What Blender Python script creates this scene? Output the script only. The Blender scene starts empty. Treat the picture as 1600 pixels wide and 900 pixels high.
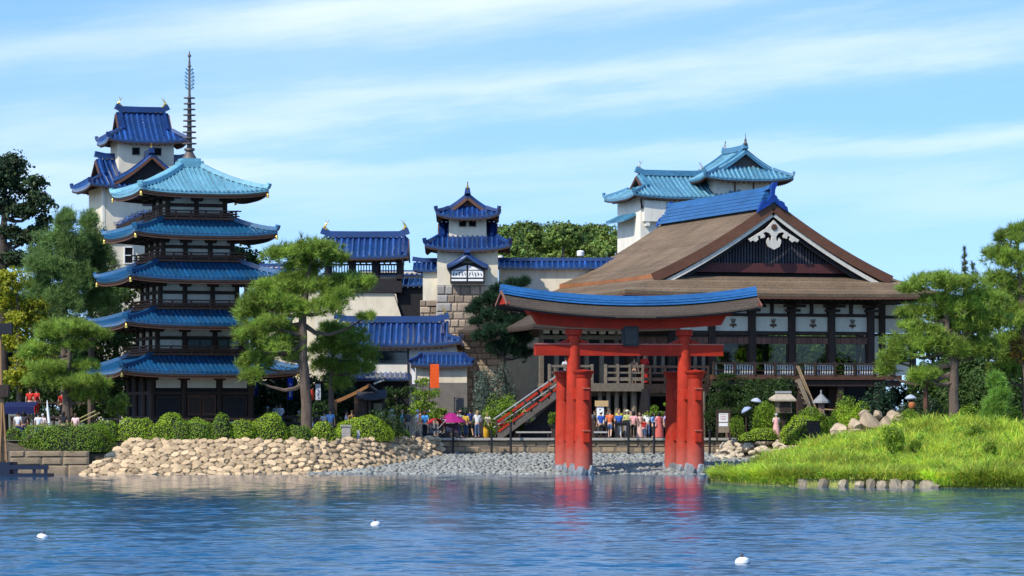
import bpy, bmesh, math, random
import numpy as np
from mathutils import Vector, Matrix

random.seed(7)
RNG = np.random.default_rng(7)
PI = math.pi
R = math.radians
scene = bpy.context.scene
COL = scene.collection

# ------------------------------------------------------------------ camera
F = 5400.0            # focal length in pixels of the 1600 px wide photograph
CAMZ = 3.7            # eye height above the lagoon
HOR = 640.0           # row of the horizon
cam_d = bpy.data.cameras.new('camera')
cam = bpy.data.objects.new('camera', cam_d)
COL.objects.link(cam)
cam.location = (0, 0, CAMZ)
cam.rotation_euler = (R(90), 0, 0)
cam_d.sensor_width = 36.0
cam_d.lens = 36.0 * F / 1600.0
cam_d.shift_y = (HOR - 450.0) / 1600.0
cam_d.clip_start = 1.0
cam_d.clip_end = 20000.0
scene.camera = cam

# ------------------------------------------------------------------ world and sun
SUN = Vector((-0.72, -0.72, 1.02)).normalized()
SUN_EL = math.asin(SUN.z)
SUN_ROT = math.atan2(SUN.x, SUN.y)
world = bpy.data.worlds.new('World')
scene.world = world
world.use_nodes = True


def build_world():
    nt = world.node_tree
    nt.nodes.clear()
    N = nt.nodes.new
    L = nt.links.new

    def m(op, a, b=None, c=None):
        n = N('ShaderNodeMath'); n.operation = op
        for i, v in enumerate((a, b, c)):
            if v is None: continue
            if isinstance(v, (int, float)): n.inputs[i].default_value = v
            else: L(v, n.inputs[i])
        return n.outputs[0]
    tc = N('ShaderNodeTexCoord')
    sep = N('ShaderNodeSeparateXYZ'); L(tc.outputs['Generated'], sep.inputs[0])
    x, y, z = sep.outputs
    # the sky is read a little above the true direction, which leaves out the
    # yellowish band right on the horizon
    zz = m('ADD', m('MULTIPLY', m('MAXIMUM', z, 0.0), 1.5), 0.17)
    cmb = N('ShaderNodeCombineXYZ'); L(x, cmb.inputs[0]); L(y, cmb.inputs[1]); L(zz, cmb.inputs[2])
    nrm = N('ShaderNodeVectorMath'); nrm.operation = 'NORMALIZE'; L(cmb.outputs[0], nrm.inputs[0])
    sky = N('ShaderNodeTexSky'); sky.sky_type = 'NISHITA'; sky.sun_disc = False
    sky.sun_elevation = SUN_EL; sky.sun_rotation = SUN_ROT
    sky.altitude = 0.0; sky.air_density = 1.0; sky.dust_density = 0.6; sky.ozone_density = 2.0
    L(nrm.outputs[0], sky.inputs['Vector'])
    # thin cirrus: long soft bands in azimuth and elevation, broken by stretched noise
    az = m('ARCTAN2', x, y)
    el = m('ARCSINE', z)

    def noise(su, sv, sw, det, rough, shear=0.10):
        v = m('SUBTRACT', el, m('MULTIPLY', az, shear))
        c = N('ShaderNodeCombineXYZ'); L(m('MULTIPLY', az, su), c.inputs[0]); L(m('MULTIPLY', v, sv), c.inputs[1])
        c.inputs[2].default_value = sw
        n = N('ShaderNodeTexNoise'); n.inputs['Scale'].default_value = 1.0
        n.inputs['Detail'].default_value = det; n.inputs['Roughness'].default_value = rough
        L(c.outputs[0], n.inputs['Vector'])
        return n.outputs[0]
    n1 = noise(9, 60, 3.1, 6, 0.62)
    n2 = noise(30, 260, 8.4, 7, 0.66)
    n3 = noise(5, 18, 1.7, 3, 0.5)
    warp = m('MULTIPLY', m('SUBTRACT', n1, 0.5), 0.030)

    def band(e0, slope, w, amp):
        d = m('SUBTRACT', m('ADD', el, warp), m('ADD', m('MULTIPLY', az, slope), e0))
        q = m('DIVIDE', d, w)
        return m('MULTIPLY', m('POWER', 2.718, m('MULTIPLY', m('MULTIPLY', q, q), -1.0)), amp)
    s = m('ADD', band(0.0935, 0.10, 0.0075, 0.70), band(0.1190, 0.12, 0.0105, 0.80))
    s = m('ADD', s, band(0.0720, 0.03, 0.0045, 0.45))
    s = m('ADD', s, band(0.0620, 0.00, 0.0060, 0.35))
    s = m('ADD', s, band(0.165, 0.10, 0.018, 0.6))
    s = m('ADD', s, band(0.230, 0.08, 0.030, 0.5))
    tex = m('ADD', m('MULTIPLY', m('SUBTRACT', n2, 0.5), 0.45), m('ADD', m('MULTIPLY', m('SUBTRACT', n3, 0.5), 2.4), 0.62))
    cl = m('MULTIPLY', s, m('MAXIMUM', tex, 0.0))
    cl = m('MINIMUM', m('MAXIMUM', cl, 0.0), 0.80)
    mix = N('ShaderNodeMix'); mix.data_type = 'RGBA'
    L(cl, mix.inputs['Factor'])
    hs = N('ShaderNodeHueSaturation'); hs.inputs['Saturation'].default_value = SKY_SAT; hs.inputs['Value'].default_value = SKY_VAL
    L(sky.outputs[0], hs.inputs['Color'])
    # pale low sky
    low = m('POWER', 2.718, m('MULTIPLY', m('MAXIMUM', el, 0.0), -14.0))
    mixl = N('ShaderNodeMix'); mixl.data_type = 'RGBA'
    L(m('MULTIPLY', low, 0.62), mixl.inputs['Factor'])
    tint = N('ShaderNodeVectorMath'); tint.operation = 'MULTIPLY'; L(hs.outputs[0], tint.inputs[0]); tint.inputs[1].default_value = SKY_TINT
    L(tint.outputs[0], mixl.inputs['A']); mixl.inputs['B'].default_value = SKY_LOW
    L(mixl.outputs['Result'], mix.inputs['A'])
    mix.inputs['B'].default_value = SKY_CLOUD
    bg = N('ShaderNodeBackground'); bg.inputs['Strength'].default_value = SKY_STR
    L(mix.outputs['Result'], bg.inputs['Color'])
    out = N('ShaderNodeOutputWorld'); L(bg.outputs[0], out.inputs['Surface'])


SKY_STR = 0.112
SKY_SAT = 1.22
SKY_VAL = 1.75
SKY_TINT = (0.88, 1.05, 1.15)
SKY_LOW = (5.9, 7.1, 8.4, 1)
SKY_CLOUD = (7.5, 8.2, 8.8, 1)
build_world()
sun_d = bpy.data.lights.new('sun', 'SUN')
sun_d.energy = 3.9
sun_d.angle = R(0.53)
sun_d.color = (1.0, 0.95, 0.86)
sun = bpy.data.objects.new('sun', sun_d)
COL.objects.link(sun)
sun.rotation_euler = (-SUN).to_track_quat('-Z', 'Y').to_euler()
vs = scene.view_settings
vs.view_transform = 'Standard'
vs.look = 'None'
vs.exposure = 0.34
vs.gamma = 1.0
vs.use_curve_mapping = False
scene.cycles.max_bounces = 8
scene.cycles.diffuse_bounces = 4
scene.cycles.glossy_bounces = 3
scene.cycles.transparent_max_bounces = 8


# ------------------------------------------------------------------ helpers
def at(px, py, Y):
    """world point that stands at depth Y behind photograph pixel (px, py)"""
    return Vector(((px - 800.0) * Y / F, Y, CAMZ - (py - HOR) * Y / F))


def zat(py, Y):
    return CAMZ - (py - HOR) * Y / F


def xat(px, Y):
    return (px - 800.0) * Y / F


class MB:
    """collects faces for ONE mesh object"""
    def __init__(self):
        self.v = []; self.f = []

    def add(self, vs, fs):
        o = len(self.v)
        self.v.extend([tuple(p) for p in vs])
        self.f.extend([tuple(i + o for i in f) for f in fs])
        return self

    def box(self, c, s, rz=0.0, taper=1.0):
        cx, cy, cz = c; hx, hy, hz = s[0] / 2, s[1] / 2, s[2] / 2
        ca, sa = math.cos(rz), math.sin(rz)
        vs = []
        for k, (sx, sy, sz) in enumerate(((-1,-1,-1),(1,-1,-1),(1,1,-1),(-1,1,-1),(-1,-1,1),(1,-1,1),(1,1,1),(-1,1,1))):
            t = taper if sz > 0 else 1.0
            x, y = sx * hx * t, sy * hy * t
            vs.append((cx + x * ca - y * sa, cy + x * sa + y * ca, cz + sz * hz))
        return self.add(vs, ((3,2,1,0),(4,5,6,7),(0,1,5,4),(1,2,6,5),(2,3,7,6),(3,0,4,7)))

    def span(self, x0, x1, y0, y1, z0, z1):
        return self.box(((x0+x1)/2,(y0+y1)/2,(z0+z1)/2), (abs(x1-x0),abs(y1-y0),abs(z1-z0)))

    def beam(self, p0, p1, w, h, up=(0,0,1)):
        p0, p1 = Vector(p0), Vector(p1)
        d = (p1 - p0)
        if d.length < 1e-6: return self
        d.normalize()
        u = Vector(up)
        if abs(d.dot(u)) > 0.99: u = Vector((0,1,0))
        s = d.cross(u).normalized(); u = s.cross(d).normalized()
        vs = []
        for p in (p0, p1):
            for a, b in ((-1,-1),(1,-1),(1,1),(-1,1)):
                vs.append(p + s * (a*w/2) + u * (b*h/2))
        return self.add(vs, ((0,1,2,3),(7,6,5,4),(0,4,5,1),(1,5,6,2),(2,6,7,3),(3,7,4,0)))

    def strip(self, pts, w, h, up=(0,0,1)):
        """rectangular tube along a polyline; base of the section on the line"""
        n = len(pts); pts = [Vector(p) for p in pts]; vs = []
        for i, p in enumerate(pts):
            d = (pts[min(i+1,n-1)] - pts[max(i-1,0)]).normalized()
            s = d.cross(Vector(up)).normalized(); u = s.cross(d).normalized()
            for a, b in ((-1,0),(1,0),(0.7,1),(-0.7,1)):
                vs.append(p + s*(a*w/2) + u*(b*h))
        fs = [(0,1,2,3), tuple(4*(n-1)+k for k in (3,2,1,0))]
        for i in range(n-1):
            for k in range(4):
                fs.append((4*i+k, 4*i+4+k, 4*i+4+(k+1)%4, 4*i+(k+1)%4))
        return self.add(vs, fs)

    def tube(self, pts, rad, n=8):
        pts = [Vector(p) for p in pts]; m = len(pts); vs = []
        ref = Vector((0.31, 0.2, 0.9))
        for i, p in enumerate(pts):
            d = (pts[min(i+1,m-1)] - pts[max(i-1,0)]).normalized()
            s = d.cross(ref)
            if s.length < 1e-3: s = d.cross(Vector((1,0,0)))
            s.normalize(); u = s.cross(d)
            r = rad[i] if hasattr(rad, '__len__') else rad
            for k in range(n):
                a = 2*PI*k/n
                vs.append(p + s*(math.cos(a)*r) + u*(math.sin(a)*r))
        fs = [tuple(range(n))[::-1], tuple((m-1)*n+k for k in range(n))]
        for i in range(m-1):
            for k in range(n):
                k2 = (k+1) % n
                fs.append((i*n+k, i*n+k2, (i+1)*n+k2, (i+1)*n+k))
        return self.add(vs, fs)

    def lathe(self, prof, n=16, c=(0,0,0)):
        vs = []; m = len(prof)
        for r, z in prof:
            for k in range(n):
                a = 2*PI*k/n
                vs.append((c[0]+r*math.cos(a), c[1]+r*math.sin(a), c[2]+z))
        fs = [tuple(range(n))[::-1], tuple((m-1)*n+k for k in range(n))]
        for i in range(m-1):
            for k in range(n):
                k2 = (k+1) % n
                fs.append((i*n+k, i*n+k2, (i+1)*n+k2, (i+1)*n+k))
        return self.add(vs, fs)

    def prism(self, poly, o, ex, ey, th):
        """2-D outline in the plane (ex, ey) through o, thickened along ex x ey"""
        o, ex, ey = Vector(o), Vector(ex), Vector(ey)
        nn = ex.cross(ey).normalized()*th
        n = len(poly)
        a = [o+ex*p[0]+ey*p[1] for p in poly]
        vs = a + [p+nn for p in a]
        fs = [tuple(range(n))[::-1], tuple(range(n,2*n))]
        for k in range(n):
            k2 = (k+1) % n
            fs.append((k, k2, n+k2, n+k))
        return self.add(vs, fs)

    def grid(self, P, th=0.0):
        """sheet from an array [i][j] of points, with an underside th lower and closed edges"""
        ni, nj = len(P), len(P[0])
        vs = [P[i][j] for i in range(ni) for j in range(nj)]
        fs = [(i*nj+j, (i+1)*nj+j, (i+1)*nj+j+1, i*nj+j+1) for i in range(ni-1) for j in range(nj-1)]
        if th:
            k = ni*nj
            vs = vs + [(p[0],p[1],p[2]-th) for p in vs]
            fs += [tuple(k+q for q in f[::-1]) for f in fs[:]]
            for i in range(ni-1):
                for j in (0, nj-1):
                    a, b = i*nj+j, (i+1)*nj+j
                    fs.append((a, b, b+k, a+k))
            for j in range(nj-1):
                for i in (0, ni-1):
                    a, b = i*nj+j, i*nj+j+1
                    fs.append((a, b, b+k, a+k))
        return self.add(vs, fs)

    def mesh(self, name, mat, smooth=False):
        me = bpy.data.meshes.new(name)
        me.from_pydata(self.v, [], self.f)
        if mat: me.materials.append(mat)
        bm = bmesh.new(); bm.from_mesh(me); bmesh.ops.recalc_face_normals(bm, faces=bm.faces[:]); bm.to_mesh(me); bm.free()
        if smooth:
            me.polygons.foreach_set('use_smooth', [True]*len(me.polygons))
            try: me.set_sharp_from_angle(angle=R(40))
            except Exception: pass
        return me

    def build(self, name, mat, parent=None, smooth=False, stuff=False, label=None):
        return put(name, self.mesh(name, mat, smooth), parent, stuff=stuff, label=label)


def put(name, me, parent=None, loc=None, rot=None, scale=None, stuff=False, label=None):
    o = bpy.data.objects.new(name, me)
    COL.objects.link(o)
    if parent is not None: o.parent = parent
    if loc is not None: o.location = loc
    if rot is not None: o.rotation_euler = rot
    if scale is not None: o.scale = scale
    if stuff: o['kind'] = 'stuff'
    if label: o['label'] = label
    return o


def tag(o, label=None, cat=None, group=None, kind=None):
    if label: o['label'] = label
    if cat: o['category'] = cat
    if group: o['group'] = group
    if kind: o['kind'] = kind
    return o


def thing(name, label, cat, loc=(0,0,0), rz=0.0, group=None):
    o = bpy.data.objects.new(name, None)
    o.empty_display_size = 0.3
    COL.objects.link(o)
    o.location = loc; o.rotation_euler = (0,0,rz)
    return tag(o, label, cat, group)


def np_mesh(name, V, Q, mat, smooth=False):
    """mesh from numpy arrays; Q is (n,3) or (n,4)"""
    me = bpy.data.meshes.new(name)
    V = np.asarray(V, np.float32); Q = np.asarray(Q, np.int32)
    k = Q.shape[1]
    me.vertices.add(len(V)); me.vertices.foreach_set('co', V.ravel())
    me.loops.add(Q.size); me.loops.foreach_set('vertex_index', Q.ravel())
    me.polygons.add(len(Q))
    me.polygons.foreach_set('loop_start', np.arange(0, Q.size, k, dtype=np.int32))
    try: me.polygons.foreach_set('loop_total', np.full(len(Q), k, np.int32))
    except Exception: pass
    if smooth: me.polygons.foreach_set('use_smooth', np.ones(len(Q), bool))
    me.update(calc_edges=True)
    if mat: me.materials.append(mat)
    return me


# ------------------------------------------------------------------ materials
MATS = {}


def mat(name, col, rough=0.7, var=0.12, scale=6.0, bump=0.0, bscale=30.0, spec=0.3, metal=0.0, stretch=(1,1,1),
        var2=0.0, scale2=0.6, dirt=None, obj_rand=0.0, island=0.0, coat=0.0, course=None, stain=None):
    """Principled material with two octaves of procedural colour variation and bump"""
    if name in MATS: return MATS[name]
    m = bpy.data.materials.new(name); m.use_nodes = True
    nt = m.node_tree; nt.nodes.clear(); N = nt.nodes.new; L = nt.links.new
    out = N('ShaderNodeOutputMaterial'); b = N('ShaderNodeBsdfPrincipled'); L(b.outputs[0], out.inputs[0])
    b.inputs['Roughness'].default_value = rough; b.inputs['Metallic'].default_value = metal
    b.inputs['Specular IOR Level'].default_value = spec
    b.inputs['Coat Weight'].default_value = coat; b.inputs['Coat Roughness'].default_value = 0.08
    tc = N('ShaderNodeTexCoord'); mp = N('ShaderNodeMapping'); mp.inputs['Scale'].default_value = stretch
    L(tc.outputs['Object'], mp.inputs[0])
    c = (col[0], col[1], col[2], 1)
    cur = None

    def mul(cur, fac_socket, lo, hi):
        mr = N('ShaderNodeMapRange'); mr.inputs[1].default_value = 0.25; mr.inputs[2].default_value = 0.75
        mr.inputs[3].default_value = lo; mr.inputs[4].default_value = hi
        L(fac_socket, mr.inputs[0])
        x = N('ShaderNodeVectorMath'); x.operation = 'SCALE'
        if cur is None: x.inputs[0].default_value = c[:3]
        else: L(cur, x.inputs[0])
        L(mr.outputs[0], x.inputs['Scale'])
        return x.outputs[0]
    n1 = N('ShaderNodeTexNoise'); n1.inputs['Scale'].default_value = scale; n1.inputs['Detail'].default_value = 5
    n1.inputs['Roughness'].default_value = 0.6
    L(mp.outputs[0], n1.inputs['Vector'])
    cur = mul(cur, n1.outputs[0], 1-var, 1+var)
    if var2:
        n2 = N('ShaderNodeTexNoise'); n2.inputs['Scale'].default_value = scale2; n2.inputs['Detail'].default_value = 3
        L(mp.outputs[0], n2.inputs['Vector'])
        cur = mul(cur, n2.outputs[0], 1-var2, 1+var2)
    if obj_rand:
        oi = N('ShaderNodeObjectInfo')
        mr = N('ShaderNodeMapRange'); mr.inputs[3].default_value = 1-obj_rand; mr.inputs[4].default_value = 1+obj_rand
        L(oi.outputs['Random'], mr.inputs[0])
        x = N('ShaderNodeVectorMath'); x.operation = 'SCALE'; L(cur, x.inputs[0]); L(mr.outputs[0], x.inputs['Scale']); cur = x.outputs[0]
    if island:
        g = N('ShaderNodeNewGeometry')
        mr = N('ShaderNodeMapRange'); mr.inputs[3].default_value = 1-island; mr.inputs[4].default_value = 1+island
        L(g.outputs['Random Per Island'], mr.inputs[0])
        x = N('ShaderNodeVectorMath'); x.operation = 'SCALE'; L(cur, x.inputs[0]); L(mr.outputs[0], x.inputs['Scale']); cur = x.outputs[0]
    if dirt:
        dcol, amt, ds = dirt
        n3 = N('ShaderNodeTexNoise'); n3.inputs['Scale'].default_value = ds; n3.inputs['Detail'].default_value = 8; n3.inputs['Roughness'].default_value = 0.7
        mp3 = N('ShaderNodeMapping'); mp3.inputs['Scale'].default_value = (1, 1, 0.25); L(tc.outputs['Object'], mp3.inputs[0]); L(mp3.outputs[0], n3.inputs['Vector'])
        mr = N('ShaderNodeMapRange'); mr.inputs[1].default_value = 0.45; mr.inputs[2].default_value = 0.75; mr.inputs[3].default_value = 0; mr.inputs[4].default_value = amt
        L(n3.outputs[0], mr.inputs[0])
        mx = N('ShaderNodeMix'); mx.data_type = 'RGBA'; L(mr.outputs[0], mx.inputs['Factor']); L(cur, mx.inputs['A']); mx.inputs['B'].default_value = (*dcol, 1)
        cur = mx.outputs['Result']
    if stain:        # worn zone near the ground with a ragged upper edge: (colour, z of its edge, height of the fade)
        sc, z0, fade = stain
        sp = N('ShaderNodeSeparateXYZ'); L(tc.outputs['Object'], sp.inputs[0])
        n4 = N('ShaderNodeTexNoise'); n4.inputs['Scale'].default_value = 2.2; n4.inputs['Detail'].default_value = 6; L(tc.outputs['Object'], n4.inputs['Vector'])
        ad = N('ShaderNodeMath'); ad.operation = 'MULTIPLY_ADD'; L(n4.outputs[0], ad.inputs[0]); ad.inputs[1].default_value = 1.6; L(sp.outputs[2], ad.inputs[2])
        mr = N('ShaderNodeMapRange'); mr.inputs[1].default_value = z0+.8; mr.inputs[2].default_value = z0+.8+fade; mr.inputs[3].default_value = .85; mr.inputs[4].default_value = 0
        L(ad.outputs[0], mr.inputs[0])
        mx = N('ShaderNodeMix'); mx.data_type = 'RGBA'; L(mr.outputs[0], mx.inputs['Factor']); L(cur, mx.inputs['A']); mx.inputs['B'].default_value = (*sc, 1)
        cur = mx.outputs['Result']
    if course:       # laid courses: (courses per metre of height, depth of the shade)
        sp = N('ShaderNodeSeparateXYZ'); L(tc.outputs['Object'], sp.inputs[0])
        n5 = N('ShaderNodeTexNoise'); n5.inputs['Scale'].default_value = 3.0; n5.inputs['Detail'].default_value = 2; L(tc.outputs['Object'], n5.inputs['Vector'])
        wb = N('ShaderNodeMath'); wb.operation = 'MULTIPLY_ADD'; L(n5.outputs[0], wb.inputs[0]); wb.inputs[1].default_value = .06; L(sp.outputs[2], wb.inputs[2])
        ml = N('ShaderNodeMath'); ml.operation = 'MULTIPLY'; L(wb.outputs[0], ml.inputs[0]); ml.inputs[1].default_value = course[0]
        fr = N('ShaderNodeMath'); fr.operation = 'FRACT'; L(ml.outputs[0], fr.inputs[0])
        fl = N('ShaderNodeMath'); fl.operation = 'FLOOR'; L(ml.outputs[0], fl.inputs[0])
        wn = N('ShaderNodeTexWhiteNoise'); wn.noise_dimensions = '1D'; L(fl.outputs[0], wn.inputs['W'])
        mr = N('ShaderNodeMapRange'); mr.inputs[1].default_value = 0; mr.inputs[2].default_value = .35; mr.inputs[3].default_value = 1-course[1]; mr.inputs[4].default_value = 1
        L(fr.outputs[0], mr.inputs[0])
        m2 = N('ShaderNodeMapRange'); m2.inputs[3].default_value = .88; m2.inputs[4].default_value = 1.12; L(wn.outputs['Value'], m2.inputs[0])
        mm = N('ShaderNodeMath'); mm.operation = 'MULTIPLY'; L(mr.outputs[0], mm.inputs[0]); L(m2.outputs[0], mm.inputs[1])
        x = N('ShaderNodeVectorMath'); x.operation = 'SCALE'; L(cur, x.inputs[0]); L(mm.outputs[0], x.inputs['Scale']); cur = x.outputs[0]
    L(cur, b.inputs['Base Color'])
    if bump:
        nb = N('ShaderNodeTexNoise'); nb.inputs['Scale'].default_value = bscale; nb.inputs['Detail'].default_value = 4
        L(mp.outputs[0], nb.inputs['Vector'])
        bp = N('ShaderNodeBump'); bp.inputs['Strength'].default_value = bump; bp.inputs['Distance'].default_value = 0.05
        L(nb.outputs[0], bp.inputs['Height']); L(bp.outputs[0], b.inputs['Normal'])
    MATS[name] = m
    return m


def leaf_mat(name, col, trans=0.35, hue=0.02, val=0.35, clump=0.35, cscale=0.8, rough=0.55, dry=None):
    """foliage: diffuse, a little gloss and light shining through; every leaf differs and clumps differ"""
    if name in MATS: return MATS[name]
    m = bpy.data.materials.new(name); m.use_nodes = True
    nt = m.node_tree; nt.nodes.clear(); N = nt.nodes.new; L = nt.links.new
    out = N('ShaderNodeOutputMaterial')
    g = N('ShaderNodeNewGeometry'); tc = N('ShaderNodeTexCoord')
    hs = N('ShaderNodeHueSaturation'); hs.inputs['Color'].default_value = (*col, 1)
    mr = N('ShaderNodeMapRange'); mr.inputs[3].default_value = 0.5-hue; mr.inputs[4].default_value = 0.5+hue
    L(g.outputs['Random Per Island'], mr.inputs[0]); L(mr.outputs[0], hs.inputs['Hue'])
    n = N('ShaderNodeTexNoise'); n.inputs['Scale'].default_value = cscale; n.inputs['Detail'].default_value = 3
    L(tc.outputs['Object'], n.inputs['Vector'])
    wn = N('ShaderNodeTexWhiteNoise'); wn.noise_dimensions = '1D'; L(g.outputs['Random Per Island'], wn.inputs['W'])
    a = N('ShaderNodeMapRange'); a.inputs[1].default_value = 0.3; a.inputs[2].default_value = 0.7; a.inputs[3].default_value = 1-clump; a.inputs[4].default_value = 1+clump
    L(n.outputs[0], a.inputs[0])
    b_ = N('ShaderNodeMapRange'); b_.inputs[3].default_value = 1-val; b_.inputs[4].default_value = 1+val; L(wn.outputs['Value'], b_.inputs[0])
    mm = N('ShaderNodeMath'); mm.operation = 'MULTIPLY'; L(a.outputs[0], mm.inputs[0]); L(b_.outputs[0], mm.inputs[1])
    L(mm.outputs[0], hs.inputs['Value'])
    if dry:
        dn = N('ShaderNodeTexNoise'); dn.inputs['Scale'].default_value = dry[1]; dn.inputs['Detail'].default_value = 5; dn.inputs['Roughness'].default_value = .65; L(tc.outputs['Object'], dn.inputs['Vector'])
        ds = N('ShaderNodeMath'); ds.operation = 'MULTIPLY_ADD'; L(wn.outputs['Value'], ds.inputs[0]); ds.inputs[1].default_value = .30; L(dn.outputs[0], ds.inputs[2])
        dm = N('ShaderNodeMapRange'); dm.inputs[1].default_value = .60; dm.inputs[2].default_value = .88; dm.inputs[3].default_value = 0; dm.inputs[4].default_value = dry[2]; L(ds.outputs[0], dm.inputs[0])
        dx = N('ShaderNodeMix'); dx.data_type = 'RGBA'; L(dm.outputs[0], dx.inputs['Factor']); dx.inputs['A'].default_value = (*col, 1); dx.inputs['B'].default_value = (*dry[0], 1); L(dx.outputs['Result'], hs.inputs['Color'])
    p = N('ShaderNodeBsdfPrincipled'); p.inputs['Roughness'].default_value = rough; p.inputs['Specular IOR Level'].default_value = 0.25
    L(hs.outputs[0], p.inputs['Base Color'])
    t = N('ShaderNodeBsdfTranslucent')
    h2 = N('ShaderNodeHueSaturation'); h2.inputs['Hue'].default_value = 0.485; h2.inputs['Value'].default_value = 1.25; L(hs.outputs[0], h2.inputs['Color']); L(h2.outputs[0], t.inputs['Color'])
    mx = N('ShaderNodeMixShader'); mx.inputs[0].default_value = trans
    L(p.outputs[0], mx.inputs[1]); L(t.outputs[0], mx.inputs[2]); L(mx.outputs[0], out.inputs[0])
    MATS[name] = m
    return m


def plain(name, col, rough=0.7, spec=0.3): return mat(name, col, rough, 0.05, 8, spec=spec)


M_plaster = mat('plaster', (0.72, 0.635, 0.475), 0.85, 0.05, 3, var2=0.07, scale2=0.35, dirt=((0.40,0.34,0.25), 0.5, 1.5))
M_plaster_w = mat('plaster_white', (0.78, 0.72, 0.60), 0.85, 0.05, 3, var2=0.06, scale2=0.35, dirt=((0.42,0.37,0.29), 0.5, 1.6))
M_navy = mat('tile_navy', (0.004, 0.022, 0.100), 0.32, 0.25, 5, spec=0.6, var2=0.25, scale2=0.9, island=0.35, coat=0.5)
M_navy_roll = mat('tile_navy_roll', (0.012, 0.048, 0.165), 0.26, 0.4, 4, spec=0.7, var2=0.3, scale2=0.9, island=0.8, coat=1.0)  # rolls paler than the pans: highlight streaks of the glaze put into the colour
M_turq_roll = mat('tile_turquoise_roll', (0.13, 0.29, 0.36), 0.3, 0.3, 4, spec=0.6, var2=0.2, island=0.3, coat=0.5)
M_pblue = mat('tile_pagoda', (0.006, 0.066, 0.165), 0.36, 0.25, 5, spec=0.5, var2=0.22, scale2=0.7, island=0.35, coat=0.3, dirt=((0.035,0.075,0.085), .55, 1.3))
M_pblue4 = mat('tile_pagoda_upper', (0.012, 0.090, 0.185), 0.36, 0.25, 5, spec=0.5, var2=0.22, scale2=0.7, island=0.25, coat=0.3)
M_turq = mat('tile_turquoise', (0.13, 0.33, 0.40), 0.40, 0.25, 5, spec=0.5, var2=0.2, scale2=0.7, island=0.22, coat=0.2)
M_turq2 = mat('tile_turquoise_castle', (0.050, 0.165, 0.255), 0.36, 0.3, 5, spec=0.5, var2=0.25, scale2=0.7, island=0.3, coat=0.3)
M_cobalt = mat('ridge_cobalt', (0.018, 0.100, 0.255), 0.45, 0.25, 3, spec=0.5, var2=0.25, scale2=0.5, stretch=(1,1,3), coat=0.2)
M_wood = mat('timber_dark', (0.045, 0.028, 0.020), 0.7, 0.35, 5, bump=0.3, bscale=20, stretch=(1,1,0.2), obj_rand=0.15)
M_woodb = mat('timber_black', (0.018, 0.016, 0.018), 0.7, 0.3, 5, bump=0.2, bscale=20, obj_rand=0.15)
M_woodr = mat('timber_redbrown', (0.115, 0.052, 0.030), 0.65, 0.25, 3, bump=0.2, bscale=15, obj_rand=0.12)
M_woodg = mat('timber_weathered', (0.20, 0.155, 0.105), 0.8, 0.3, 6, bump=0.3, bscale=25, obj_rand=0.18)
M_fascia = mat('fascia_brown', (0.135, 0.058, 0.030), 0.6, 0.2, 2, var2=0.2, scale2=0.4)
M_shingle = mat('shingle_brown', (0.195, 0.135, 0.085), 0.95, 0.38, 7, bump=0.9, bscale=12, var2=0.2, scale2=0.35, spec=0.1, course=(5.5, .38), dirt=((0.085,0.07,0.05), .6, .8), stretch=(1,1,2.2))
M_shingle2 = mat('shingle_torii', (0.088, 0.068, 0.052), 0.95, 0.35, 9, bump=0.8, spec=0.1, course=(9.0, .35), bscale=14, var2=0.14, scale2=0.6, stretch=(1,1,2.2))
M_red = mat('vermilion', (0.40, 0.026, 0.010), 0.6, 0.12, 4, spec=0.18, var2=0.16, scale2=0.5, dirt=((0.22,0.022,0.015), 0.6, 1.1))
M_redp = mat('vermilion_weathered', (0.44, 0.036, 0.015), 0.65, 0.18, 4, spec=0.15, var2=0.22, scale2=0.45, dirt=((0.20,0.03,0.02), 0.75, 1.6), stain=((0.40,0.105,0.075), 0.7, 1.4), bump=0.25, bscale=12)
M_gold = mat('gilded', (0.80, 0.50, 0.11), 0.3, 0.15, 8, metal=0.85)
M_bronze = mat('bronze', (0.13, 0.108, 0.095), 0.55, 0.3, 8, metal=0.35)
M_verd = mat('verdigris', (0.16, 0.33, 0.36), 0.6, 0.3, 6)
M_stone_t = mat('stone_tower', (0.36, 0.275, 0.195), 0.9, 0.22, 3, bump=0.6, bscale=9, obj_rand=0.30)
M_stone_q = mat('stone_quoin', (0.33, 0.30, 0.265), 0.9, 0.2, 3, bump=0.5, bscale=9, obj_rand=0.18)
M_stone_b = mat('stone_bank', (0.46, 0.325, 0.185), 0.9, 0.2, 4, bump=0.5, bscale=9, obj_rand=0.30, island=0.2)
M_stone_w = mat('stone_quay', (0.30, 0.22, 0.135), 0.9, 0.2, 4, bump=0.5, bscale=9, obj_rand=0.25)
M_stone_g = mat('stone_beach', (0.255, 0.255, 0.225), 0.9, 0.22, 4, bump=0.5, bscale=9, obj_rand=0.25, island=0.22)
M_stone_l = mat('stone_boulder', (0.40, 0.30, 0.195), 0.9, 0.35, 2.5, bump=1.0, bscale=5, obj_rand=0.15)
M_mortar = mat('mortar', (0.17, 0.135, 0.10), 0.95, 0.2, 6)
M_pave = mat('paving', (0.34, 0.31, 0.27), 0.9, 0.12, 3, bump=0.2)
M_soil = mat('soil', (0.085, 0.065, 0.042), 0.95, 0.3, 3, bump=0.6, bscale=8)
M_ground = mat('ground', (0.14, 0.13, 0.085), 0.95, 0.3, 0.6, var2=0.3, scale2=0.05)
M_bark = mat('bark_pine', (0.115, 0.082, 0.060), 0.9, 0.4, 5, bump=0.9, bscale=10, stretch=(1,1,0.35))
M_bark2 = mat('bark_dark', (0.055, 0.042, 0.032), 0.9, 0.4, 5, bump=0.8, bscale=10, stretch=(1,1,0.35))
M_black = mat('painted_black', (0.016, 0.016, 0.018), 0.5, 0.2, 6)
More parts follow.
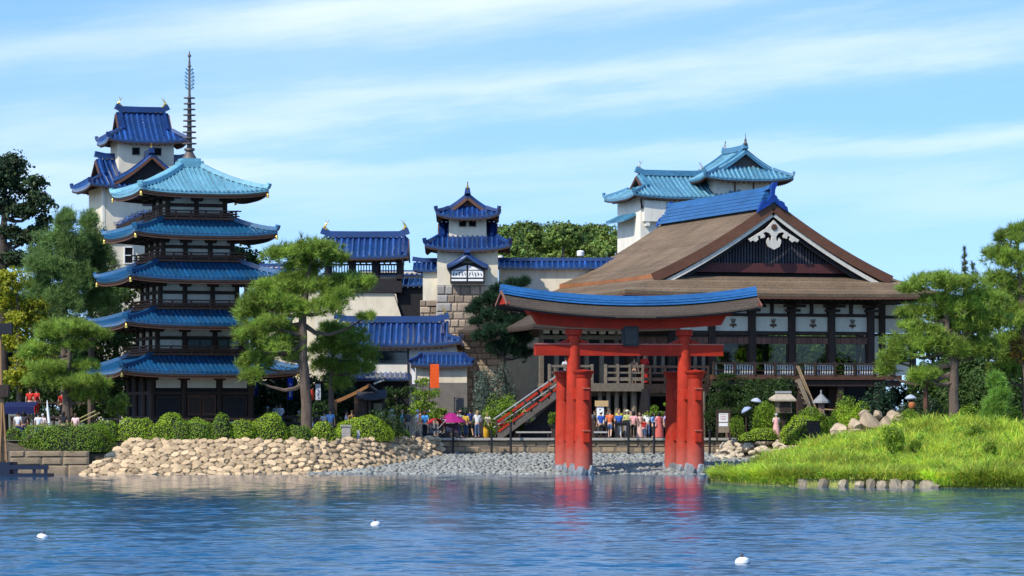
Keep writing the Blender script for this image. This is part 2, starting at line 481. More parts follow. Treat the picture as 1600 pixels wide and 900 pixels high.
M_steel = mat('galvanised', (0.42, 0.41, 0.39), 0.5, 0.1, 6, metal=0.2)
M_glassd = mat('window_dark', (0.010, 0.016, 0.022), 0.08, 0.1, 3, spec=0.6)
M_void = mat('opening_dark', (0.012,0.012,0.014), .9, .2, 5, spec=.05)
M_white = mat('painted_white', (0.78, 0.77, 0.74), 0.6, 0.05, 5)
M_cream = mat('carved_cream', (0.66, 0.60, 0.49), 0.75, 0.12, 5, dirt=((0.30,0.25,0.18), 0.5, 2.5))
# ================================================================== the setting
def water_mat():
    m = bpy.data.materials.new('lagoon_water'); m.use_nodes = True
    nt = m.node_tree; nt.nodes.clear(); N = nt.nodes.new; L = nt.links.new
    out = N('ShaderNodeOutputMaterial'); b = N('ShaderNodeBsdfPrincipled'); L(b.outputs[0], out.inputs[0])
    b.inputs['Base Color'].default_value = (0.009, 0.080, 0.160, 1)
    b.inputs['IOR'].default_value = 1.333
    tc = N('ShaderNodeTexCoord')

    def nz(sx, sy, det, rough, w):
        mp = N('ShaderNodeMapping'); mp.inputs['Scale'].default_value = (sx, sy, 1); mp.inputs['Location'].default_value = (w, w*0.7, 0)
        mp.inputs['Rotation'].default_value = (0, 0, 0.12)
        L(tc.outputs['Object'], mp.inputs[0])
        n = N('ShaderNodeTexNoise'); n.inputs['Scale'].default_value = 1; n.inputs['Detail'].default_value = det; n.inputs['Roughness'].default_value = rough
        L(mp.outputs[0], n.inputs['Vector'])
        return n

    def vm(op, a, b):
        n = N('ShaderNodeVectorMath'); n.operation = op
        for i, v in enumerate((a, b)):
            if isinstance(v, tuple): n.inputs[i].default_value = v
            else: L(v, n.inputs[3 if op == 'SCALE' and i == 1 else i])
        return n.outputs[0]
    # facet slopes of the ripples, straight from two sizes of noise
    c1 = vm('SUBTRACT', nz(2.2, 5.5, 3, 0.65, 0).outputs['Color'], (.5, .5, .5))
    c2 = vm('SUBTRACT', nz(0.40, 0.8, 2, 0.5, 31).outputs['Color'], (.5, .5, .5))
    big = nz(0.030, 0.085, 4, 0.6, 77).outputs[0]
    gr = N('ShaderNodeMapRange'); gr.inputs[1].default_value = 0.38; gr.inputs[2].default_value = 0.62; gr.inputs[3].default_value = 0.75; gr.inputs[4].default_value = 1.15
    L(big, gr.inputs[0])
    # sheltered, calmer water towards the shore
    sp = N('ShaderNodeSeparateXYZ'); L(tc.outputs['Object'], sp.inputs[0])
    sh = N('ShaderNodeMapRange'); sh.inputs[1].default_value = 108; sh.inputs[2].default_value = 165; sh.inputs[3].default_value = 1.0; sh.inputs[4].default_value = 0.13
    L(sp.outputs[1], sh.inputs[0])
    k = N('ShaderNodeMath'); k.operation = 'MULTIPLY'; L(gr.outputs[0], k.inputs[0]); L(sh.outputs[0], k.inputs[1])
    sl = vm('ADD', vm('MULTIPLY', c1, (WAVE*.6, WAVE, 0.0)), vm('MULTIPLY', c2, (WAVE*.5, WAVE*.8, 0.0)))
    sl = vm('MULTIPLY', vm('SCALE', sl, k.outputs[0]), (1.0, 1.0, 0.0))
    geo = N('ShaderNodeNewGeometry')
    nn = N('ShaderNodeVectorMath'); nn.operation = 'NORMALIZE'; L(vm('ADD', sl, geo.outputs['Normal']), nn.inputs[0])
    L(nn.outputs[0], b.inputs['Normal'])
    # capillary ripples too fine to resolve: rougher in the gusts, smoother in the lee of the shore
    rg = N('ShaderNodeMath'); rg.operation = 'MULTIPLY_ADD'; L(k.outputs[0], rg.inputs[0]); rg.inputs[1].default_value = WROUGH; rg.inputs[2].default_value = 0.05
    L(rg.outputs[0], b.inputs['Roughness'])
    return m


WAVE = 0.50
WROUGH = 0.10


def lagoon():
    """water sheet with real ripples where the shore is seen, flat water all round it"""
    rng = np.random.default_rng(17)
    xs = np.arange(-34, 34.01, 0.29); ys = np.concatenate([np.arange(66, 130, 0.12), np.arange(130, 216, 0.16)])
    X, Yg = np.meshgrid(xs, ys); Zg = np.zeros_like(X); n = 46
    lam = np.exp(rng.uniform(np.log(0.40), np.log(1.5), n)); ang = rng.normal(-PI/2+0.2, 0.42, n); ph = rng.uniform(0, 2*PI, n)
    # gusty patches
    amp = 0.85+0.35*np.sin(X*0.11+1.3*np.sin(Yg*0.05))*np.sin(Yg*0.13+0.7*np.sin(X*0.09))
    amp *= np.interp(Yg, [66, 115, 150, 198, 205], [1.0, 0.9, 0.42, 0.22, 0.16])
    for l, a, p in zip(lam, ang, ph):
        k = 2*PI/l
        Zg += (WSLOPE*math.sqrt(2.0/n)/k)*np.sin(k*(X*math.cos(a)+Yg*math.sin(a))+p+1.5*np.sin(0.05*X+0.04*Yg+p))
    Zg *= amp
    ni, nj = X.shape
    V = np.stack([X, Yg, Zg], -1).reshape(-1, 3)
    i = np.arange(ni-1)[:, None]*nj + np.arange(nj-1)[None, :]
    Q = np.stack([i, i+1, i+nj+1, i+nj], -1).reshape(-1, 4)
    o = len(V)
    V = np.concatenate([V, np.array([(-900,-300,-.12),(900,-300,-.12),(900,262,-.12),(-900,262,-.12)])])
    Q = np.concatenate([Q, np.array([[o,o+1,o+2,o+3]])])
    return np_mesh('lagoon_water', V, Q, water_mat(), True)


WSLOPE = 0.095
o = put('lagoon_water', lagoon()); tag(o, kind='structure')

GZ = 1.9     # promenade level


def interp(tab, x):
    if x <= tab[0][0]: return tab[0][1]
    for (a, b), (c, d) in zip(tab, tab[1:]):
        if x <= c: return b + (d-b)*(x-a)/(c-a)
    return tab[-1][1]


# bank lines, world X -> Y
def wl(tab): return [((px-800)*Y/F, Y) for px, Y in tab]


TOE = wl([(120,195.5),(200,196),(300,196.5),(400,197.5),(480,199),(560,202.3),(620,206.5),(693,212.8)])
TOP = wl([(205,199.3),(260,199.6),(330,200),(400,200.6),(480,202),(560,205),(620,209),(684,213.9)])
QX0, QY = TOP[-1][0], 214.0
QX1 = xat(1150, 214)


def beach_z(x, y):
    return max(-0.6, (y-199.2)*0.064)


# land sheet behind the shore line, out to the horizon
front = [(-2600,201),(-40,201),(xat(10,199.5),199.5),(xat(20,199.5),199.2)] + TOP[0:-1] + [(QX0, QY+0.25), (QX1, QY+0.25), (xat(1300,212),212.5), (2600,214)]
vsl = [(x,y,GZ) for x,y in front] + [(x, 9000, GZ) if abs(x) < 2000 else (x, 9000, GZ) for x, y in front]
n = len(front)
o = MB().add(vsl, [(i,i+1,n+i+1,n+i) for i in range(n-1)]).build('ground', M_ground); tag(o, kind='structure')
# soil face below the land sheet's edge (far right, behind the island)
o = MB().add([(xat(1150,212.4),212.4,-0.5),(120,212.4,-0.5),(120,212.9,GZ-0.01),(xat(1150,212.4),212.9,GZ-0.01)], [(0,1,2,3)]).build('shore_soil', M_soil); tag(o, kind='structure')
# promenade paving, one sheet 4 mm up
o = MB().add([(QX0-1,QY+0.3,GZ+.004),(QX1,QY+0.3,GZ+.004),(QX1+2,236,GZ+.004),(QX0-22,236,GZ+.004),(QX0-22,221,GZ+.004)], [(0,1,2,3,4)]).build('promenade', M_pave); tag(o, kind='structure')

# beach under the stones
P = []
xs = np.linspace(xat(380,200), xat(1260,200), 40)
for i in range(14):
    y = 196 + i*(216.5-196)/13
    P.append([(x, y, beach_z(x,y)-0.05) for x in xs])
beach = MB().grid(P).build('beach', mat('beach_grit', (0.19,0.195,0.18), 0.95, 0.3, 6, bump=0.6, bscale=10)); tag(beach, kind='structure')


def stone_meshes(name, material, k, flat=0.6, seg=7, ring=4, jit=0.22, sq=1.0):
    out = []
    for q in range(k):
        mb = MB(); prof = []
        vs = [(0,0,-flat*0.5)]
        for r in range(1, ring):
            t = -PI/2 + PI*r/ring
            for s in range(seg):
                a = 2*PI*s/seg + 0.3*r
                j = 1 + random.uniform(-jit, jit)
                cx = abs(math.cos(t))**sq
                vs.append((0.5*cx*math.cos(a)*j, 0.5*cx*math.sin(a)*j, flat*0.5*math.sin(t)*(1+random.uniform(-jit,jit)*0.5)))
        vs.append((0,0,flat*0.5))
        fs = [(0, 1+(s+1)%seg, 1+s) for s in range(seg)]
        for r in range(ring-2):
            for s in range(seg):
                a = 1+r*seg+s; b = 1+r*seg+(s+1)%seg
                fs.append((a, b, b+seg, a+seg))
        l = len(vs)-1
        fs += [(l, 1+(ring-2)*seg+s, 1+(ring-2)*seg+(s+1)%seg) for s in range(seg)]
        mb.add(vs, fs)
        out.append(mb.mesh(name, material, smooth=True))
    return out


def joined(meshes, items, name, material, parent, smooth=True):
    """many copies (mesh index, 4x4 matrix) as one mesh object"""
    VV = []; QQ = []; off = 0
    cache = []
    for me in meshes:
        v = np.empty(len(me.vertices)*3, np.float32); me.vertices.foreach_get('co', v); v = v.reshape(-1,3)
        me.calc_loop_triangles()
        t = np.empty(len(me.loop_triangles)*3, np.int32); me.loop_triangles.foreach_get('vertices', t); t = t.reshape(-1,3)
        cache.append((v, t))
    for k, mx in items:
        v, t = cache[k]
        A = np.array(mx)
        VV.append(v @ A[:3,:3].T + A[:3,3]); QQ.append(t+off); off += len(v)
    me = np_mesh(name, np.concatenate(VV), np.concatenate(QQ), material, smooth)
    return put(name, me, parent, stuff=True)


# ---- rubble bank below the hedges
def bank_pt(t, w):
    i = t*(len(TOE)-1); k = min(int(i), len(TOE)-2); f = i-k
    a = Vector((TOE[k][0]+(TOE[k+1][0]-TOE[k][0])*f, TOE[k][1]+(TOE[k+1][1]-TOE[k][1])*f, 0))
    a.z = max(-0.12, beach_z(a.x, a.y)-0.05) if a.x > xat(470,199) else -0.12
    b = Vector((TOP[k][0]+(TOP[k+1][0]-TOP[k][0])*f, TOP[k][1]+(TOP[k+1][1]-TOP[k][1])*f, GZ+0.02))
    return a.lerp(b, w), (b-a)


bank = thing('rubble_bank', 'sloping bank of pale tan rubble stones below the clipped hedges', 'stone bank', (0,0,0))
P = [[tuple(bank_pt(t, w)[0] + Vector((0,0.03,-0.03))) for t in np.linspace(0,1,40)] for w in np.linspace(0,1,6)]
MB().grid(P, 0.0).build('bank_core', mat('bank_joint', (0.27,0.195,0.115), .95, .3, 5), bank)
SM = stone_meshes('stone', M_stone_b, 8, flat=0.66, jit=0.20, sq=0.72)
cand = []
pts = []
tries = 0
sizes = [0.54, 0.44, 0.35, 0.27, 0.20]
for sz in sizes:
    for _ in range(2400 if sz > 0.3 else 4500):
        t, w = random.random(), random.uniform(0.0, 1.0)
        p, up = bank_pt(t, w)
        ok = True
        for q, s2 in pts:
            if abs(q.x-p.x) < 0.6 and (q-p).length < (sz+s2)*0.35:
                ok = False; break
        if ok:
            pts.append((p, sz))
    if len(pts) > 1500: break
items = []
pts.sort(key=lambda a: -a[1])
for i, (p, sz) in enumerate(pts):
    k = random.randrange(8)
    sx = sz*random.uniform(1.05, 1.45); sy = sz*random.uniform(0.8, 1.0); szz = sz*random.uniform(0.75, 1.0)
    # flat sides lie on the bank: tilt towards the water
    e = (R(random.uniform(32, 44)), R(random.uniform(-16, 16)), R(random.uniform(-15, 15)+ (20 if p.x > xat(540,203) else 0)))
    if i < 299:
        put('stone', SM[k], bank, p, e, (sx, szz, sy))
    else:
        items.append((k, Matrix.LocRotScale(p, Matrix.Rotation(e[2],3,'Z') @ Matrix.Rotation(e[1],3,'Y') @ Matrix.Rotation(e[0],3,'X'), (sx, szz, sy))))
joined(SM, items, 'small_stones', M_stone_b, bank)

# ---- grey stones on the beach
SG = stone_meshes('stone', M_stone_g, 8, flat=0.6, sq=0.8)
beach_pts = []
for iy in range(60):
    y = 197.6 + iy*0.275
    x0 = max(interp(sorted((b, a) for a, b in TOE[4:]), y) if y > 199 else xat(480,199), xat(470,199))
    x = x0 + random.uniform(0, 0.4)
    x1 = xat(1215, y) if y < 211 else xat(1160, y)
    while x < x1:
        s = random.uniform(0.18, 0.42)
        beach_pts.append((x, y+random.uniform(-.15,.15), s)); x += s*random.uniform(0.85, 1.05)
vis = [q for q in beach_pts if not (beach_z(q[0],q[1]) < -0.2)]
order = sorted(range(len(vis)), key=lambda i: vis[i][1]*0.02 - vis[i][2] + random.uniform(0,0.1))
items = []
for r, i in enumerate(order):
    x, y, s = vis[i]; k = random.randrange(8)
    p = Vector((x, y, beach_z(x,y)+random.uniform(-.06,.05)))
    e = (R(random.uniform(-14,22)), R(random.uniform(-16,16)), random.uniform(0,6.28))
    sc = (s*random.uniform(.9,1.25), s*random.uniform(.8,1.05), s*random.uniform(.75,1.05))
    if r < 299: put('stone', SG[k], beach, p, e, sc)
    else: items.append((k, Matrix.LocRotScale(p, Matrix.Rotation(e[2],3,'Z') @ Matrix.Rotation(e[1],3,'Y') @ Matrix.Rotation(e[0],3,'X'), sc)))
joined(SG, items, 'beach_stones', M_stone_g, beach)
# dark wet stones along the foot of the bank
ft = []
for i in range(120):
    p, _ = bank_pt(random.uniform(0.0, 0.62), 0.0)
    s = random.uniform(.2,.45)
    ft.append((random.randrange(8), Matrix.LocRotScale(p+Vector((0,random.uniform(-.45,-.15),0.02)), Matrix.Rotation(random.uniform(0,6),3,'Z'), (s,s,s*.7))))
joined(SG, ft, 'wet_stones', mat('stone_wet', (0.055,0.055,0.055), 0.35, 0.3, 4, island=0.3), bank)

# ---- unit block, a pillowed box for fitted masonry (front towards -y)
def block_mesh(material, name='stone'):
    mb = MB(); vs = []; e = 0.10
    vs += [(-.5,.5,-.5),(.5,.5,-.5),(.5,.5,.5),(-.5,.5,.5)]
    vs += [(-.5,-.30,-.5),(.5,-.30,-.5),(.5,-.30,.5),(-.5,-.30,.5)]
    vs += [(-.5+e,-.5,-.5+e*1.4),(.5-e,-.5,-.5+e*1.4),(.5-e,-.5,.5-e*1.4),(-.5+e,-.5,.5-e*1.4)]
    fs = [(0,3,2,1)] + [(k,(k+1)%4,4+(k+1)%4,4+k) for k in range(4)] + [(4+k,4+(k+1)%4,8+(k+1)%4,8+k) for k in range(4)] + [(8,9,10,11)]
    return mb.add(vs, fs).mesh(name, material, smooth=False)


def masonry(parent, p0, ex, W, rows, wmin, wmax, me, depth=0.35, name='stone', batter=0.0, shrink=0.035, limit=None, z0=0.0):
    """courses of separate blocks; p0 bottom-left of the face, ex along it; rows = heights"""
    ex = Vector(ex).normalized(); nrm = ex.cross(Vector((0,0,1)))  # outwards (towards -y for ex = +x)
    ang = math.atan2(ex.y, ex.x); z = z0
    for h in rows:
        x = -random.uniform(0, wmin*0.6)
        while x < W-0.05:
            w = random.uniform(wmin, wmax)
            a, b = max(x, 0), min(x+w, W)
            if W-b < wmin*0.45: b = W
            x = b if b > x+w else x+w
            if b-a < 0.08: continue
            out = random.uniform(-.02, .05) - batter*z
            c = Vector(p0) + ex*((a+b)/2) + Vector((0,0,z+h/2)) + nrm*(out-depth/2)
            put(name, me, parent, c, (R(random.uniform(-1.5,1.5)), R(random.uniform(-1.2,1.2)), ang), (b-a-shrink, depth, h-shrink))
            if b >= W: break
        z += h


# ---- quay wall
quay = thing('quay_wall', 'low brown flagstone quay wall behind the grey beach', 'wall', (QX0, QY, 0))
WQ = QX1-QX0
MB().span(0, WQ, 0.12, 0.9, 0.4, GZ-0.03).build('wall_core', M_mortar, quay)
masonry(quay, (0,0.1,0.62), (1,0,0), WQ, (0.42,0.36,0.34), 0.45, 1.35, block_mesh(M_stone_w), depth=0.3)
mbc = MB()
for i in range(16):
    a = WQ*i/16; b = WQ*(i+1)/16
    mbc2 = MB().span(a+.01, b-.01, -0.12, 0.6, GZ-0.10, GZ+0.045)
    mbc2.build('coping_slab', M_pave, quay)

# ---- dark fitted-stone wall at the far left, by the boat
lw = thing('landing_wall', 'dark fitted stone landing wall under the long left hedge', 'wall', (xat(14,198),198.2,0))
WL = xat(135,197)-xat(14,198)
MB().span(-3, WL, 0.15, 1.0, -0.3, 1.32).build('wall_core', M_mortar, lw)
masonry(lw, (0,0,-0.1), (1,0,0), WL, (0.62,0.46,0.35), 0.7, 2.2, block_mesh(mat('stone_landing', (0.27,0.195,0.12), 0.9, 0.35, 2, bump=0.5, bscale=8, obj_rand=0.12)), depth=0.4, shrink=.02)
MB().add([(WL-.3,.12,-.3),(TOE[0][0]-xat(14,198),TOE[0][1]-198.2,-.3),(TOE[0][0]-xat(14,198)+.3,TOE[0][1]-198.2+.3,.05),(TOP[0][0]-xat(14,198)+.2,TOP[0][1]-198.2+.2,GZ+.01),(WL-.3,.3,1.34),(WL-.3,1.6,GZ+.02)],[(0,1,2),(0,2,3),(0,3,4),(4,3,5)]).build('soil_slope', M_soil, lw)
MB().add([(-3,0.2,1.33),(WL,0.2,1.33),(WL+1.8,1.5,GZ+.01),(-3,1.5,GZ+.01)], [(0,1,2,3)]).build('soil_top', M_soil, lw)

# ---- pale rubble at the right end of the beach
rr = thing('rubble_edge', 'heap of pale rubble stones right of the red gate', 'stone bank', (0,0,0))
pr = []
for i in range(150):
    px = random.uniform(1112, 1275); w = random.random()
    top = interp([(1112,700),(1135,690),(1160,684),(1275,686)], px)
    Y = 213 - 3.2*(1-w)
    pr.append((xat(px,Y), Y, max(0.35, 0.55+1.35*w*(1 if px > 1140 else (px-1105)/35)), random.uniform(.32,.62)))
P = [[(x, 213.2-3.4*(1-w), 0.3+1.35*w-0.1) for x in np.linspace(xat(1140,212), xat(1285,212), 8)] for w in (0,.5,1)]
MB().grid(P).build('rubble_core', M_mortar, rr)
SR = stone_meshes('stone', mat('stone_rubble', (0.52,0.42,0.29), 0.9, 0.2, 4, bump=0.5, bscale=9, obj_rand=0.22), 6, flat=0.75)
for x, y, z, s in pr:
    put('stone', random.choice(SR), rr, (x,y,z), (random.uniform(-.4,.6), random.uniform(-.3,.3), random.uniform(0,6)), (s*1.15, s, s))

# ================================================================== island with grass
ISX = lambda px: (px-800)*168/F
IX0, IX1 = ISX(1136), ISX(1760)
DEP = [(ISX(a), b) for a, b in ((1136,2.5),(1160,6),(1200,11),(1250,16),(1300,21),(1380,26))]
ZB = [((a-800)*184/F, b) for a, b in ((1136,0.25),(1160,0.5),(1200,0.95),(1250,1.35),(1300,1.72),(1350,2.15),(1400,2.45),(1450,2.72),(1500,2.95),(1600,2.85),(1760,2.9))]
YN = [(ISX(a), b) for a, b in ((1136,176.5),(1141,174),(1152,171.8),(1180,169),(1250,166),(1330,164.3),(1600,160.5),(1760,158))]


def island_z(x, y):
    yn = interp(YN, x); D = interp(DEP, x); t = (y-yn)/D
    if t < 0: return -0.5 + 0
    zb = interp(ZB, x)
    t1 = min(t, 1.0)
    base = min(0.42, zb)
    z = base + (zb-base)*(0.55*t1 + 0.45*(t1*t1*(3-2*t1)))
    z += 0.10*math.sin(x*0.9+y*0.5)*min(1,t*6) + 0.06*math.sin(x*2.3-y*1.1)*min(1,t*6)
    if t > 1.15: z -= (t-1.15)*(2.2 if D > 20 else 4.0)
    return z


P = []
xs = np.concatenate([np.linspace(IX0-0.3, IX0+2, 14), np.linspace(IX0+2.3, IX1, 50)])
for x in xs:
    yn = interp(YN, x); row = [(x, yn-0.25, -0.6), (x, yn, -0.05)]
    for t in np.linspace(0.004, 1.7, 34):
        y = yn+interp(DEP, x)*t; row.append((x, y, island_z(x,y)))
    P.append(row)
isl = MB().grid(P).build('island', mat('turf_thatch', (0.20,0.21,0.055), .95, .35, 3, bump=.6, bscale=8, var2=.3, scale2=.5), smooth=True); tag(isl, kind='structure')

# grass blades, each a bent three-quad strip
def blades(pts, hs, wid, lean, seed, material, name):
    rng = np.random.default_rng(seed)
    n = len(pts); pts = np.asarray(pts); hs = np.asarray(hs)
    a = rng.uniform(0, 2*PI, n); d = np.stack([np.cos(a), np.sin(a), np.zeros(n)], 1)
    s = np.stack([-np.sin(a), np.cos(a), np.zeros(n)], 1)
    tw = rng.uniform(-1.2, 1.2, n)
    s = s*np.cos(tw)[:,None] + d*np.sin(tw)[:,None]
    w = wid*rng.uniform(.6,1.3,n); ln = lean*rng.uniform(.2,1.3,n)
    V = []
    for k, (u, ww) in enumerate(((0,1),(0.4,0.9),(0.75,0.6),(1,0))):
        off = d*(hs*ln*u**1.8)[:,None]; z = hs*(u - 0.35*ln*u**2.2)
        c = pts + off; c = c + np.stack([np.zeros(n),np.zeros(n),z],1)
        if ww: V += [c - s*(w*ww/2)[:,None], c + s*(w*ww/2)[:,None]]
        else: V += [c]
    V = np.stack(V, 1)      # n,7,3
    base = (np.arange(n)*7)[:,None]
    T = np.concatenate([base+np.array([[0,1,3]]), base+np.array([[0,3,2]]), base+np.array([[2,3,5]]), base+np.array([[2,5,4]]), base+np.array([[4,5,6]])], 0)
    return np_mesh(name, V.reshape(-1,3), T, material)


def grass_field():
    rng = np.random.default_rng(5)
    pts = []; hs = []
    target = 66000
    while len(pts) < target:
        x = rng.uniform(IX0-0.1, ISX(1690)); t = rng.random()**1.35*1.08
        yn = interp(YN, x); y = yn + interp(DEP, x)*t
        if x/ y > (1690-800)/F: continue
        z = island_z(x, y)
        cl = 0.75+0.5*math.sin(x*1.7+2.0*math.sin(y*0.8))*math.sin(y*1.3+x*0.6)
        h = (0.34+0.45*rng.random()**1.8)*(0.65+0.55*cl)
        if t < 0.06: h *= 1.15
        pts.append((x, y, z-0.03)); hs.append(h)
    return pts, hs


M_grass = leaf_mat('grass_blade', (0.44, 0.57, 0.055), trans=0.5, hue=0.045, val=0.4, clump=0.5, cscale=0.45, rough=0.45, dry=((0.36,0.30,0.10), 0.55, .45))
pg, hg = grass_field()
g = put('grass', blades(pg, hg, 0.050, 1.25, 3, M_grass, 'grass'))
tag(g, 'tall bright green grass covering the island', 'grass', kind='stuff')
# broad-leaved weeds among the grass
def weeds():
    rng = np.random.default_rng(31); VV = []; QQ = []; off = 0
    for i in range(150):
        x = rng.uniform(IX0+.6, ISX(1690)); t = rng.random()**1.2; y = interp(YN, x)+interp(DEP, x)*t; r = rng.uniform(.16,.42); z = island_z(x, y)
        d = rng.normal(size=(90,3)); d /= np.linalg.norm(d,axis=1)[:,None]; d[:,2] = np.abs(d[:,2])
        C = np.array([x,y,z+.12])+d*np.array([r,r,r*1.4])*rng.uniform(.5,1,(90,1))
        a = rng.normal(size=(90,3)); a /= np.linalg.norm(a,axis=1)[:,None]; b = np.cross(d,a); b /= np.linalg.norm(b,axis=1)[:,None]+1e-9
        s = rng.uniform(.07,.15,(90,1)); VV.append(np.stack([C-a*s*.6, C+b*s*.3, C+a*s*.6, C-b*s*.3],1).reshape(-1,3)); QQ.append(np.arange(360).reshape(-1,4)+off); off += 360
    return np_mesh('weeds', np.concatenate(VV), np.concatenate(QQ), leaf_mat('leaf_weed', (0.20,0.33,0.03), trans=.4, hue=.04, val=.4))


tag(put('weeds', weeds()), 'low leafy weeds scattered through the island grass', 'weeds', kind='stuff')
# grass hanging over the near edge
rng = np.random.default_rng(9)
ph = []; hh = []
for i in range(9000):
    x = rng.uniform(IX0-0.15, ISX(1690)); yn = interp(YN, x)
    gap = ISX(1238) < x < ISX(1435)
    if gap and rng.random() < 0.25: continue
    ph.append((x, yn-0.22+rng.uniform(0,0.5), (0.36 if gap else 0.08)+rng.random()*0.28)); hh.append(rng.uniform(.3,.6)*(0.6 if gap else 1))
g = put('reeds', blades(ph, hh, 0.05, 1.1, 4, M_grass, 'reeds'))
tag(g, 'green reeds drooping over the waterline of the island', 'reeds', kind='stuff')
# pale edging stones in the gap
edge = thing('edging_stones', 'row of pale upright stones edging the grassy island', 'stone edging', (0,0,0))
SE = stone_meshes('stone', mat('stone_edging', (0.33,0.265,0.18), 0.85, 0.3, 3, bump=0.4, obj_rand=0.25), 5, flat=0.9, sq=0.6, jit=0.12)
x = ISX(1242)
while x < ISX(1432):
    s = random.uniform(0.42, 0.75)
    put('stone', random.choice(SE), edge, (x+s/2, interp(YN,x)-0.16, 0.12), (0,0,random.uniform(0,6)), (s*random.uniform(1.0,1.5), 0.55, random.uniform(.45,.85)))
    x += s*random.uniform(.95,1.5)
for px in (1597, 1618):
    put('stone', random.choice(SE), edge, (ISX(px), interp(YN,ISX(px))-0.25, 0.2), (0,0,1), (.8,.7,1.0))
# ================================================================== tiled roofs
def slope(pan, rib, sof, org, ang, r0, r1, half, zf, lift, p=3.0, th=0.16, sp=0.36, rr=0.085, nu=17, nv=9, vlift=None, raft=None, cap=True):
    """one roof plane. d = outwards (angle ang), e = along the eave. half(v), zf(v) for v in 0..1"""
    d = Vector((math.cos(ang), math.sin(ang), 0)); e = Vector((-math.sin(ang), math.cos(ang), 0))
    org = Vector((org[0], org[1], 0))
    vl = vlift or (lambda v: v*v)

    def pos(a, v, dz=0.0):
        h = max(half(v), 1e-4)
        q = org + d*(r0+(r1-r0)*v) + e*a
        q.z = zf(v) + lift*min(1.0, abs(a)/h)**p*vl(v) + dz
        return q
    P = [[tuple(pos((2*u-1)*half(v), v)) for u in np.linspace(0,1,nu)] for v in np.linspace(0,1,nv)]
    pan.grid(P, th)
    if sof is not None:
        P2 = [[(q[0],q[1],q[2]-th-0.02) for q in row] for row in P]
        sof.grid(P2, 0.10)
    hb = half(1.0)
    if rib is not None:
        k = int(hb/sp); 
        for i in range(-k, k+1):
            a = i*sp
            if abs(a) > hb-0.06: continue
            v0 = 0.0
            if abs(a) > half(0.0)-0.05:
                lo, hi = 0.0, 1.0
                for _ in range(18):
                    mid = (lo+hi)/2
                    if half(mid)-0.05 < abs(a): lo = mid
                    else: hi = mid
                v0 = hi
            m = 7 if (1-v0) > 0.4 else 4
            vs = []; fs = []
            for j in range(m):
                v = v0+(1.0-v0)*j/(m-1)
                q = pos(a, v); 
                if j == m-1: q = q + d*0.03
                for c, s_ in ((-1,-0.1),(-0.75,0.66),(0,1.0),(0.75,0.66),(1,-0.1)):
                    vs.append(q + e*(c*rr) + Vector((0,0,s_*rr*1.15)))
            for j in range(m-1):
                for c in range(4):
                    fs.append((j*5+c, j*5+c+1, j*5+6+c, j*5+5+c))
            o = (m-1)*5
            fs.append((o,o+1,o+2,o+3,o+4))
            rib.add(vs, fs)
    if raft is not None:
        k = int(hb/0.42)
        for i in range(-k, k+1):
            a = i*0.42
            if abs(a) > hb-0.2: continue
            v1 = 0.97; v0 = max(0.35, v1-1.5/max(0.1,(r1-r0)))
            if abs(a) > half(v0): continue
            raft.beam(pos(a,v0,-th-0.2), pos(a,v1,-th-0.17), 0.13, 0.15)
    return pos


ROLL = {M_navy: M_navy_roll, M_turq2: M_turq_roll, M_turq: M_turq_roll}


def prof(z0, z1, c):
    return lambda v: z0+(z1-z0)*((1+c)*v-c*v*v)


def fish(mb, p, s, sgn, d):
    """gilded roof-ridge fish: body curving up with a forked tail; d = ridge direction"""
    p = Vector(p); d = Vector(d).normalized()*sgn
    pts = [p + d*(-0.28*s), p+d*(0.02*s)+Vector((0,0,.14*s)), p+d*(0.16*s)+Vector((0,0,.38*s)), p+d*(0.06*s)+Vector((0,0,.66*s)), p+d*(-.10*s)+Vector((0,0,.86*s))]
    mb.tube(pts, [.10*s,.20*s,.17*s,.11*s,.05*s], 7)
    sd = d.cross(Vector((0,0,1)))
    for q in (-1, 1):
        mb.beam(pts[-1]+Vector((0,0,-.04*s)), pts[-1]+d*(0.20*s*q)+Vector((0,0,.26*s)), .05*s, .13*s, up=sd)
        mb.beam(pts[1], pts[1]+sd*(0.26*s*q)+Vector((0,0,.06*s)), .13*s, .05*s)
    mb.beam(pts[2], pts[2]+d*(.22*s)+Vector((0,0,.12*s)), .04*s, .12*s, up=sd)


def hips(mb, pts, w=0.26, h=0.24, tip=0.28, orn=None):
    """ridge along a hip with an upturned end tile"""
    mb.strip(pts, w, h)
    a, b = Vector(pts[-2]), Vector(pts[-1])
    d = (b-a).normalized()
    mb.strip([b-d*0.3, b+d*0.05+Vector((0,0,.10)), b+d*0.12+Vector((0,0,tip+.12))], w*1.05, h*0.9)


